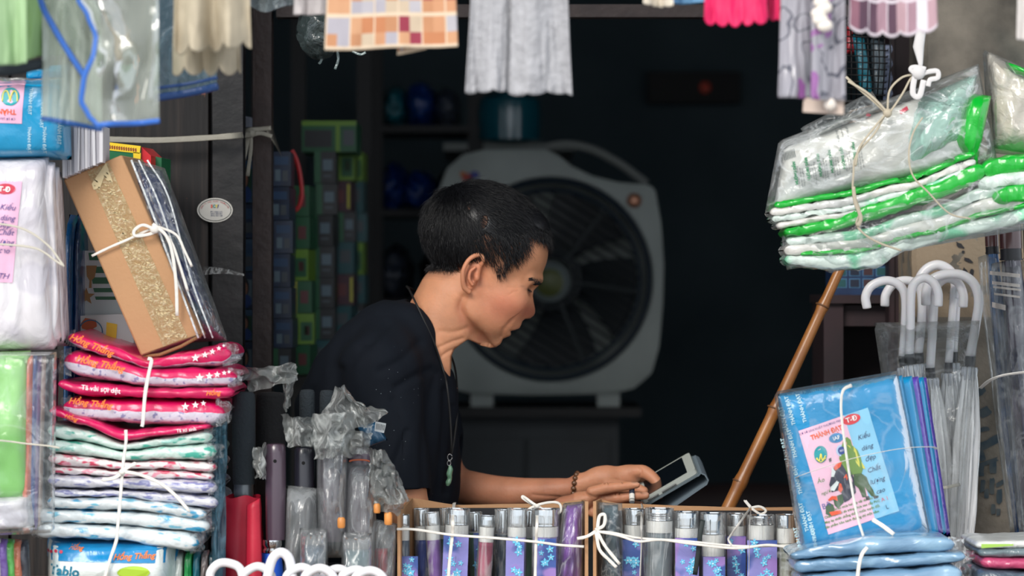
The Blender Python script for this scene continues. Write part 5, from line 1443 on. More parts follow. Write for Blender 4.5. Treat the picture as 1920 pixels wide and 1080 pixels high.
ribbon(mb, [(292, 424), (320, 452), (338, 500), (352, 546)], 6.5, YB - .0125)
ribbon(mb, [(294, 424), (330, 440), (346, 470), (360, 500)], 6, YB - .008)
mb.ball(P(290, 430, YB - .012), (.0065, .004, .0055), 10)
tag(mb.build('box_string', m_str, smooth=True), 'white string knotted round the tilted cardboard box with two hanging tails', 'string')

# ---- things behind the box
t = thing('product_box', P(250, 360, -.12), 'yellow, green and red printed carton peeking out above the cardboard box', 'box')
def qbox(parent, name, quad, y, dep, m, side=None, nm2=None):
    tl, tr, br, bl = [P(a, b, y) for a, b in quad]; d = Vector((.006, dep, 0)); vs = [tl, tr, br, bl] + [p + d for p in (tl, tr, br, bl)]
    o = MB().add(vs, [(3, 2, 1, 0), (4, 5, 6, 7), (0, 1, 5, 4), (2, 3, 7, 6), (1, 2, 6, 5), (3, 0, 4, 7)]).build(name, m, parent); return o
m_gr = mat('carton_green', (18, 100, 60), .4); m_yel = mat('carton_yellow', (236, 200, 40), .4); m_red = mat('carton_red', (206, 28, 40), .4)
qbox(t, 'carton', ((196, 266), (264, 274), (262, 560), (194, 560)), -.16, .10, m_gr)
qbox(t, 'carton_side', ((264, 274), (283, 292), (282, 560), (262, 560)), -.155, .09, m_red)
g1 = lambda px, npy, off=0.0: P(px, -npy, -.16) + Vector((0, -.0006 - off, 0))
mb = MB(); px_patch(mb, g1, ((197, 266), (264, 274), (262, 288), (197, 281))); px_patch(mb, g1, ((250, 285), (264, 287), (263, 330), (250, 330))); mb.build('yellow_border', m_yel, t, smooth=False)
mb = MB(); 
for k in range(13): px_poly(mb, g1, [(200 + k * 4.4, 273 + k * .5), (203 + k * 4.4, 271.5 + k * .5), (203.5 + k * 4.4, 278 + k * .5), (201 + k * 4.4, 279 + k * .5)], .0008)
mb.build('brown_motif', mat('motif_brown', (140, 60, 20), .5), t, smooth=False)
mb = MB(); g2 = lambda px, npy, off=0.0: P(px, -npy, -.1565) - Vector((0, off, 0))
letters(mb, g2, 'CỜ G', 274, -322, 13, math.radians(83), off=.0006); mb.build('white_lettering', m_wht, t, smooth=False)
t = thing('product_box', P(292, 360, -.10), 'dark green carton with red foot just behind the yellow-edged one', 'box')
qbox(t, 'carton', ((284, 292), (303, 296), (300, 560), (283, 560)), -.12, .06, m_gr)
t = thing('picture_book', P(190, 650, -.14), 'green and white booklet with a golden star trophy, behind the cardboard box', 'book')
m_bk = mat('book_white', (196, 206, 206), .3, coat=.4)
qbox(t, 'cover', ((150, 470), (240, 470), (244, 700), (146, 700)), -.20, .02, m_bk)
g3 = lambda px, npy, off=0.0: P(px, -npy, -.20) - Vector((0, .0006 + off, 0))
mb = MB()
for k, yy in enumerate((474, 500, 520, 540, 556)): px_patch(mb, g3, ((166 + k * 3, yy), (240, yy), (240, yy + (14, 12, 12, 8, 6)[k]), (168 + k * 3, yy + (14, 12, 12, 8, 6)[k])), .0002, 2)
mb.build('green_stripe_print', m_gr, t, smooth=False)
mb = MB(); px_poly(mb, g3, star(162, 556, 17), .0010); px_poly(mb, g3, [(162, 498), (182, 498), (178, 520), (172, 526), (172, 540), (167, 540), (168, 526), (163, 518)], .0010)
mb.build('gold_trophy_print', mat('gold_ink', (156, 116, 60), .4), t, smooth=False)
t = thing('picture_book', P(190, 700, -.17), 'booklet with a blue ring and yellow block above the pink packs', 'book')
qbox(t, 'cover', ((148, 592), (250, 588), (252, 700), (146, 700)), -.235, .015, m_bk)
g4 = lambda px, npy, off=0.0: P(px, -npy, -.235) - Vector((0, .0006 + off, 0))
mb = MB(); px_patch(mb, g4, ((200, 604), (220, 608), (214, 690), (196, 690)), .0003, 2); mb.build('yellow_block', m_yel, t, smooth=False)
mb = MB(); px_poly(mb, g4, [(152, 606), (160, 596), (180, 600), (182, 612), (168, 620), (154, 616)], .0004); mb.build('orange_figure_print', mat('rust_ink', (190, 90, 40), .5), t, smooth=False)
mb = MB(); mb.tube([P(170 + 22 * math.cos(a), 622 + 22 * math.sin(a), -.2375) for a in [2 * PI * k / 24 for k in range(25)]], .0007, 5); mb.build('blue_ring_print', mat('blue_ink', (60, 130, 170), .5), t, smooth=True)
for k, (x0_, x1_, c_) in enumerate(((118, 134, (10, 84, 140)), (134, 148, (12, 60, 110)))):
    o, _ = pillow('raincoat_pack', ((x0_, 400), (x1_, 402), (x1_, 1118), (x0_ - 6, 1118)), -.28 + k * .02, .12, wrap('deep_blue_film_%d' % k, c_, bump=.5), n=(6, 40), seed=k, amp=.003)
    tag(o, ('deep blue wrapped pack standing upright between white bundle and booklets', 'darker blue upright pack tucked behind the deep blue one')[k], 'pack')

# ---- far end of the stall: blue raincoat pack, paper pad, white bundle, green bundle, coloured packs
m_rc = wrap('raincoat_blue_film', (10, 140, 188), bump=.4, bscale=22)
t = thing('raincoat_pack', P(40, 292, -.42), 'bright blue raincoat pack with an upside-down pink label, lying on the white bundle', 'pack')
q = ((-90, 150), (118, 140), (122, 296), (-90, 300))
o, sf = pillow('folded_raincoat', q, -.50, .12, m_rc, t, n=(26, 20), amp=.003, seed=12)
fn = on_px(sf, q)
mb = MB(); px_patch(mb, fn, ((-70, 150), (45, 150), (41, 232), (-70, 228)), .0008, 10); lb = mb.build('pink_label', mat('label_pink', (226, 176, 204), .45), t, smooth=True)
mb = MB(); px_poly(mb, fn, ellipse(19, 181, 17.5, 17.5, 30), .0014); mb.build('round_emblem', mat('emblem_teal', (0, 150, 160), .4), lb, smooth=False)
m_ey = mat('emblem_yellow', (222, 210, 90), .4); m_oi = mat('orange_ink', (226, 90, 40), .45)
def wline(mb, fn, pts, w, off=.002):
    p = [fn(v.x, v.y, off) for v in catmull([(a, -b, 0) for a, b in pts], 6)]; mb.tube(p, w, 6, flat=.25); return mb
mb = MB(); wline(mb, fn, [(4, 190), (6, 174), (12, 170), (17, 180), (19, 190)], .0009); wline(mb, fn, [(19, 190), (21, 178), (26, 170), (31, 176), (33, 190)], .0009); mb.build('w_emblem', m_ey, lb, smooth=True)
mb = MB(); letters(mb, fn, 'THÀNH', 8, -209, 13, math.radians(177), off=.0014, bold=.03); mb.build('orange_lettering', m_oi, lb, smooth=False)
mb = MB(); letters(mb, fn, 'CƠ SỞ SẢN XUẤT', 5, -222, 6, math.radians(177), off=.0014); mb.build('purple_lettering', mat('purple_ink', (90, 70, 130), .5), lb, smooth=False)
mb = MB()
for (x, y) in ((56, 190), (54, 262), (78, 215), (82, 262), (108, 245)): letters(mb, fn, 'THÀNH ĐẠT', x, -y, 8.5, math.radians(-92), off=.0014, bold=.01)
mb.build('white_lettering', mat('pale_print', (190, 222, 230), .5), t, smooth=False)
mb = MB(); mb.grid(lambda u, v: P(-60 + 180 * u, 146 + 10 * v + 4 * nz(u * 5, v * 3), -.512) + Vector((0, .02 * v * (1 if v > .5 else -.2) + .004 * nz(u * 9, v * 5), 0)), 20, 6); mb.build('film_edge', F_milky, t, smooth=True)
# a second blue pack lying behind and above it
o, _ = pillow('raincoat_pack', ((40, 122), (122, 116), (124, 150), (40, 150)), -.46, .12, m_rc, n=(12, 8), seed=14, amp=.003)
tag(o, 'small visible end of a second bright blue raincoat pack under the green cloth', 'pack')
t = thing('paper_pad', P(155, 330, -.38), 'thick wad of grey-white folded sheets seen edge-on beside the blue pack', 'paper')
m_pap = mat('wad_paper', (176, 174, 182), .7, vary=(20, .08)); m_pap2 = mat('wad_paper_white', (205, 203, 208), .7)
x = 118
for k in range(16):
    yb_ = 334 - (x - 118) * .42
    w = rnd.uniform(2.5, 7.5); MB().box(P(x + w / 2, (yb_ + 236) / 2, -.42) + Vector((0, .03 + rnd.uniform(-.004, .004), 0)), (S(w, -.42) * .92, .07, S(yb_ - 236 + rnd.uniform(-2, 0), -.42)), Matrix.Rotation(rnd.uniform(-.02, .02), 3, 'Y')).build('folded_sheet', m_pap2 if k % 3 == 0 else m_pap, t); x += w
    if x > 193: break
# white bundle
t = thing('raincoat_bundle', P(20, 664, -.42), 'fat white plastic-wrapped bundle with a pink label, bound by two strings', 'bundle')
m_wb = print_mat('white_bundle_film', (214, 210, 214), (196, 192, 200), scale=18, thr=.5, bump=.9, bscale=26, streak=(1, 1, .4), rough=.25, coat=.7)
q = ((-120, 298), (84, 292), (100, 656), (-120, 662))
o, sf = pillow('front_pack', q, -.50, .07, m_wb, t, n=(34, 50), amp=.006, seed=21, fscale=8)
for k, (a, b_, c_, d_) in enumerate(((84, 104, 112, 94), (94, 112, 120, 104), (98, 116, 124, 108), (100, 118, 128, 112))):
    pillow('inner_pack', ((60, 298 + 5 * k), (b_ - 4, 304 + 9 * k), (c_, 640 + 3 * k), (60, 652)), -.478 + .026 * k, .032, m_wb, t, n=(14, 40), amp=.005, seed=30 + k, fscale=9)
fn = on_px(sf, q)
mb = MB(); px_patch(mb, fn, ((-80, 338), (40, 340), (24, 530), (-80, 528)), .001, 12); lb = mb.build('pink_label', mat('label_pink', (226, 176, 204), .45), t, smooth=True)
mb = MB(); px_poly(mb, fn, ellipse(10, 354, 18, 10), .0018); mb.build('red_oval', mat('oval_red', (196, 40, 70), .4), lb, smooth=False)
mb = MB(); letters(mb, fn, 'T-Đ', 8, -355, 13, math.radians(-5), off=.0026, bold=.03); mb.build('white_lettering', m_wht, lb, smooth=False)
mb = MB()
for k, (s, x, y) in enumerate((('Kiểu', 14, 389), ('dáng', 14, 409), ('đẹp', 8, 422), ('Chất', 10, 436), ('lượng', 8, 454), ('cao', 8, 470), ('TH', 6, 518))): letters(mb, fn, s, x, -y, 15, math.radians(-4), off=.002, shear=.35)
mb.build('violet_lettering', mat('violet_ink', (80, 70, 140), .5), lb, smooth=False)
mb = MB(); ribbon(mb, [(-90, 416), (0, 420), (50, 432), (90, 460), (112, 488), (120, 500)], 5, -.512); ribbon(mb, [(-90, 458), (0, 458), (60, 464), (84, 474), (100, 486), (118, 498)], 5, -.512)
mb.build('binding_string', mat('cream_string', (196, 190, 176), .5), t, smooth=True)
# green bundle with coloured edges
t = thing('raincoat_bundle', P(20, 1004, -.42), 'light green wrapped bundle with orange, blue and grey pack edges showing', 'bundle')
m_lg = print_mat('light_green_film', (128, 190, 104), (150, 204, 126), scale=8, thr=.5, bump=.5, bscale=12, rough=.2, coat=.8, streak=(1, 1, .5))
q = ((-120, 664), (52, 658), (50, 940), (-120, 944))
o, sf = pillow('front_pack', q, -.50, .05, m_lg, t, n=(26, 40), amp=.005, seed=41, fscale=8)
o, _ = pillow('white_foot', ((-120, 936), (52, 930), (60, 992), (-120, 1004)), -.503, .05, m_wb, t, n=(20, 12), amp=.004, seed=44)
cl = [(214, 120, 96), (80, 110, 170), (120, 100, 150), (190, 170, 160), (70, 84, 96), (96, 108, 116), (60, 70, 84)]
for k, c_ in enumerate(cl):
    x = 50 + k * 8.2
    pillow('edge_pack', ((x - 6, 664 + k), (x + 9, 666 + k), (x + 3 - k * .8, 1000 - k * 3), (x - 12, 1003)), -.488 + k * .016, .03, wrap('edge_film_%d' % k, c_, bump=.6), t, n=(5, 30), amp=.003, seed=50 + k)
mb = MB(); ribbon(mb, [(-90, 822), (0, 826), (50, 832), (90, 836), (112, 840)], 4, -.512); mb.build('binding_string', mat('cream_string', (196, 190, 176), .5), t, smooth=True)
pillow('film', ((-120, 662), (104, 660), (100, 1000), (-120, 1010)), -.508, .02, F_soft, t, n=(30, 40), amp=.006, seed=61)
for k, (c_, nm) in enumerate((((196, 40, 50), 'red'), ((200, 196, 200), 'white'), ((120, 90, 170), 'violet'), ((90, 180, 80), 'green'), ((206, 120, 90), 'salmon'), ((70, 74, 84), 'dark grey'))):
    x = -20 + k * 13
    o, _ = pillow('slim_pack', ((x - 20, 1008 + k), (x + 4, 1012 + k * .5), (x + 10, 1119), (x - 14, 1119)), -.49 + k * .012, .04, wrap('low_film_%d' % k, c_, bump=.6), n=(6, 14), amp=.003, seed=70 + k)
    tag(o, '%s slim pack standing on edge under the light green bundle' % nm, 'pack', 'slim packs under the green bundle')

# ---- string stretched round the planks and knotted on the steel post, sticker, small film scraps
mb = MB(); q = [(196, 261, -.005), (290, 263, -.008), (380, 259, -.008), (448, 254, .0), (472, 252, .14)]
ribbon(mb, q, 14, .0, flat=.12)
ribbon(mb, [(448, 256, .13), (466, 244, .135), (486, 242, .14), (508, 240, .14)], 11, .13, flat=.4); ribbon(mb, [(450, 250, .13), (470, 252, .135), (490, 250, .14), (510, 256, .14)], 10, .13, flat=.4)
ribbon(mb, [(468, 250, .13), (462, 270, .13), (456, 300, .13), (452, 332, .13)], 12, .13, flat=.3); ribbon(mb, [(470, 250, .13), (470, 280, .13), (464, 330, .13)], 9, .13, flat=.3)
mb.ball(P(468, 250, .13), (.009, .006, .007), 10)
for k in range(14): mb.tube([P(500, 246, .14), P(512 + k, 240 + 4 * k, .145) + Vector((0, .003 * k, 0))], .0002, 4)
tag(mb.build('raffia_tie', m_str2, smooth=True), 'greyish raffia stretched across the planks and knotted on the steel post', 'string')
t = thing('oval_sticker', P(403, 394, .018), 'small oval white sticker with coloured letters stuck on the black plank', 'sticker')
g5 = lambda px, npy, off=0.0: P(px, -npy, .0185) - Vector((0, off, 0))
mb = MB(); px_poly(mb, g5, ellipse(403, 394, 33.5, 23, 40), 0.0); mb.build('sticker_base', mat('sticker_white', (178, 176, 170), .5), t, smooth=False)
mb = MB(); mb.tube([g5(403 + 30 * math.cos(a), -394 + 20 * math.sin(a), .0004) for a in [2 * PI * k / 48 for k in range(49)]], .0004, 4); mb.build('dark_rim', mat('rim_ink', (40, 50, 50), .5), t, smooth=True)
for ch, x, c_ in (('S', 397, (206, 60, 30)), ('C', 401.6, (0, 130, 120)), ('Y', 406, (200, 180, 30)), ('/', 409, (20, 40, 110))):
    mb = MB(); letters(mb, g5, ch, x, -387, 8, 0, off=.0006, bold=.05, aspect=.9); mb.build('letter_' + {'S': 's', 'C': 'c', 'Y': 'y', '/': 'stroke'}[ch], mat('ink_' + {'S': 's', 'C': 'c', 'Y': 'y', '/': 'k'}[ch], c_, .5), t, smooth=False)
mb = MB(); letters(mb, g5, 'ĐT: 0903 215', 406, -397.5, 4, 0, off=.0006); letters(mb, g5, '0913 204 061', 406, -401, 4, 0, off=.0006); letters(mb, g5, '0916 345 128', 406, -404.5, 4, 0, off=.0006); mb.build('small_lettering', mat('ink_navy', (40, 60, 100), .5), t, smooth=False)
mb = MB()
vs_t = 'CÔNG TY SẢN XUẤT THƯƠNG MẠI'
for k, ch in enumerate(vs_t):
    if ch == ' ': continue
    a = PI * (0.93 - .86 * k / (len(vs_t) - 1)); letters(mb, g5, ch, 403 + 26 * math.cos(a), -394 + 16.5 * math.sin(a), 4.2, math.atan2(16.5 * -math.cos(a), 26 * math.sin(a)) * 1.0, off=.0006)
mb.build('rim_lettering', mat('ink_rose', (170, 90, 90), .5), t, smooth=False)
mb = MB(); mb.grid(lambda u, v: P(382 + 76 * u, 500 + 14 * u * u + (4 + 12 * (1 - u)) * v, .016) - Vector((0, .002 + .004 * abs(nz(u * 9, v * 3)), 0)), 20, 4)
tag(mb.build('tape_scrap', F_crisp, smooth=True), 'torn scrap of clear tape stuck across the black plank', 'tape')
# ------------------------------------------------------------------ umbrellas
m_chr = mat('chrome', (222, 224, 226), .12, 1.0); m_paper = mat('white_paper_band', (222, 220, 216), .6, bump=(60, .15))
m_crd = mat('cardboard', (190, 144, 102), .75)
F_slv = film('sleeve_film', body=.04, rough=.1, scale=40, bumps=.6, streak=(1, 1, .12), vein=.25, gl=1.0)
m_flow = print_mat('flower_card', (132, 130, 196), (56, 84, 156), scale=24, thr=.50, rough=.3, coat=.4, bump=.1, second=(150, 120, 190))
m_petal = mat('petal_blue', (110, 200, 236), .4); m_heart = mat('petal_white', (228, 240, 246), .4)
def small_umbrella(t, px, w, ctop, cbot, band, fab, y, lean=0.0, card=None, text=None, zb=None):
    """boxed folding umbrella: chrome cap, paper band, rolled cloth, clear sleeve, printed card"""
    z0 = ZC + .001 if zb is None else zb
    top = P(px, ctop, y); r = S(w, y) / 2; bot = Vector((top.x - lean, y, z0)); ax = (bot - top)
    at_ = lambda py: top + ax * ((P(0, py, y).z - top.z) / ax.z)
    R = (-ax).normalized().to_track_quat('Z', 'Y').to_matrix()
    c = at_(cbot); h = (top - c).length
    prof = [(r * .96, 0), (r, .001)] + [(r * (1 + (.02 if k % 2 else -.02)), h * (.15 + .1 * k)) for k in range(7)] + [(r, h * .9), (r * .97, h), (r * .8, h + .001), (r * .76, h - .004), (r * .5, h - .006)]
    MB().lathe(c, prof, 28, R).build('chrome_cap', m_chr, t)
    b0, b1 = band
    if b1 > b0:
        c = at_(b1); MB().lathe(c, [(r * 1.02, 0), (r * 1.03, (at_(b0) - c).length)], 24, R, cap=False).build('paper_band', m_paper, t)
    c = at_(1119 if zb is None else 1200)
    c = bot; H = (at_(max(b1, cbot)) - c).length; nn_ = 30
    mb = MB(); rows = 14; vs = []
    for j in range(rows + 1):
        for k in range(nn_):
            a = 2 * PI * k / nn_; rr_ = r * (.98 + .05 * math.sin(a * 5 + j * .35) + .03 * nz(a * 2, j * .6, px)); vs.append(c + R @ Vector((rr_ * math.cos(a), rr_ * math.sin(a), H * j / rows)))
    mb.add(vs, [(j * nn_ + k, j * nn_ + (k + 1) % nn_, (j + 1) * nn_ + (k + 1) % nn_, (j + 1) * nn_ + k) for j in range(rows) for k in range(nn_)] + [tuple(range(nn_ - 1, -1, -1)), tuple(rows * nn_ + k for k in range(nn_))])
    mb.build('rolled_canopy', fab, t, smooth=True)
    if card:
        cl_, cr_, ct_ = card
        def cf(u, v):
            x = cl_ + (cr_ - cl_) * u; p = at_(ct_ + (1119 - ct_) * (1 - v)); xx = P(x, 0, y).x - top.x; return Vector((p.x + xx, y - r * 1.08 - .0012 + .30 * max(0, abs(xx) - r * .5) ** 1.3, p.z))
        mb = MB(); mb.grid(cf, 10, 6); cd = mb.build('printed_card', m_flow, t, smooth=True)
        mp, mh = MB(), MB(); rg = random.Random(int(px))
        for k in range(max(5, int((cr_ - cl_) / 4.5))):
            u0, v0 = rg.uniform(.2, .8), rg.uniform(.3, .97); fr_ = rg.uniform(.0036, .0062); a0 = rg.uniform(0, 1)
            c0 = cf(u0, v0) + Vector((0, -.0007 - .00012 * k, 0))
            for q in range(5):
                a = a0 + 2 * PI * q / 5; d1 = Vector((math.cos(a), 0, math.sin(a))); d2 = Vector((-math.sin(a), 0, math.cos(a)))
                mp.add([c0, c0 + d1 * fr_ * .5 + d2 * fr_ * .28, c0 + d1 * fr_, c0 + d1 * fr_ * .5 - d2 * fr_ * .28], [(0, 1, 2, 3)])
            mh.add([c0 + Vector((fr_ * .18 * math.cos(2 * PI * i / 6), -.0006, fr_ * .18 * math.sin(2 * PI * i / 6))) for i in range(6)], [tuple(range(6))])
        mp.build('petal_print', m_petal, cd, smooth=False); mh.build('flower_heart_print', m_heart, cd, smooth=False)
        if text:
            mb = MB(); letters(mb, lambda a, b, off=0.0: cf((a - cl_) / (cr_ - cl_), (1119 + b) / (1119 - ct_)) - Vector((0, .0008, 0)), text, (cl_ + cr_) / 2, -1077, 13, 0, bold=.02); mb.build('white_lettering', m_wht, cd, smooth=False)
    # sleeve
    mb = MB(); vs = []; nn_ = 28; rows = 22; zt_ = at_(ctop - 2)
    Hs = (zt_ - c).length
    for j in range(rows + 1):
        for k in range(nn_):
            a = 2 * PI * k / nn_; rr_ = r * (1.13 + .07 * nz(a * 1.6, j * .35, px) + .05 * abs(nz(a * 3, j * .8, px + 5))); vs.append(c + R @ Vector((rr_ * math.cos(a), rr_ * .98 * math.sin(a), Hs * j / rows)))
    mb.add(vs, [(j * nn_ + k, j * nn_ + (k + 1) % nn_, (j + 1) * nn_ + (k + 1) % nn_, (j + 1) * nn_ + k) for j in range(rows) for k in range(nn_)])
    mb.build('clear_sleeve', F_slv, t, smooth=True)
fabs = {n: mat('cloth_' + n, c, .55, sheen=.1, bump=(80, .3), vary=(40, .15)) for n, c in dict(blue=(30, 60, 150), purple=(112, 60, 150), dgreen=(12, 84, 70), teal=(30, 92, 110), pink=(164, 48, 88), lgreen=(110, 150, 126), grey=(112, 122, 128), navy=(24, 58, 84), lilac=(126, 116, 180), olive=(126, 128, 112)).items()}
# ---- the two cardboard trays
def tray(name, xl, xr, rim, lab, yb, yf, lx0, lx1):
    t = thing(name, (P((xl + xr) / 2, 0, -.25).x, (yb + yf) / 2, ZC), lab, 'box'); th = .004
    # rear panel with a wavy rim
    mb = MB(); n = 30; vs = []
    for i in range(n + 1):
        x = rim[0][0] + (rim[-1][0] - rim[0][0]) * i / n; py = interp([(a, b) for a, b in rim], x)[0]
        for dy, z in ((0, ZC), (0, 1), (th, 1), (th, ZC)): vs.append((P(x, 0, yb).x, yb + dy, z if z == ZC else P(0, py, yb).z))
    mb.add(vs, [(i * 4 + k, (i + 1) * 4 + k, (i + 1) * 4 + (k + 1) % 4, i * 4 + (k + 1) % 4) for i in range(n) for k in range(4)] + [(0, 1, 2, 3), tuple(n * 4 + k for k in (3, 2, 1, 0))])
    mb.build('rear_panel', m_card, t)
    zr = P(0, rim[0][1], yb).z
    for (x, xb_, py_f) in ((xl, rim[0][0], lx0), (xr, rim[-1][0], lx1)):
        s = 1 if x == xl else -1
        f0, f1 = P(x, 0, yf).x, P(xb_, 0, yb).x; zf = P(0, py_f, yf).z; zb_ = P(0, rim[0][1] if x == xl else rim[-1][1], yb).z
        vs = [(f0, yf, ZC), (f1, yb, ZC), (f1, yb, zb_), (f0, yf, zf), (f0 + s * th, yf, ZC), (f1 + s * th, yb, ZC), (f1 + s * th, yb, zb_), (f0 + s * th, yf, zf)]
        MB().add(vs, [(0, 1, 2, 3), (7, 6, 5, 4), (0, 3, 7, 4), (1, 5, 6, 2), (3, 2, 6, 7), (0, 4, 5, 1)]).build('side_panel', m_card, t)
    MB().box(((P(xl, 0, yf).x + P(xr, 0, yf).x) / 2, (yb + yf) / 2, ZC + .002), (P(xr, 0, yf).x - P(xl, 0, yf).x - .004, yb - yf - .004, .003)).build('bottom_panel', m_card, t)
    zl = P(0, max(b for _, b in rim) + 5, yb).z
    MB().box(((P(rim[0][0], 0, yb).x + P(rim[-1][0], 0, yb).x) / 2, yb - .0035, (ZC + zl) / 2 + .003), (P(rim[-1][0], 0, yb).x - P(rim[0][0], 0, yb).x - .012, .003, zl - ZC - .006)).build('shade_sheet', mat('shade_black', (16, 16, 22), .6), t)  # added dark sheet standing in for the shade below the rim
    return t
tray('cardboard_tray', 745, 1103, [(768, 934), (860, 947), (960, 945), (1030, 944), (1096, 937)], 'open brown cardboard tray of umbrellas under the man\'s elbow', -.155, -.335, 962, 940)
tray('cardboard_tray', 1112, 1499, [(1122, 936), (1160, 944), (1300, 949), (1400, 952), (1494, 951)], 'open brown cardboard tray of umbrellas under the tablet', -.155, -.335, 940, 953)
GU1, GU2 = 'umbrellas in the first tray', 'umbrellas in the second tray'
def um(px, w, ct, cb, band, fab, row, lean, card, lab, grp, text=None):
    y = (-.305, -.262, -.215)[row]
    t = thing('boxed_umbrella', (P(px, 0, y).x, y, ZC), lab, 'umbrella', grp); small_umbrella(t, px, w, ct, cb, band, fabs[fab], y, lean, card, text); return t
um(757, 20, 966, 986, (986, 1013), 'navy', 0, .0, (746, 784, 1042), 'slim silver-capped umbrella in the corner of the first tray', GU1)
um(790, 26, 955, 986, (986, 1012), 'blue', 1, -.003, None, 'silver-capped blue umbrella second from the tray corner', GU1)
um(809, 26, 962, 985, (985, 1012), 'purple', 0, -.008, None, 'purple umbrella with white band and silver cap in the first tray', GU1)
um(840, 28, 955, 985, (985, 1010), 'dgreen', 1, .0, None, 'dark green umbrella between purple one and big flower card', GU1)
um(858, 42, 955, 984, (984, 1001), 'lilac', 0, .004, (834, 881, 1001), 'thick umbrella with lilac flower card lettered in white', GU1, 'H/A')
um(890, 26, 962, 996, (996, 998), 'lgreen', 1, -.004, (886, 904, 998), 'umbrella with narrow blue flower card behind the pink one', GU1)
um(914, 27, 968, 988, (988, 1016), 'pink', 0, .006, None, 'raspberry pink umbrella with white band leaning in the first tray', GU1)
um(944, 30, 957, 1000, (1000, 1001), 'navy', 1, .002, None, 'navy umbrella with tall silver cap beside the pink one', GU1)
um(970, 34, 955, 988, (988, 1006), 'lilac', 0, .002, (950, 984, 1008), 'silver-capped umbrella with blue flower card beside the navy one', GU1)
um(996, 28, 957, 987, (987, 1008), 'lgreen', 1, .006, None, 'pale green umbrella behind the wide flower card', GU1)
um(1023, 46, 955, 987, (987, 1006), 'lilac', 0, .0, (1002, 1042, 1008), 'thick umbrella with wide lilac flower card beside the purple bag', GU1)
# purple umbrella in its own bag
t = thing('bagged_umbrella', (P(1066, 0, -.28).x, -.28, ZC), 'purple umbrella in a clear bag at the end of the first tray', 'umbrella')
q = ((1062, 950), (1094, 946), (1092, 1119), (1036, 1119)); pillow('purple_cloth', q, -.315, .045, print_mat('purple_cloth', (120, 66, 158), (96, 48, 136), scale=20, thr=.5, bump=.8, streak=(1, 1, .3)), t, n=(16, 26), amp=.004, seed=3, edge=.4)
pillow('clear_bag', ((1056, 946), (1097, 942), (1095, 1119), (1032, 1119)), -.320, .052, F_slv, t, n=(20, 30), amp=.006, seed=5, edge=.35)
# second tray
t = thing('bagged_umbrella', (P(1145, 0, -.27).x, -.27, ZC), 'grey umbrella in a crumpled clear bag at the start of the second tray', 'umbrella')
pillow('grey_cloth', ((1128, 950), (1160, 948), (1166, 1119), (1122, 1119)), -.305, .045, print_mat('grey_teal_cloth', (76, 96, 106), (50, 70, 82), scale=26, thr=.5, bump=.8, streak=(1, 1, .3)), t, n=(14, 26), amp=.004, seed=13, edge=.4)
pillow('clear_bag', ((1122, 944), (1168, 946), (1172, 1119), (1118, 1119)), -.312, .052, F_crisp, t, n=(20, 30), amp=.007, seed=15, edge=.35)
um(1190, 40, 955, 984, (984, 1009), 'lilac', 1, .0, (1166, 1200, 1010), 'umbrella with torn white paper corner and purple card', GU2)
um(1237, 48, 954, 976, (976, 998), 'grey', 0, .002, None, 'thick grey umbrella with silver cap in the second tray', GU2)
um(1287, 42, 961, 990, (990, 1007), 'lilac', 0, .0, (1265, 1309, 1007), 'silver-capped umbrella with flower card beside the black strap', GU2)
um(1337, 42, 963, 1002, (1002, 1042), 'lilac', 0, .0, (1317, 1358, 1042), 'tall-capped umbrella with wide white band over its flower card', GU2)
um(1381, 34, 964, 986, (986, 1004), 'lilac', 1, .0, (1362, 1397, 1004), 'silver-capped flower-card umbrella set back behind the string bow', GU2)
um(1427, 46, 967, 984, (984, 1011), 'lilac', 0, .0, (1399, 1455, 1011), 'thick umbrella with white band and broad flower card under the bow', GU2)
um(1474, 34, 966, 990, (990, 1018), 'olive', 0, .0, None, 'olive grey striped umbrella in the last corner of the second tray', GU2)
mb = MB(); ribbon(mb, [(1318, 975, -.335), (1313, 1000, -.338), (1310, 1030, -.338), (1303, 1078, -.336)], 11, -.338, flat=.2); tag(mb.build('carrying_strap', mat('black_strap', (22, 34, 34), .6), smooth=True), 'short black wrist strap hanging between two flower-card umbrellas', 'strap')
# ribbons round the trays
mb = MB(); YR = -.346
ribbon(mb, [(744, 992, YR), (780, 993, YR - .002), (848, 1003, YR - .004), (930, 1009, YR - .003), (1005, 1016, YR - .004), (1050, 1022, YR), (1095, 1025, YR)], 6, YR, seg=8)
ribbon(mb, [(852, 942, -.16), (850, 955, -.26), (849, 975, YR), (848, 1003, YR), (843, 1050, YR), (840, 1090, YR)], 8, YR)
ribbon(mb, [(1006, 948, -.20), (1007, 975, YR), (1005, 1018, YR - .002), (1004, 1060, YR), (1003, 1095, YR)], 7, YR)
ribbon(mb, [(1008, 952, -.23), (995, 944, -.24), (980, 934, -.24), (982, 931, -.24), (1000, 944, -.25), (1030, 962, -.25), (1036, 966, -.25)], 6, -.23)
ribbon(mb, [(975, 968, -.25), (1000, 950, -.25), (1030, 942, -.25), (1048, 944, -.25), (1052, 956, -.25), (1046, 964, -.25)], 6, -.25)
mb.ball(P(1007, 949, -.25), (.004, .003, .003), 8)
tag(mb.build('tray_string', m_str, smooth=True), 'white string crossing the first tray and tied in a bow on its rim', 'string')
mb = MB()
ribbon(mb, [(1118, 996, YR), (1160, 1004, YR - .002), (1196, 1015, YR - .003), (1240, 1012, YR), (1300, 1020, YR - .002), (1380, 1028, YR), (1440, 1022, YR - .002), (1500, 1030, YR)], 6, YR, seg=8)
ribbon(mb, [(1120, 996, YR), (1150, 999, YR), (1200, 1009, YR), (1280, 1014, YR), (1390, 1024, YR), (1500, 1022, YR)], 5, YR - .002, seg=8)
ribbon(mb, [(1204, 946, -.16), (1204, 960, -.26), (1203, 985, YR), (1203, 1015, YR), (1200, 1090, YR)], 10, YR)
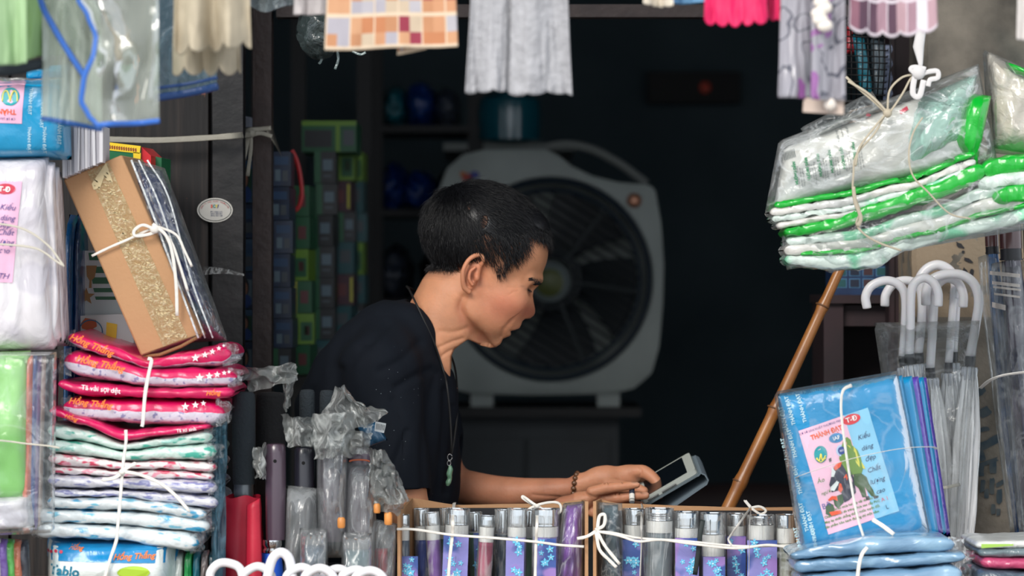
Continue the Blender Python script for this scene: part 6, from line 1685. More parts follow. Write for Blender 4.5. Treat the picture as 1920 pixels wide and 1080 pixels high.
ribbon(mb, [(1118, 996, YR), (1100, 1006, YR), (1082, 1010, YR)], 8, YR - .003); ribbon(mb, [(1116, 994, YR), (1132, 985, YR), (1134, 966, YR), (1124, 968, YR), (1120, 992, YR)], 8, YR - .004)
ribbon(mb, [(1118, 998, YR), (1124, 1030, YR), (1142, 1050, YR), (1156, 1064, YR)], 8, YR - .004); ribbon(mb, [(1120, 998, YR), (1136, 1026, YR), (1162, 1058, YR)], 8, YR - .005)
ribbon(mb, [(1408, 958, -.2), (1406, 980, YR), (1405, 1024, YR), (1404, 1090, YR)], 8, YR)
ribbon(mb, [(1408, 952, -.25), (1398, 940, -.25), (1397, 938, -.25)], 7, -.25, taper=True); ribbon(mb, [(1408, 952, -.25), (1425, 950, -.25), (1436, 958, -.25), (1426, 964, -.25), (1410, 954, -.25)], 6, -.25)
ribbon(mb, [(1406, 954, -.25), (1390, 976, YR), (1370, 1004, YR), (1366, 1012, YR), (1372, 1022, YR)], 6, YR - .002)
tag(mb.build('tray_string', m_str, smooth=True), 'white string crossing the second tray, with a bow and two long tails', 'string')

# ---- umbrellas standing upright at the near corner: foam handles, lacquer handles, plastic sleeves
m_foam = mat('black_foam', (36, 44, 50), .9, bump=(300, .4)); m_foam2 = mat('blacker_foam', (16, 17, 20), .9, bump=(300, .4))
m_lacq = mat('plum_lacquer', (74, 58, 72), .28, spec=.6, coat=.4); m_lacd = mat('black_lacquer_handle', (34, 34, 44), .28, spec=.6, coat=.4)
m_redc = mat('red_umbrella_cloth', (184, 28, 54), .5, bump=(30, .35), vary=(20, .12))
def handle_umbrella(lab, px, w, top, bot, y, m, hole=False, group=None, foot=None, lean=0):
    t = thing('umbrella', (P(px, 0, y).x, y, ZC), lab, 'umbrella', group); r = S(w, y) / 2
    a, b = P(px, top, y), P(px + lean, bot, y); ax = a - b; R = ax.normalized().to_track_quat('Z', 'Y').to_matrix(); h = ax.length
    MB().lathe(b, [(r * .92, 0), (r * .96, h * .1), (r, h * .5), (r * .99, h * .9), (r * .95, h * .965), (r * .8, h * .992), (r * .4, h)], 28, R).build('handle', m, t)
    if hole:
        c = b + ax * .82 + Vector((0, -r * 1.0, 0)); MB().lathe(c, [(.0022, -.002), (.0022, .0006), (.0012, .001)], 14, Matrix.Rotation(PI / 2, 3, 'X')).build('strap_hole', mat('hole_black', (6, 6, 8), .9), t)
    return t, b, r
t, b, r = handle_umbrella('umbrella with long dark grey foam handle and red cloth', 457, 44, 734, 908, -.33, m_foam)
MB().lathe(P(457, 932, -.33), [(r * .8, 0), (r * .86, .004), (r * .84, .014), (r * .88, S(26, -.33))], 24).build('silver_collar', mat('dull_silver', (120, 128, 134), .35, .8), t)
def redf(u, v):
    a = 2 * PI * u; py = 930 + 190 * v; rr_ = S(36 + 12 * v, -.33) * (1 + .10 * math.cos(a * 4 + 1.2 * v) + .05 * nz(a, v * 4)); p = P(449 - 2 * v, py, -.33); return p + Vector((rr_ * math.cos(a), rr_ * .72 * math.sin(a), .002 * math.sin(a * 4)))
mb = MB(); mb.grid(redf, 48, 16); rc = mb.build('red_canopy', m_redc, t, smooth=True, weld=True)
mb = MB(); mb.grid(lambda u, v: P(464 + 22 * u - 2 * v + 8 * v * u, 934 + 186 * v + 14 * (1 - u) * (1 - v), -.372) + Vector((0, -.006 * math.sin(PI * u) - .004 * v, 0)), 10, 16); rc2 = mb.build('cloth_flap', m_redc, t, smooth=True)
s_ = rc2.modifiers.new('s', 'SOLIDIFY'); s_.thickness = .0015
handle_umbrella('umbrella with blacker foam handle just behind the dark grey one', 508, 56, 735, 900, -.27, m_foam2)
handle_umbrella('umbrella with short foam handle showing behind the crumpled plastic', 576, 30, 730, 900, -.2, m_foam)
handle_umbrella('umbrella with foam handle nearest the man\'s shirt sleeve', 613, 28, 731, 900, -.2, m_foam)
t, b, r = handle_umbrella('umbrella with bare plum lacquer handle and strap hole', 517, 39, 831, 1012, -.35, m_lacq, True)
MB().lathe(P(511, 1036, -.35), [(r * .9, 0), (r * .95, .003), (r * .8, .006), (r * .95, .010), (r * .92, S(24, -.35))], 24).build('chrome_ring', m_chr, t)
MB().lathe(P(509, 1119, -.35), [(r * 1.1, 0), (r * 1.2, S(40, -.35)), (r * .95, S(82, -.35))], 20).build('blue_canopy', mat('royal_blue_cloth', (20, 80, 190), .5), t)
t, b, r = handle_umbrella('umbrella with dark grey lacquer handle, its lower half in a plastic sleeve', 570, 38, 838, 1000, -.33, m_lacd, True)
pillow('plastic_sleeve', ((534, 912), (592, 918), (598, 1119), (528, 1119)), -.372, .055, F_milky, t, n=(16, 26), amp=.006, seed=81, edge=.3)
t, b, r = handle_umbrella('umbrella with plum handle wholly inside milky plastic', 620, 50, 840, 1015, -.33, m_lacq)
pillow('plastic_sleeve', ((590, 815), (650, 815), (648, 1050), (592, 1050)), -.372, .065, F_milky, t, n=(20, 40), amp=.007, seed=85, edge=.35)
t, b, r = handle_umbrella('umbrella with plum handle top bare above a milky sleeve, with an orange rim', 674, 46, 838, 1015, -.32, m_lacq)
pillow('plastic_sleeve', ((648, 868), (700, 868), (708, 1119), (642, 1119)), -.362, .06, F_milky, t, n=(20, 40), amp=.006, seed=91, edge=.3)
MB().tube([P(662 + 24 * math.sin(a) * .8 + 12, 866 - 4 * math.cos(a), -.348) for a in [-1.4 + 2.8 * k / 10 for k in range(11)]], .0011, 6).build('orange_rim', mat('terracotta', (190, 96, 60), .5), t)
t = thing('umbrella', P(745, 1119, -.3), 'small umbrella with red cloth in a grey plastic sleeve beside the first tray', 'umbrella')
t.location = (P(722, 0, -.3).x, -.3, ZC)
pillow('plastic_sleeve', ((700, 975), (744, 985), (738, 1119), (694, 1119)), -.35, .05, F_milky, t, n=(16, 26), amp=.007, seed=95, edge=.3)
pillow('red_cloth', ((706, 1030), (726, 1030), (728, 1119), (704, 1119)), -.335, .03, m_redc, t, n=(10, 16), amp=.004, seed=97, edge=.3)
# lower sleeves: another two folded umbrellas with blue-grey cloth
for k, (x0_, x1_, tp, lab) in enumerate(((560, 612, 1012, 'blue-grey umbrella end in clear plastic, in front of the milky sleeves'), (640, 696, 1020, 'teal-grey umbrella end in clear plastic beside the red one'))):
    t = thing('umbrella', (P((x0_ + x1_) / 2, 0, -.36).x, -.36, ZC), lab, 'umbrella')
    pillow('rolled_canopy', ((x0_ + 4, tp + 12), (x1_ - 4, tp + 12), (x1_, 1119), (x0_, 1119)), -.392, .04, wrap('bluegrey_cloth_%d' % k, ((60, 84, 104), (52, 92, 100))[k], bump=.7), t, n=(10, 12), seed=k, amp=.004, edge=.3)
    pillow('plastic_sleeve', ((x0_, tp - 20), (x1_, tp - 18), (x1_ + 3, 1119), (x0_ - 3, 1119)), -.396, .045, F_milky, t, n=(14, 16), seed=k + 4, amp=.006, edge=.3)
# crumpled plastic above
def crumple(name, quad, y, thick, m, seed, amp, lab, edge=.45, n=(30, 26)):
    o, _ = pillow(name, quad, y, thick, m, n=n, amp=amp, seed=seed, edge=edge, fscale=7, puff=.5); tag(o, lab, 'plastic bag'); return o
t = thing('crumpled_plastic', P(640, 830, -.33), 'big crumpled greyish plastic bag pulled over the umbrella handles', 'plastic bag')
def crag(nm, tri, y, amp, seed, dep=.02):
    """a rumpled sheet hung between four pixel corners"""
    tl, tr, br, bl = [Vector((a, b)) for a, b in tri]
    def f(u, v):
        p = bl.lerp(br, u).lerp(tl.lerp(tr, u), v); e = amp * 1.1 * (1 - 2.2 * abs(nz(u * 2.4 + seed, v * 1.8, seed))) + amp * .3 * (1 - 2 * abs(nz(u * 6 + seed, v * 3, seed + 3)))
        p = p + Vector((8 * nz(u * 4, v * 4, seed), 8 * nz(u * 4 + 9, v * 4, seed)))
        return P(p.x, p.y, y) + Vector((0, -e - dep * math.sin(PI * u), 0))
    mb = MB(); mb.grid(f, 26, 24); return mb.build(nm, F_bag, t, smooth=True)
F_bag = film('bag_film', tint=(196, 200, 198), body=.20, rough=.22, scale=20, bumps=.75, vein=.42, tcol=(200, 206, 206), gl=1.0, streak=(1, 1, .6))
crag('peaked_fold', ((632, 728), (646, 722), (700, 800), (590, 800)), -.34, .012, 1); crag('pointed_flap', ((640, 726), (660, 750), (728, 772), (688, 802)), -.345, .01, 2)
crag('bunched_middle', ((588, 775), (664, 770), (668, 852), (590, 860)), -.365, .016, 3, .03); crag('bunched_side', ((528, 776), (592, 782), (596, 836), (540, 836)), -.36, .014, 4, .02)
crag('lower_fold', ((645, 800), (700, 812), (690, 850), (640, 850)), -.36, .014, 5, .02)
t = thing('crumpled_plastic', P(730, 960, -.34), 'twisted grey plastic sleeve hanging down beside the first tray', 'plastic bag')
crag('twisted_top', ((692, 838), (722, 842), (748, 890), (694, 900)), -.36, .014, 6, .02); crag('twisted_middle', ((694, 880), (742, 876), (768, 940), (702, 945)), -.365, .016, 7, .025); crag('twisted_foot', ((700, 925), (764, 925), (752, 962), (708, 955)), -.36, .012, 8, .02)
t = thing('crumpled_plastic', P(214 + 290, 760, -.3), 'clear plastic wrapping puffed out beside the pink packs', 'plastic bag')
crag('upper_wing', ((452, 690), (556, 682), (560, 712), (470, 735)), -.31, .016, 9, .02); crag('lower_wing', ((528, 690), (556, 684), (546, 760), (536, 770)), -.31, .01, 10, .01)
crag('side_scrap', ((476, 840), (500, 832), (500, 900), (480, 892)), -.36, .01, 11, .01)
t = thing('crumpled_plastic', P(415, 900, -.34), 'blue-tinted clear plastic hanging between the stack and the red umbrella', 'plastic bag')
F_bag = film('bag_film_teal', tint=(70, 110, 130), body=.30, rough=.2, scale=14, bumps=.5, vein=.25, tcol=(110, 150, 170))
crag('hanging_fold', ((402, 800), (428, 790), (424, 1119), (396, 1119)), -.40, .012, 12, .01)
m_wood = mat('orange_wood', (214, 140, 70), .45, vary=(60, .15))
for k, (px, p0, p1, w) in enumerate(((640, 970, 990, 15), (707, 944, 962, 13), (728, 960, 984, 15))):
    o = MB().lathe(P(px, p1, -.388), [(.0, 0), (S(w, -.39) / 2 * .8, 0), (S(w, -.39) / 2, .002), (S(w, -.39) / 2, S(p1 - p0, -.39) * .8), (S(w, -.39) / 2 * .7, S(p1 - p0, -.39)), (0, S(p1 - p0, -.39))], 16).build('wooden_toggle', m_wood)
    tag(o, ('small orange wooden toggle on the milky sleeve in the middle', 'orange wooden toggle hanging at the twisted plastic, higher of the pair', 'orange wooden toggle hanging at the twisted plastic, lower of the pair')[k], 'toggle')
t = thing('blue_packet', P(700, 835, -.3), 'blue packet with a small barcode sticker sticking out of the plastic', 'packet')
qq = ((668, 800), (704, 790), (726, 826), (690, 840)); o, sf = pillow('packet_body', qq, -.30, .03, wrap('packet_blue', (24, 76, 108), bump=.6), t, n=(12, 10), seed=4)
g6 = lambda px, npy, off=0.0: P(px, -npy, -.334) - Vector((0, off, 0))
mb = MB(); px_poly(mb, g6, [(704, 790), (724, 794), (720, 812), (702, 808)]); mb.build('barcode_sticker', mat('stk', (200, 204, 206), .5), t, smooth=False)
mb = MB()
for k in range(6): px_poly(mb, g6, [(706 + k * 2.8, 794 + k * .5), (707.2 + k * 2.8, 794.2 + k * .5), (706.2 + k * 2.8, 805 + k * .5), (705 + k * 2.8, 805 + k * .5)], .0004)
mb.build('barcode_bars', mat('ink_black', (28, 28, 34), .6), t, smooth=False)

# ---- white hooks of umbrellas at the bottom edge
m_hook = mat('white_hook_plastic', (224, 224, 228), .22, spec=.5, sss=.15)
def hook(lab, pts, w, y, grp, m=m_hook):
    t = thing('white_hook_umbrella', (P(pts[-1][0], 0, y).x, y, ZC), lab, 'umbrella', grp)
    q = catmull([P(a, b, y) for a, b in pts], 8); r = S(w, y) / 2; rs = [r] * len(q); rs[0] = r * .55; rs.insert(1, r * .9); q.insert(1, q[0].lerp(q[1], .3))
    MB().tube(q, rs, 14).build('hook_handle', m, t, smooth=True); return t, q[-1], r
gh = 'white hooked umbrellas at the counter front'
hook('white hooked umbrella in front of the red cloth, its ring cut by the frame', [(402, 1110), (394, 1078), (408, 1058), (430, 1056), (452, 1070), (458, 1119)], 17, -.46, gh)
hook('white hook standing highest of the row at the counter front', [(500, 1090), (510, 1050), (526, 1036), (542, 1048), (548, 1085), (548, 1119)], 19, -.47, gh)
for k, x in enumerate((484, 566, 600, 634, 668, 694)):
    hook('white hook lying low in the row, %s' % ('beside the red umbrella', 'directly past the highest hook', 'second past the highest hook', 'third past the highest hook', 'next to the last one', 'the last one under the twisted plastic')[k],
         [(x - 32, 1100 + k), (x - 26, 1076 + k), (x, 1062 + k * 1.5), (x + 24, 1078 + k), (x + 28, 1119)], 17, -.46 - .012 * (k % 3), gh)
# ------------------------------------------------------------------ raincoat pack leaning at the second tray
kq = ((1460, 740), (1684, 702), (1744, 1003), (1506, 1034))
m_cyan = wrap('raincoat_cyan_film', (0, 134, 188), bump=.45, bscale=16, coat=.35)
m_viol = wrap('violet_film', (86, 62, 170), bump=.5)
t = thing('raincoat_pack', P(1610, 1040, -.33), 'bright blue raincoat pack with pink and blue motorbike label, tied with white string', 'pack')
o, sf = pillow('folded_raincoat', kq, -.42, .045, m_cyan, t, n=(44, 50), amp=.0035, seed=101, edge=.1, fscale=7)
fn = on_px(sf, kq)
lq = ((1497, 808), (1627, 764), (1686, 958), (1554, 1003))
def lerpq(u, v):   # u along the label, v down it
    a = Vector(lq[0]).lerp(Vector(lq[1]), u); b = Vector(lq[3]).lerp(Vector(lq[2]), u); return a.lerp(b, v)
LA = math.atan2(44, 130)
mb = MB(); px_patch(mb, fn, (tuple(lerpq(0, 0)), tuple(lerpq(.66, 0)), tuple(lerpq(.66, 1)), tuple(lerpq(0, 1))), .0008, 12); lb = mb.build('pink_label', mat('label_pink2', (232, 186, 208), .45), t, smooth=True)
mb = MB(); px_patch(mb, fn, (tuple(lerpq(.66, 0)), tuple(lerpq(1, 0)), tuple(lerpq(1, 1)), tuple(lerpq(.66, 1))), .0008, 12); lb2 = mb.build('blue_label', mat('label_blue', (132, 192, 222), .45), t, smooth=True)
def lt(mb, s, u, v, size, rot=0.0, shear=0, bold=0.0, off=.0016, aspect=1.0):
    p = lerpq(u, v); letters(mb, fn, s, p.x, -p.y, size, LA + math.radians(rot), off=off, shear=shear, bold=bold, aspect=aspect)
mb = MB(); lt(mb, 'THÀNH ĐẠT', .36, .10, 13, bold=.03, aspect=.82); mb.build('orange_lettering', m_oi, lb, smooth=False)
mb = MB(); lt(mb, 'CƠ SỞ SẢN XUẤT THƯƠNG MẠI', .30, .035, 5.6); mb.build('purple_lettering', mat('purple_ink', (90, 70, 130), .5), lb, smooth=False)
mb = MB(); c_ = lerpq(.74, .055); px_poly(mb, fn, ellipse(c_.x, c_.y, 17, 9.5, 24, -LA), .0015); mb.build('red_oval', mat('oval_red2', (214, 50, 60), .4), lb, smooth=False)
mb = MB(); lt(mb, 'T-Đ', .74, .055, 13, bold=.015, off=.0024); mb.build('white_lettering', m_wht, lb, smooth=False)
mb = MB(); c_ = lerpq(.20, .27); px_poly(mb, fn, ellipse(c_.x, c_.y, 12.5, 16, 28), .0014); mb.build('round_emblem', mat('emblem_teal', (0, 150, 160), .4), lb, smooth=False)
mb = MB(); wline(mb, fn, [(c_.x - 8, c_.y + 6), (c_.x - 3, c_.y + 12), (c_.x, c_.y - 1), (c_.x + 3, c_.y + 11), (c_.x + 9, c_.y + 2)], .0009, .0036); wline(mb, fn, [(c_.x - 9, c_.y + 8), (c_.x, c_.y + 14), (c_.x + 10, c_.y + 6)], .0006, .0036); mb.build('w_emblem', m_ey, lb, smooth=True)
mb = MB(); c_ = lerpq(.47, .175); px_poly(mb, fn, ellipse(c_.x, c_.y, 14, 9, 24, -LA * .6), .0014); mb.build('blue_oval', mat('oval_blue', (60, 130, 180), .4), lb, smooth=False)
mb = MB(); lt(mb, 'IAF', .47, .175, 10, bold=.01, off=.0040); mb.build('white_lettering', m_wht, lb, smooth=False)
mb = MB(); c_ = lerpq(.49, .30); px_poly(mb, fn, ellipse(c_.x, c_.y, 10, 11, 24), .0014); mb.build('pale_disc', mat('disc_pale', (176, 200, 226), .4), lb, smooth=False)
mb = MB(); px_poly(mb, fn, ellipse(c_.x, c_.y, 7, 7.5, 20), .0020); mb.build('blue_disc', mat('disc_blue', (40, 70, 140), .4), lb, smooth=False)
mb = MB(); lt(mb, 'ISO', .49, .30, 5, off=.0040); mb.build('white_lettering', m_wht, lb, smooth=False)
# rider and scooter print, plain flat shapes of the label picture
def pp(nm, col, polys, off=.0014):
    mb = MB()
    for q in polys: px_poly(mb, fn, [(1480 + x / 4.154, 740 + y / 4.154) for x, y in q], off)
    mb.build(nm, mat(nm + '_ink', col, .45), lb, smooth=False)
pp('rider_coat_print', (104, 138, 58), [[(425, 345), (450, 330), (478, 352), (490, 395), (530, 430), (556, 490), (575, 570), (560, 620), (520, 628), (470, 620), (430, 600), (404, 530), (388, 500), (395, 440), (412, 390)]])
pp('rider_trouser_print', (62, 88, 50), [[(500, 620), (560, 612), (600, 640), (618, 690), (650, 740), (668, 788), (640, 792), (600, 740), (585, 716), (602, 796), (570, 800), (540, 730), (505, 700)]], .0015)
pp('coat_yellow_print', (206, 200, 84), [[(452, 392), (474, 400), (488, 470), (478, 480), (458, 440)], [(500, 400), (520, 430), (545, 520), (548, 566), (520, 530), (505, 470)], [(560, 520), (585, 560), (590, 580), (570, 572)]], .0018)
pp('rider_face_print', (196, 150, 120), [[(430, 372), (446, 366), (452, 384), (438, 398), (428, 390)]], .0018)
pp('dark_legs_print', (50, 52, 70), [[(350, 560), (440, 520), (500, 640), (520, 760), (470, 820), (430, 840), (400, 740), (330, 760), (310, 700), (330, 620)]], .0017)
pp('scooter_red_print', (224, 84, 48), [[(360, 545), (410, 520), (400, 560), (360, 590), (345, 575)], [(390, 690), (445, 615), (455, 650), (430, 720), (400, 765), (380, 740)], [(300, 820), (330, 790), (370, 790), (378, 830), (345, 815), (310, 830)], [(310, 915), (400, 900), (410, 925), (330, 945)]], .0022)
pp('scooter_white_print', (214, 220, 220), [[(320, 720), (400, 640), (380, 700), (350, 750), (320, 745)], [(330, 560), (360, 600), (345, 640), (325, 640)]], .0024)
pp('wheel_print', (70, 96, 70), [[(285, 930), (285, 870), (310, 840), (345, 860), (352, 920), (330, 950)], [(340, 800), (420, 770), (425, 840), (380, 890), (352, 860)]], .0016)
pp('boots_print', (40, 40, 44), [[(590, 790), (620, 790), (625, 815), (600, 820)], [(650, 790), (690, 785), (690, 800), (660, 810)], [(305, 500), (325, 490), (328, 515), (312, 525)]], .002)
mb = MB(); 
for k, (s, v) in enumerate((('Bộ quần áo mưa hai lớp vải dù siêu bền', .80), ('Chất liệu: vải dù tráng nhựa cao cấp PVC', .845), ('May ép nhiệt chống thấm nước tuyệt đối', .89), ('Sản phẩm bảo hành đường chỉ một năm', .935))): lt(mb, s, .42 - .02 * k, v, 6.3, -1, bold=.02)
lt(mb, 'người', .13, .62, 9, shear=.2); lt(mb, 'Áo', .10, .50, 12, shear=.2); mb.build('green_lettering', mat('green_ink', (80, 130, 50), .5), lb, smooth=False)
mb = MB(); lt(mb, 'Bộ', .08, .74, 15, bold=.0); mb.build('violet_lettering', mat('violet_ink2', (70, 60, 160), .5), lb, smooth=False)
mb = MB()
for s, v in (('Kiểu', .24), ('dáng', .345), ('đẹp', .45), ('Chất', .555), ('lượng', .665), ('cao', .765)): lt(mb, s, .83, v, 12.5, shear=.35)
lt(mb, 'L', .86, .93, 11); mb.build('navy_lettering', mat('ink_navy', (40, 60, 100), .5), lb2, smooth=False)
mb = MB(); lt(mb, 'A 1', .86, .85, 10); mb.build('rose_lettering', mat('rose_ink', (210, 70, 100), .5), lb2, smooth=False)
mb = MB()
for (x, y) in ((1482, 770), (1503, 765), (1486, 832), (1496, 900), (1508, 970), (1476, 850), (1522, 985), (1500, 1018), (1528, 1012), (1472, 790)): letters(mb, fn, 'THÀNH ĐẠT', x, -y, 9.5, math.radians(104), off=.0014, bold=.02)
mb.build('white_lettering', mat('pale_print', (190, 222, 230), .5), t, smooth=False)
# clear bag round it
pillow('clear_bag', ((1454, 736), (1688, 696), (1750, 1006), (1503, 1040)), -.4245, .052, F_soft, t, n=(34, 34), amp=.004, seed=105, edge=.12, fscale=6)
for k, (x0_, m_, lab) in enumerate(((1694, m_cyan, 'bright blue raincoat pack edge just behind the labelled one'), (1712, m_cyan, 'second blue raincoat edge with a white film sheen behind the labelled pack'), (1724, m_viol, 'violet raincoat pack edge standing behind the blue ones'), (1734, m_cyan, 'narrow blue raincoat edge outside the violet one'), (1739, m_viol, 'outermost violet raincoat edge beside the clear umbrellas'))):
    x1_ = (1752, 1764, 1772, 1778, 1785)[k]
    o, _ = pillow('raincoat_pack', ((1480 + 20 * k, 742 - k), (x0_, 704 + k), (x1_, 1008), (1520 + 10 * k, 1038)), -.386 + .026 * k, .025, m_, n=(20, 36), amp=.0025, seed=110 + k, edge=.08)
    tag(o, lab, 'pack', 'raincoat packs behind the labelled one')
mb = MB()
ribbon(mb, [(1597, 722, -.42), (1581, 732, -.438), (1577, 760, -.442), (1580, 800, -.444), (1588, 860, -.446), (1598, 920, -.446), (1608, 970, -.446), (1620, 1010, -.442), (1622, 1030, -.43)], 8, -.44, seg=8)
ribbon(mb, [(1494, 896, -.40), (1500, 892, -.448), (1540, 878, -.454), (1590, 862, -.456), (1650, 848, -.454), (1700, 840, -.452), (1745, 838, -.44), (1756, 842, -.40)], 9, -.44, seg=8)
ribbon(mb, [(1636, 974, -.444), (1655, 986, -.45), (1676, 1002, -.45)], 10, -.445)
tag(mb.build('pack_string', m_str, smooth=True), 'white string crossed over the labelled blue raincoat pack', 'string')
# ---- three grey-blue raincoats lying flat in film
m_gb = print_mat('grey_blue_film', (128, 164, 190), (104, 140, 170), scale=12, thr=.5, bump=.7, bscale=18, rough=.22, coat=.8, streak=(.5, 1, 1.6))
fl = [([(1498, 1078, 1106), (1600, 1072, 1108), (1700, 1066, 1108), (1806, 1056, 1100)], 'lowest of the three grey-blue packs lying flat, cut by the frame'),
      ([(1490, 1052, 1076), (1560, 1046, 1072), (1660, 1042, 1067), (1740, 1038, 1062), (1812, 1034, 1056)], 'middle grey-blue pack of the three lying flat'),
      ([(1482, 1036, 1051), (1560, 1018, 1046), (1640, 1006, 1042), (1720, 1003, 1038), (1792, 1008, 1034)], 'topmost grey-blue pack lying flat under the labelled raincoat')]
for k, (stn, lab) in enumerate(fl):
    t = thing('raincoat_pack', P(1640, stn[1][2], -.40), lab, 'pack', 'grey-blue packs lying flat')
    loft('folded_raincoat', stn, -.475 + .006 * k, -.345, m_gb, t, seed=k * 2.2 + 40, amp=.0028, nx=50, nc=24)
    for side in (0, 1):
        e = stn[0] if side == 0 else stn[-1]; sx = -1 if side == 0 else 1; ce = (e[1] + e[2]) / 2; h = e[2] - e[1]
        mb = MB(); mb.grid(lambda u, v: P(e[0] + sx * (-12 + 34 * u), ce + (v - .5) * h * (1 - .3 * u) + 4 * nz(u * 3 + k, v * 3, side), -.47) + Vector((0, .01 + .02 * u + .01 * nz(u * 4, v * 4, k + 3), 0)), 8, 8); mb.build('film_end', F_soft, t, smooth=True)
mb = MB(); ribbon(mb, [(1626, 1026, -.48), (1616, 1040, -.484), (1610, 1064, -.484), (1606, 1110, -.48)], 9, -.48)
tag(mb.build('flat_pack_string', m_str, smooth=True), 'short white string across the grey-blue flat packs', 'string')
# ---- stack in the near corner
cs = [([(1832, 1066, 1106), (1900, 1070, 1106), (2010, 1072, 1108)], (70, 84, 98), 'dark slate pack at the bottom of the corner stack below the pillar'),
      ([(1840, 1044, 1068), (1880, 1046, 1070), (2010, 1048, 1072)], (176, 66, 104), 'raspberry pink pack in the corner stack below the pillar'),
      ([(1836, 1028, 1046), (1900, 1028, 1046), (2010, 1026, 1048)], (100, 116, 122), 'grey film pack in the corner stack, above the pink one'),
      ([(1830, 1016, 1030), (1900, 1014, 1029), (2010, 1010, 1028)], (204, 206, 202), 'white pack with lime corner, topmost of the corner stack')]
for k, (stn, c_, lab) in enumerate(cs):
    t = thing('folded_pack', P(1900, stn[1][2], -.38), lab, 'pack', 'corner stack below the pillar')
    loft('wrapped_cloth', stn, -.46 + .004 * k, -.30, wrap('corner_film_%d' % k, c_, bump=.7), t, seed=k * 3.1 + 60, amp=.002)
    if k == 3: mb = MB(); mb.grid(lambda u, v: P(1840 + 60 * u, 1020 + 8 * v * (1 - .6 * u), -.4545), 6, 2); mb.build('lime_corner', mat('lime_ink2', (150, 190, 80), .4), t, smooth=True)

# ------------------------------------------------------------------ white crook-handled umbrellas with clear canopies
m_crook = mat('white_crook_plastic', (230, 229, 232), .25, spec=.5, sss=.15)
m_fer = mat('ferrule_black', (24, 26, 32), .4); m_tip = mat('rib_tip', (196, 200, 208), .3)
F_can = film('canopy_film', tint=(242, 243, 244), body=.75, rough=.14, scale=26, bumps=.5, streak=(1, 1, .10), vein=.35, gl=.9)
crooks = [
 ([(1749, 640), (1740, 560), (1724, 530), (1736, 506), (1760, 497), (1784, 512), (1792, 545), (1786, 660)], 19, -.02, (1778, 1030), 'white crook umbrella at the very back, its arch highest of the bunch'),
 ([(1659, 575), (1661, 552), (1676, 532), (1697, 526), (1716, 531), (1727, 548), (1728, 600), (1722, 662)], 17, -.04, (1768, 1040), 'white crook umbrella with its tip just behind the outermost one'),
 ([(1806, 577), (1806, 552), (1796, 530), (1776, 522), (1758, 534), (1752, 560), (1749, 610), (1744, 690)], 17, -.055, (1776, 1045), 'white crook umbrella whose tip hangs in front of the pillar'),
 ([(1736, 573), (1737, 545), (1748, 524), (1774, 514), (1804, 516), (1826, 532), (1835, 562), (1830, 605), (1819, 668)], 18, -.07, (1800, 1035), 'white crook umbrella with the widest arch of the bunch'),
 ([(1790, 560), (1792, 545), (1800, 536), (1790, 540), (1788, 560), (1784, 610), (1779, 680)], 15, -.03, (1786, 1040), 'white crook umbrella half hidden in the middle of the bunch'),
 ([(1626, 579), (1623, 556), (1634, 536), (1660, 526), (1684, 533), (1697, 556), (1697, 610), (1693, 668)], 17, -.09, (1752, 1040), 'white crook umbrella hooked furthest out over the cabinet'),
 ([(1759, 575), (1759, 550), (1750, 530), (1732, 521), (1714, 532), (1708, 556), (1707, 610), (1705, 664)], 17, -.105, (1760, 1045), 'white crook umbrella standing front and centre of the bunch'),
]
for k, (pts, w, y, foot, lab) in enumerate(crooks):
    t = thing('crook_umbrella', (P(foot[0], 0, y).x, y, ZC), lab, 'umbrella', 'white crook umbrellas')
    q = catmull([P(a, b, y) for a, b in pts], 8); r = S(w, y) / 2; q.insert(1, q[0].lerp(q[1], .3)); rs = [r] * len(q); rs[0] = r * .5; rs[1] = r * .92
    MB().tube(q, rs, 14).build('crook_handle', m_crook, t, smooth=True)
    e = q[-1]; f = P(foot[0], 1119, y); f.z = ZC; d = (f - e)
    MB().tube([e, e + d * .045], r * 1.08, 14).build('ferrule', m_fer, t)
    MB().tube([e + d * .04, f], S(5, y) / 2, 8).build('shaft', m_tip, t)
    R = (-d).normalized().to_track_quat('Z', 'Y').to_matrix(); nn_ = 48; vs = []; rows = 26
    for j in range(rows + 1):
        v = j / rows; c = e + d * (.05 + .95 * v)
        R0 = S(31, y) * (.75 + .5 * v - .75 * v ** 3) * (0.55 + .45 * math.sin(min(1, v * 3) * PI / 2))
        if v > .8: R0 *= 1.15
        for i in range(nn_):
            a = 2 * PI * i / nn_; rr_ = R0 * (1 + .24 * math.cos(a * 8 + v * 2.5 + k) + .10 * nz(a * 2, v * 6, k)); vs.append(c + R @ Vector((rr_ * math.cos(a), rr_ * math.sin(a) * .8, 0)))
    MB().add(vs, [(j * nn_ + i, j * nn_ + (i + 1) % nn_, (j + 1) * nn_ + (i + 1) % nn_, (j + 1) * nn_ + i) for j in range(rows) for i in range(nn_)]).build('folded_canopy', F_can, t, smooth=True)
    for i in range(8):
        a = 2 * PI * i / 8 + k; c = e + d * .06; p = c + R @ Vector((math.cos(a) * S(15, y), math.sin(a) * S(12, y), 0)); p2 = p + d * .045
        MB().tube([p - d * .012, p, p2], [r * .28, r * .42, r * .2], 8).build('rib_tip', m_tip, t, smooth=True)
t = thing('umbrella_sleeve', (P(1760, 0, -.08).x, -.08, ZC), 'clear plastic sleeve with a flat rim round the crook umbrellas', 'plastic bag')
pillow('sleeve_sheet', ((1648, 606), (1850, 602), (1800, 1119), (1724, 1119)), -.15, .13, F_soft, t, n=(34, 40), amp=.006, seed=131, edge=.2)
mb = MB(); ribbon(mb, [(1716, 900, -.10), (1740, 912, -.155), (1770, 914, -.155), (1800, 908, -.10)], 8, -.15); mb.build('binding_string', mat('cream_string', (196, 190, 176), .5), t, smooth=True)

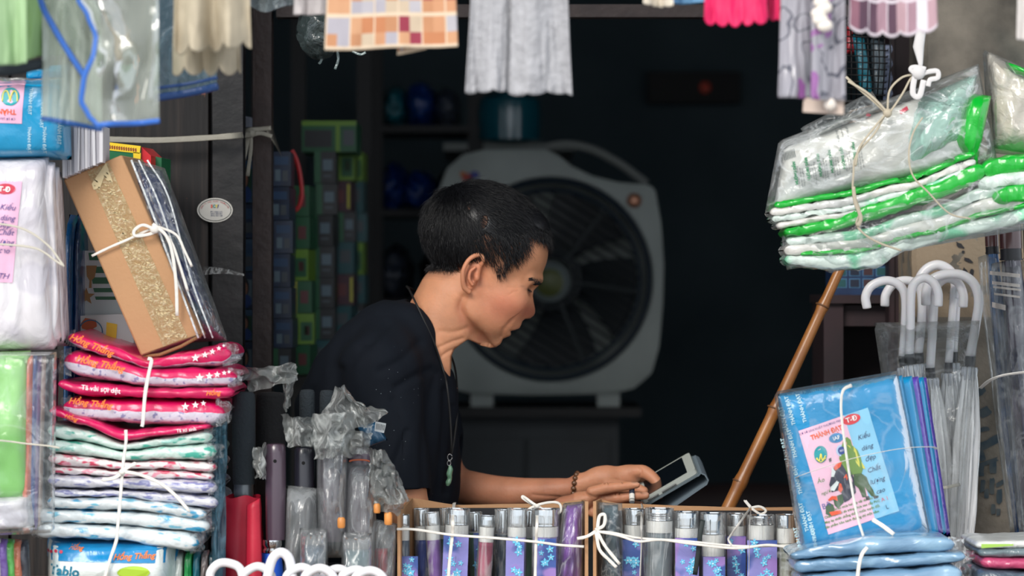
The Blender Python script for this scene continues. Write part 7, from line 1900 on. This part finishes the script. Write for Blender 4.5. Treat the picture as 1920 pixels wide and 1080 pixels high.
# ------------------------------------------------------------------ dark umbrellas at the end of the stall
m_brn = mat('brown_lacquer', (70, 44, 46), .25, spec=.6, coat=.5)
m_dcl = print_mat('dark_umbrella_cloth', (62, 56, 70), (40, 40, 56), scale=16, thr=.5, bump=.8, bscale=24, streak=(1, 1, .25), rough=.22, coat=.9)
m_dbl = print_mat('blue_umbrella_cloth', (16, 70, 120), (12, 46, 84), scale=16, thr=.5, bump=.8, bscale=24, streak=(1, 1, .25), rough=.22, coat=.9)
for k, (x, w, top, h0, h1, y, cm, ft, lab) in enumerate(((1858, 26, 392, 462, 476, -.10, m_dbl, 1922, 'slim dark umbrella with a film-wrapped brown handle beside the pillar'), (1893, 42, 388, 466, 488, -.14, m_dcl, 1950, 'thick brown-handled umbrella with pale stripes on its wrapped cloth'), (1934, 34, 398, 474, 486, -.12, m_dbl, 1985, 'blue umbrella with dark handle cut off by the edge of the frame'))):
    t = thing('lacquer_umbrella', (P(ft, 0, y).x, y, ZC), lab, 'umbrella', 'dark umbrellas beside the pillar')
    a, b = P(x, top, y), P(x + 2, h0, y); r = S(w, y) / 2
    MB().tube([a, a.lerp(b, .04), b], [r * .9, r, r], 20).build('handle', m_brn, t)
    MB().tube([b, P(x + 3, h1, y)], r * .97, 20).tube([P(x + 3, h1 - 3, y), P(x + 3, h1, y)], r * 1.05, 20).build('black_collar', m_fer, t)
    c0, c1 = P(x + 3, h1, y), Vector((P(ft, 0, y).x, y, ZC)); d = c1 - c0; R = (-d).normalized().to_track_quat('Z', 'Y').to_matrix(); nn_ = 40; rows = 30; vs = []
    for j in range(rows + 1):
        v = j / rows; R0 = r * (1.02 + .55 * math.sin(PI * min(1, v * 1.1)) - .25 * v); c = c0 + d * v
        for i in range(nn_):
            an = 2 * PI * i / nn_; rr_ = R0 * (1 + .07 * math.cos(an * 7 + v * 5) + .07 * nz(an * 2, v * 9, k)); vs.append(c + R @ Vector((rr_ * math.cos(an), rr_ * .8 * math.sin(an), 0)))
    cn = MB().add(vs, [(j * nn_ + i, j * nn_ + (i + 1) % nn_, (j + 1) * nn_ + (i + 1) % nn_, (j + 1) * nn_ + i) for j in range(rows) for i in range(nn_)]).build('rolled_canopy', cm, t, smooth=True)
    if k == 1:
        mb = MB()
        for (yy, th, x0_, x1_) in ((508, 7, 1856, 1908), (527, 6, 1860, 1908), (536, 4, 1862, 1910), (549, 4, 1864, 1908), (566, 10, 1860, 1882)):
            mb.grid(lambda u, v: P(x0_ + (x1_ - x0_) * u, yy + th * v + 6 * u, y) + Vector((0, -r * 1.32 * math.sqrt(max(0.0, 1 - (abs((x0_ + (x1_ - x0_) * u) - (x + 10)) / (w * .82)) ** 2)) - .001, 0)), 10, 2)
        mb.build('pale_stripe_print', mat('stripe_print', (196, 184, 176), .4), cn, smooth=True)
    sl_ = pillow('film_sleeve', ((x - w * .62, h1 + 6), (x + w * .7, h1 - 6), (ft + w * .4, 1000), (ft - w * .7, 1004)), y - .045, .09, F_soft, t, n=(18, 40), amp=.005, seed=141 + k, edge=.3, fscale=10)
mb = MB(); ribbon(mb, [(1838, 728, -.14), (1858, 712, -.20), (1890, 702, -.21), (1960, 694, -.20)], 9, -.20); tag(mb.build('umbrella_tie', m_str, smooth=True), 'white tie band round the dark umbrellas by the pillar', 'string')

# ------------------------------------------------------------------ bamboo pole
m_bam = mat('bamboo', (158, 104, 52), .35, spec=.5, coat=.2, vary=(16, (128, 78, 36)))
t = thing('bamboo_pole', P(1284, 1119, -.095), 'brown jointed bamboo pole leaning up to the hanging green-white packs', 'pole')
a, b = P(1322, 1040, -.09), P(1586, 480, -.05)
pts = []; rs = []
nodes_ = [a.lerp(b, (P(0, q, -.07).z - a.z) / (b.z - a.z)) for q in (903, 766, 574)]
n = 70; full0 = a + (a - b) * ((a.z - ZC) / (b.z - a.z))
for i in range(n + 1):
    p = full0.lerp(b, i / n); bend = math.sin(i / n * PI) * .002; rr_ = S(14.5 - 4.5 * i / n, -.03) / 1.0 * .92
    for nd in nodes_:
        dd = (p - nd).length; rr_ += .0016 * math.exp(-(dd / .006) ** 2)
    pts.append(p + Vector((bend, 0, 0))); rs.append(rr_)
MB().tube(pts, rs, 18).build('culm', m_bam, t, smooth=True)
for nd in nodes_:
    ax = (b - a).normalized(); MB().tube([nd - ax * .0012, nd, nd + ax * .0012], [S(13, -.03), S(13.8, -.03), S(13, -.03)], 18).build('node_ring', mat('bamboo_node', (96, 62, 34), .6), t, smooth=True)

# ------------------------------------------------------------------ hanging bundle of green and white packs
m_wp = print_mat('white_pack_film', (208, 206, 200), (190, 192, 190), scale=10, thr=.5, bump=.5, bscale=22, rough=.25, coat=.7, streak=(1, 1, 1))
m_gp = wrap('vivid_green_film', (4, 166, 44), bump=.4, bscale=22)
m_mp = print_mat('mint_white_film', (200, 214, 206), (120, 200, 160), scale=16, thr=.55, bump=.7, bscale=26, rough=.22, coat=.8)
YG = -.36
F_bun = film('bundle_film', body=.03, scale=20, bumps=.8, vein=.28, rough=.13, gl=.9, streak=(.6, 1, 1.2))
t = thing('green_white_pack', P(1650, 400, YG + .05), 'big green-edged white pack in clear film hanging tilted, printed side out', 'pack')
uq = ((1474, 276), (1836, 140), (1838, 300), (1452, 396))
o, sf = pillow('front_panel', uq, YG - .05, .05, m_wp, t, n=(50, 26), amp=.006, seed=151, edge=.18, fscale=6)
fn = on_px(sf, uq)
mb = MB(); px_patch(mb, fn, ((1858, 176), (1866, 186), (1834, 296), (1792, 262)), .001, 8)
pillow('green_end', ((1822, 172), (1864, 178), (1836, 318), (1790, 268)), YG - .062, .05, m_gp, t, n=(16, 20), amp=.003, seed=152, edge=.4)
pillow('mint_end', ((1700, 196), (1838, 134), (1816, 262), (1690, 330)), YG - .058, .05, film('mint_sheen', tint=(170, 214, 200), body=.5, scale=18, bumps=.8, vein=.3), t, n=(22, 22), amp=.005, seed=153, edge=.35)
GA = math.radians(14)
mb = MB(); mg = MB()
for k in range(6):
    x0_, y0_ = 1492 + k * 22, 366 - k * 7.2
    letters(mg, fn, '■■■■' if False else 'HƯỚNG DẪN', x0_, -(y0_ - 42), 7, math.radians(98), off=.0016, bold=.05)
    for j in range(3): letters(mb, fn, ('Mở bao bì theo đường', 'gấp mép rồi dán lại', 'thay sau ba giờ sử')[(k + j) % 3], x0_ + 5 + j * 4.6, -(y0_ - 34), 4.6, math.radians(98), off=.0016)
for k in range(3): letters(mb, fn, ('tã giấy loại mềm', 'thấm hút nhanh', 'không gây hăm')[k], 1570 + k * 9, -(248 - k * 4), 5.5, math.radians(98), off=.0016)
for k in range(8): px_poly(mb, fn, [(1473 + k * 2.6, 300 - k * .9), (1474.4 + k * 2.6, 299.4 - k * .9), (1472.4 + k * 2.6, 284 - k * .9), (1471 + k * 2.6, 284.6 - k * .9)], .0016)
mb.build('grey_lettering', mat('grey_ink', (96, 104, 104), .5), t, smooth=False); mg.build('green_lettering', mat('pack_green_ink', (0, 136, 80), .5), t, smooth=False)
mb = MB(); px_poly(mb, fn, [(1686, 208), (1702, 198), (1704, 205), (1690, 214)], .0016); px_poly(mb, fn, ellipse(1632, 214, 5, 3, 10), .0016); mb.build('red_print', mat('red_ink', (206, 50, 80), .4), t, smooth=False)
# folded edges below the panel, each its own layer
def L_(pts, m_, nm, y0=YG - .055, y1=YG + .04, seed=0, amp=.0036, par=None): loft(nm, pts, y0, y1, m_, par or t, seed=seed, amp=amp, nx=70, nc=22, wr=1.8, sq=.35)
L_([(1452, 378, 392), (1560, 362, 374), (1700, 330, 342), (1830, 280, 296)], m_gp, 'green_layer', seed=1)
L_([(1444, 390, 406), (1560, 374, 392), (1700, 342, 358), (1832, 296, 312)], m_wp, 'white_layer', seed=2)
L_([(1448, 404, 418), (1560, 390, 402), (1700, 356, 372), (1835, 308, 322)], m_mp, 'mint_layer', seed=3)
L_([(1456, 416, 430), (1560, 400, 414), (1700, 370, 382), (1838, 318, 332)], m_wp, 'white_layer', seed=4)
L_([(1470, 428, 444), (1560, 410, 434), (1640, 380, 412), (1740, 346, 380), (1850, 300, 340)], m_gp, 'green_layer', YG - .06, seed=5)
pillow('clear_film', ((1464, 262), (1842, 116), (1878, 300), (1438, 400)), YG - .062, .07, F_bun, t, n=(44, 30), amp=.007, seed=155, edge=.2, fscale=7)
pillow('clear_film', ((1504, 238), (1640, 168), (1660, 200), (1520, 262)), YG - .05, .06, F_crisp, t, n=(24, 12), amp=.006, seed=156, edge=.3)
t2 = t
t = thing('green_white_pack', P(1680, 510, YG + .05), 'lower green and white pack in film, sagging beneath the printed one', 'pack')
L_([(1474, 444, 462), (1600, 432, 452), (1740, 392, 414), (1860, 346, 372), (1990, 312, 340)], m_mp, 'mint_layer', seed=6, par=t)
L_([(1470, 458, 480), (1600, 448, 474), (1740, 410, 438), (1860, 368, 398), (1990, 338, 372)], m_wp, 'white_layer', seed=7, par=t)
L_([(1500, 472, 480), (1600, 466, 476), (1740, 432, 442), (1860, 392, 402), (1990, 366, 376)], m_gp, 'green_layer', YG - .057, seed=8, par=t)
L_([(1472, 478, 496), (1560, 476, 506), (1640, 466, 504), (1700, 440, 470), (1800, 416, 444), (1990, 372, 404)], m_mp, 'mint_layer', seed=9, par=t)
L_([(1840, 300, 336), (1900, 290, 326), (1990, 280, 318)], m_gp, 'green_layer', YG - .058, seed=10, par=t)
L_([(1836, 330, 360), (1900, 322, 350), (1990, 312, 342)], m_mp, 'mint_layer', YG - .06, seed=11, par=t)
L_([(1862, 352, 386), (1910, 344, 380), (1990, 338, 376)], m_gp, 'green_layer', YG - .062, seed=12, par=t)
pillow('clear_film', ((1470, 440), (1900, 300), (1990, 420), (1480, 506)), YG - .064, .075, F_bun, t, n=(44, 26), amp=.007, seed=157, edge=.2, fscale=7)
pillow('clear_film', ((1480, 470), (1700, 452), (1690, 478), (1560, 512)), YG - .062, .05, F_crisp, t, n=(24, 14), amp=.006, seed=158, edge=.4)
t = thing('green_white_pack', P(1900, 280, YG + .05), 'cream-white pack end in film hanging behind the printed pack, by the frame edge', 'pack')
pillow('cream_panel', ((1856, 92), (1960, 150), (1960, 290), (1870, 276)), YG - .02, .06, print_mat('cream_film', (204, 194, 180), (190, 180, 168), scale=14, thr=.5, bump=.8, bscale=30, rough=.22, coat=.8), t, n=(20, 24), amp=.006, seed=161, edge=.25)
pillow('green_corner', ((1890, 112), (1960, 140), (1960, 156), (1896, 130)), YG - .035, .05, m_gp, t, n=(12, 8), amp=.002, seed=162, edge=.4)
pillow('clear_film', ((1850, 88), (1970, 140), (1970, 296), (1860, 284)), YG - .035, .07, F_soft, t, n=(22, 24), amp=.007, seed=163, edge=.25)
m_tan = mat('tan_string', (176, 166, 146), .6, bump=(90, .4))
YT = YG - .078
mb = MB()
ribbon(mb, [(1660, 214), (1640, 250), (1606, 290), (1600, 330), (1600, 360), (1612, 396), (1606, 420), (1622, 440), (1650, 456), (1690, 470)], 5, YT, flat=.5)
ribbon(mb, [(1662, 212), (1642, 236), (1612, 276), (1604, 312)], 5, YT - .002, flat=.5); ribbon(mb, [(1600, 350), (1604, 380), (1614, 408), (1608, 424)], 9, YT - .002, flat=.4)
ribbon(mb, [(1730, 220), (1712, 250), (1704, 290), (1712, 330), (1740, 360), (1780, 400), (1820, 410)], 4, YT, flat=.5)
ribbon(mb, [(1586, 144), (1610, 166), (1636, 188), (1660, 210)], 6, YT, flat=.5); ribbon(mb, [(1590, 152), (1626, 174), (1652, 198), (1664, 212)], 6, YT - .002, flat=.5)
ribbon(mb, [(1664, 208), (1668, 170), (1690, 146), (1712, 140), (1722, 140)], 5, YT, flat=.5); ribbon(mb, [(1668, 212), (1692, 176), (1706, 150), (1716, 140)], 5, YT - .002, flat=.5)
mb.ball(P(1664, 212, YT), (.006, .005, .006), 10)
tag(mb.build('bundle_string', m_tan, smooth=True), 'tan string wound round the hanging green-white packs', 'string')
mb = MB(); YQ = YT + .0
mb.tube([P(1732, -60, YQ), P(1732, 30, YQ), P(1728, 52, YQ), P(1722, 88, YQ), P(1726, 120, YQ), P(1722, 140, YQ)], [.0035, .0035, .006, .007, .003, .003], 8, flat=.5)
ribbon(mb, [(1722, 130), (1714, 150), (1712, 176), (1724, 180), (1732, 150)], 14, YQ - .004, flat=.5); ribbon(mb, [(1724, 140), (1744, 134), (1758, 134), (1758, 146), (1744, 150), (1740, 162)], 12, YQ - .004, flat=.5)
ribbon(mb, [(1718, 140), (1708, 130), (1716, 126), (1736, 130)], 12, YQ - .006, flat=.5); mb.ball(P(1722, 136, YQ - .004), (.009, .006, .009), 10)
tag(mb.build('hanging_rag', mat('white_rag', (206, 204, 204), .8), smooth=True), 'knotted white rag rope from which the green-white packs hang', 'rope')

# ------------------------------------------------------------------ wire basket by the pillar
t = thing('wire_basket', P(1628, 200, .06), 'black wire basket holding small packets beside the concrete pillar', 'basket')
m_wire = mat('black_wire', (18, 18, 20), .45, .4)
for k in range(9):
    px = 1584 + k * 10.5; MB().tube([P(px, 30, .03), P(px + 2, 120, .03), P(px + 2 - k * .8, 190, .035)], .0011, 6).build('upright_wire', m_wire, t, smooth=True)
for k in range(13):
    py = 44 + k * 12; MB().tube([P(1584 + k * .4, py, .028), P(1668 - k * .8, py + 3, .028), P(1668 - k * .8, py + 1, .12)], .0010, 6).build('cross_wire', m_wire, t, smooth=True)
MB().tube([P(1582, 34, .026), P(1668, 34, .026), P(1668, 34, .13)], .002, 6).build('rim_wire', m_wire, t, smooth=True)
MB().box(P(1626, 194, .08), (.085, .11, .003)).build('base', m_wire, t)
for k, (q, c_, lab) in enumerate((((( 1598, 62), (1622, 70), (1640, 178), (1616, 182)), (20, 120, 140), 'teal packet leaning in the wire basket'), (((1588, 46), (1600, 50), (1604, 100), (1588, 100)), (170, 40, 50), 'red packet in the corner of the wire basket'), (((1632, 70), (1660, 78), (1658, 180), (1640, 182)), (96, 112, 122), 'grey packet leaning in the wire basket'))):
    o, _ = pillow('small_packet', q, .05 + .012 * k, .02, wrap('packet_film_%d' % k, c_, bump=.6), n=(8, 16), amp=.002, seed=k + 5); tag(o, lab, 'packet', 'packets in the wire basket')
for k in range(5):
    o = MB().box(P(1624 - k * 3, 204 + k * 8, .05), (S(70 - k * 3, .05), .08, .0045), Matrix.Rotation(.12 * (k - 2), 3, 'Y')).build('cardboard_scrap', mat('dull_card', (104, 84, 66), .85, vary=(30, .2)))
    tag(o, 'dusty cardboard piece under the wire basket, %s of five' % ('topmost', 'second from the top', 'middle one', 'second from the bottom', 'lowest')[k], 'cardboard', 'cardboard pieces under the wire basket')
t = thing('paper_sheet', P(1664, 215, .12), 'pale grey-blue crinkled sheet between the wire basket and the maroon post', 'paper')
mb = MB(); mb.grid(lambda u, v: P(1655 + 17 * u + 2 * math.sin(v * 30), 84 + 132 * v, .13) + Vector((0, .003 * math.sin(v * 60), 0)), 4, 50); mb.build('sheet', mat('pale_sheet', (140, 150, 174), .7), t, smooth=True)
# ------------------------------------------------------------------ goods hanging in a row along the awning rail
YH = -.95
ZR = P(0, -95, YH).z
t = thing('awning_rail', (0, YH, ZR), 'metal rail above the frame carrying the hanging cloths', 'rail')
m_rail = mat('galvanised', (130, 132, 134), .4, .8)
xa, xb = P(-420, 0, YH).x, P(2340, 0, YH).x
MB().tube([(xa, YH, ZR), (xb, YH, ZR)], .009, 14).build('rail_bar', m_rail, t)
for x in (xa, xb): MB().tube([(x, YH, ZR + .004), (x, YH, 0)], .012, 12).build('rail_post', m_rail, t)
MB().tube([(xa, YH, ZR), (xa, .02, ZR + .1)], .008, 10).tube([(xb, YH, ZR), (xb, .02, ZR + .1)], .008, 10).build('rail_bracket', m_rail, t)
def drape(name, xl, xr, bot, m, lab, cat, y=YH, folds=3.0, amp=.012, sway=0.0, seed=0, scal=None, nu=60, nv=40, grp=None, flare=0.0, parent=None, th=.0012, top=-95, uvs=(1, 1)):
    """cloth hung over the rail; bot(u) = pixel height of the hem; scal = (count, depth px) scallops"""
    def f(u, v):
        b = bot(u) if callable(bot) else bot
        if scal: b -= scal[1] * (1 - abs(math.sin(PI * (u * scal[0] + scal[2] if len(scal) > 2 else u * scal[0]))) ** .55) if v > 0 else 0
        py = top + (b - top) * v
        c = (xl + xr) / 2; hw = (xr - xl) / 2
        px = c + (u * 2 - 1) * hw * (1 - .06 * (1 - v) + flare * v * v) + sway * v
        a = amp * (.25 + .75 * v)
        dy = a * math.sin(u * folds * 2 * PI + seed) + a * .5 * nz(u * 5 + seed, v * 1.5, seed) + .3 * a * nz(u * 13 + seed, v * 4, seed)
        return P(px + dy * 260 * nz(u * 2 + seed, 1.0), py, y) + Vector((0, dy, 0))
    mb = MB(); mb.grid(f, nu, nv, uvf=lambda u, v: (u * uvs[0], (1 - v) * uvs[1]))
    o = mb.build(name, m, parent, smooth=True)
    s = o.modifiers.new('thickness', 'SOLIDIFY'); s.thickness = th
    if lab: tag(o, lab, cat, grp)
    return o, f
m_lgc = mat('light_green_cloth', (150, 180, 136), .7, bump=(20, .3))
drape('raincoat', -60, 52, lambda u: 122 + 3 * math.sin(u * 5), m_lgc, 'pale green raincoat hanging nearest the corner of the frame', 'raincoat', y=YH - .03, folds=1.4, seed=1)
drape('raincoat', 46, 150, lambda u: 112 - 14 * u, mat('green_cloth', (112, 148, 92), .7, bump=(20, .3)), 'mid green raincoat hanging behind the clear plastic cape', 'raincoat', y=YH + .06, folds=1.2, seed=2)
mb = MB(); mb.tube(catmull([P(-10, 132, YH + .03), P(30, 130, YH + .03), P(60, 124, YH + .03), P(90, 118, YH + .04)], 6), .006, 8, flat=.5); tag(mb.build('dark_hem', mat('dark_hem', (30, 40, 48), .7), smooth=True), 'dark grey fabric band below the pale green raincoat hem', 'cloth')
F_cape = film('cape_film', tint=(200, 208, 196), body=.30, rough=.12, scale=9, bumps=.5, vein=.12, tcol=(214, 224, 218), gl=.9, streak=(1, 1, .5))
m_edge = mat('blue_binding', (40, 96, 180), .45)
t = thing('plastic_cape', P(188, -95, YH), 'clear plastic cape with bright blue edging hanging over the far corner goods', 'raincoat')
o, f = drape('cape_back', 78, 190, lambda u: 222 + 20 * u, F_cape, None, None, y=YH + .03, folds=.8, amp=.012, seed=3, parent=t, th=.0004)
mb = MB(); mb.tube([f(i / 40, 1) for i in range(41)], .0028, 8, flat=.6); mb.build('back_hem_binding', mat('navy_binding', (30, 76, 140), .45), t, smooth=True)
mb = MB(); mb.tube(catmull([P(x, y, YH + .02) for x, y in [(60, -95), (76, 0), (100, 50), (130, 100), (160, 145)]], 8), .0032, 8, flat=.6); mb.build('side_binding', m_edge, t, smooth=True)
def cfront(u, v):
    l = interp([(-95, 130), (0, 150), (30, 168), (70, 183), (100, 180), (150, 160), (190, 155), (215, 168), (235, 186)], -95 + 330 * v)[0]
    r = 296 + 2 * v; b = 236 - 10 * u
    px = l + (r - l) * u; py = -95 + (b + 95) * v
    e = .014 * math.sin(u * 5 + 1) + .012 * nz(u * 3, v * 3, 4)
    e += .022 * math.exp(-(((px - 215) / 30) ** 2 + ((py - 125) / 40) ** 2))
    return P(px, py, YH) + Vector((0, -e, 0))
mb = MB(); mb.grid(cfront, 50, 60); mb.build('cape_front', F_cape, t, smooth=True)
mb = MB(); mb.tube([cfront(0, i / 40) for i in range(41)] + [cfront(i / 30, 1) for i in range(1, 31)], .0030, 8, flat=.6); mb.build('front_binding', m_edge, t, smooth=True)
t = thing('plastic_cape', P(350, -95, YH + .12), 'second clear plastic cape with dark blue hem, behind the beige scalloped cloth', 'raincoat')
o, f = drape('cape_sheet', 290, 408, lambda u: 186 - 22 * u, film('cape_film_dark', tint=(96, 120, 134), body=.42, rough=.15, scale=12, bumps=.6, vein=.15, tcol=(150, 170, 176), gl=.8), None, None, y=YH + .22, folds=.8, amp=.01, seed=5, parent=t, th=.0004, top=-90)
mb = MB(); mb.tube([f(i / 30, .995) for i in range(31)], .0045, 8, flat=.5); mb.tube([f(i / 30, .93) for i in range(31)], .0022, 8, flat=.5); mb.build('hem_binding', mat('navy_binding2', (16, 56, 110), .45), t, smooth=True)
m_bei = mat('beige_damask', (168, 157, 136), .75, bump=(30, .5), vary=(26, .1))
t = thing('scalloped_cloth', P(396, -95, YH), 'beige damask tablecloth with double scalloped hem', 'tablecloth')
drape('front_layer', 324, 470, lambda u: 104 - 14 * u, m_bei, None, None, folds=2.2, amp=.014, seed=7, scal=(4.5, 18), parent=t, nu=120)
drape('back_layer', 322, 450, lambda u: 142, m_bei, None, None, y=YH + .05, folds=2, amp=.012, seed=8, scal=(4, 20, .2), parent=t, nu=120)
drape('plastic_bag', 440, 562, lambda u: 14 - 8 * math.cos(u * 6.28), film('grey_bag', tint=(110, 120, 124), body=.5, scale=16, bumps=.9), 'grey plastic bag peeking in above the steel post', 'plastic bag', y=YH + .3, folds=2, seed=9, th=.0006)
t = thing('plastic_bag', P(598, 20, -.2), 'dark clear plastic bag with tied corners hanging behind the plaid cloth', 'plastic bag')
mb = MB(); blob(mb, P(600, 58, -.1), (S(40, -.1), .04, S(52, -.1)), seed=3, amp=.16); mb.build('bag_body', film('dark_bag', tint=(72, 84, 84), body=.5, scale=22, bumps=.9, tcol=(110, 125, 125)), t, smooth=True)
for q in ([(632, 92), (634, 112), (628, 130)], [(606, 100), (602, 114), (598, 120)], [(660, 96), (676, 102), (686, 98)], [(600, 14), (602, -30), (602, -60)]): ribbon(MB(), q, 6, -.1).build('tied_end', film('dark_bag2', tint=(120, 140, 140), body=.5, scale=22, bumps=.9), t, smooth=True)
drape('hanging_cloth', 552, 616, lambda u: 28, mat('white_red_cloth', (178, 172, 172), .8, vary=(30, .1)), 'small white cloth with a red line beside the plaid cloth', 'cloth', y=YH + .05, folds=1.5, amp=.006, seed=10)
m_plaid = checks_mat('orange_plaid', 11, 6.2, [(186, 136, 102), (168, 164, 170), (176, 116, 80), (184, 166, 144), (138, 50, 68), (188, 142, 108), (160, 156, 164), (176, 126, 92)], line=(204, 184, 160), lw=.12, seed=2)
drape('plaid_cloth', 609, 859, lambda u: 95 - 8 * u + 1.5 * math.sin(u * 9), m_plaid, 'orange, grey and red plaid cloth hanging over the doorway', 'tablecloth', folds=.8, amp=.005, seed=11)
drape('plaid_cloth', 745, 800, lambda u: 104 - 12 * u, m_plaid, 'folded-under corner of the plaid cloth', 'tablecloth', y=YH + .02, folds=.5, amp=.003, seed=12)
m_lace = mat('white_lace', (158, 158, 162), .8, bump=(120, .9), vary=(60, .1))
for k, (a, b, bt, sh, lab) in enumerate(((884, 966, lambda u: 176 - 4 * u, 8, 'narrower white lace cloth hanging in front of the dark doorway'), (958, 1066, lambda u: 178 + 3 * math.sin(u * 7), 4, 'wider white lace cloth hanging in front of the dark doorway'))):
    drape('lace_cloth', a, b, bt, m_lace, lab, 'lace cloth', y=YH - .012 * k, folds=1.1, amp=.010, seed=13 + k * 2, scal=(3.2, 6, .1), nu=90, grp='white lace cloths', flare=.10, sway=-sh if k == 0 else 2)
drape('hanging_cloth', 1206, 1262, lambda u: 10 + 4 * u, mat('cream_cloth', (206, 196, 180), .8), 'cream cloth hem just showing at the top of the doorway', 'cloth', folds=1, seed=17, scal=(4, 3))
drape('hanging_cloth', 1255, 1330, lambda u: 6, mat('sky_cloth', (110, 160, 200), .7), 'pale blue cloth hem just showing at the top of the doorway', 'cloth', y=YH + .03, folds=1, seed=18)
m_hot = mat('hot_pink_cloth', (206, 14, 84), .6, bump=(20, .2))
drape('scalloped_cloth', 1320, 1438, lambda u: 52 - 6 * abs(2 * u - 1), m_hot, 'hot pink scalloped cloth hanging over the doorway', 'tablecloth', folds=1.0, amp=.008, seed=19, scal=(5, 12), nu=100)
drape('scalloped_cloth', 1442, 1472, lambda u: 34 + 18 * u, m_hot, 'narrow strip of hot pink cloth beside the flowered plastic', 'tablecloth', y=YH + .02, folds=1, amp=.01, seed=20, scal=(2, 10))
# flowered plastic sheet with a price tag
m_fp = bpy.data.materials.new('flowered_plastic'); m_fp.use_nodes = True
nt = m_fp.node_tree; N = nt.nodes; L = nt.links; pb = N['Principled BSDF']
tc = N.new('ShaderNodeTexCoord'); vr = N.new('ShaderNodeTexNoise'); vr.inputs['Scale'].default_value = 16; vr.inputs['Detail'].default_value = 1; vr.inputs['Distortion'].default_value = 1.5; L.new(tc.outputs['Object'], vr.inputs['Vector'])
ln = mnode(N, L, 'LESS_THAN', mnode(N, L, 'ABSOLUTE', mnode(N, L, 'SUBTRACT', vr.outputs['Fac'], .5)), .018)
v2 = N.new('ShaderNodeTexNoise'); v2.inputs['Scale'].default_value = 22; v2.inputs['Distortion'].default_value = .8; mp = N.new('ShaderNodeMapping'); mp.inputs['Location'].default_value = (4, 2, 9); L.new(tc.outputs['Object'], mp.inputs[0]); L.new(mp.outputs[0], v2.inputs['Vector'])
pu = mnode(N, L, 'GREATER_THAN', v2.outputs['Fac'], .62)
c = mixc(N, L, ln, (146, 144, 152), (78, 78, 90)); c = mixc(N, L, pu, c, (138, 84, 144)); L.new(c, pb.inputs['Base Color'])
pb.inputs['Roughness'].default_value = .22; pb.inputs['Coat Weight'].default_value = .6; pb.inputs['Alpha'].default_value = .95
t = thing('flowered_sheet', P(1525, -95, YH), 'greyish plastic sheet printed with purple flowers, hanging with a paper tag', 'tablecloth')
drape('sheet_back', 1463, 1560, lambda u: 184 + 4 * u, m_fp, None, None, folds=.9, amp=.012, seed=22, parent=t, flare=.08)
drape('sheet_front', 1520, 1586, lambda u: 188, m_fp, None, None, y=YH - .02, folds=.8, amp=.010, seed=23, parent=t)
a = P(1544, 199, YH - .005); MB().box(a, (S(76, YH), .003, S(27, YH)), Matrix.Rotation(.06, 3, 'Y')).build('paper_tag', mat('tag_card', (190, 172, 160), .7), t)
MB().ball(P(1556, 196, YH - .012), (.007, .005, .007), 12).build('tag_button', mat('tag_button', (214, 204, 194), .4), t)
mb = MB()
for k in range(5): mb.ball(P(1540 + 6 * math.sin(k * 2), 4 + k * 11, YH - .035), (.009, .006, .007), 10)
mb.build('frill_knots', mat('cream_frill', (222, 214, 204), .7), t, smooth=True)
m_pp = checks_mat('purple_plaid', 9, 5.2, [(84, 60, 76), (150, 120, 132), (96, 70, 84), (170, 140, 148), (206, 204, 210), (130, 90, 104)], line=(200, 190, 198), lw=.1, seed=5, rowsame=True)
drape('scalloped_cloth', 1590, 1756, lambda u: 70 - 12 * abs(2 * u - 1) ** 2, m_pp, 'purple, pink and white plaid cloth with scalloped hem near the pillar', 'tablecloth', folds=1.0, amp=.007, seed=24, scal=(5, 10), nu=120)
drape('hanging_cloth', 1906, 1990, lambda u: 74 + 6 * u, mat('white_towel', (206, 200, 196), .9, bump=(80, .5)), 'white towel edge hanging at the frame border beside the pillar', 'towel', folds=1, amp=.008, seed=25)
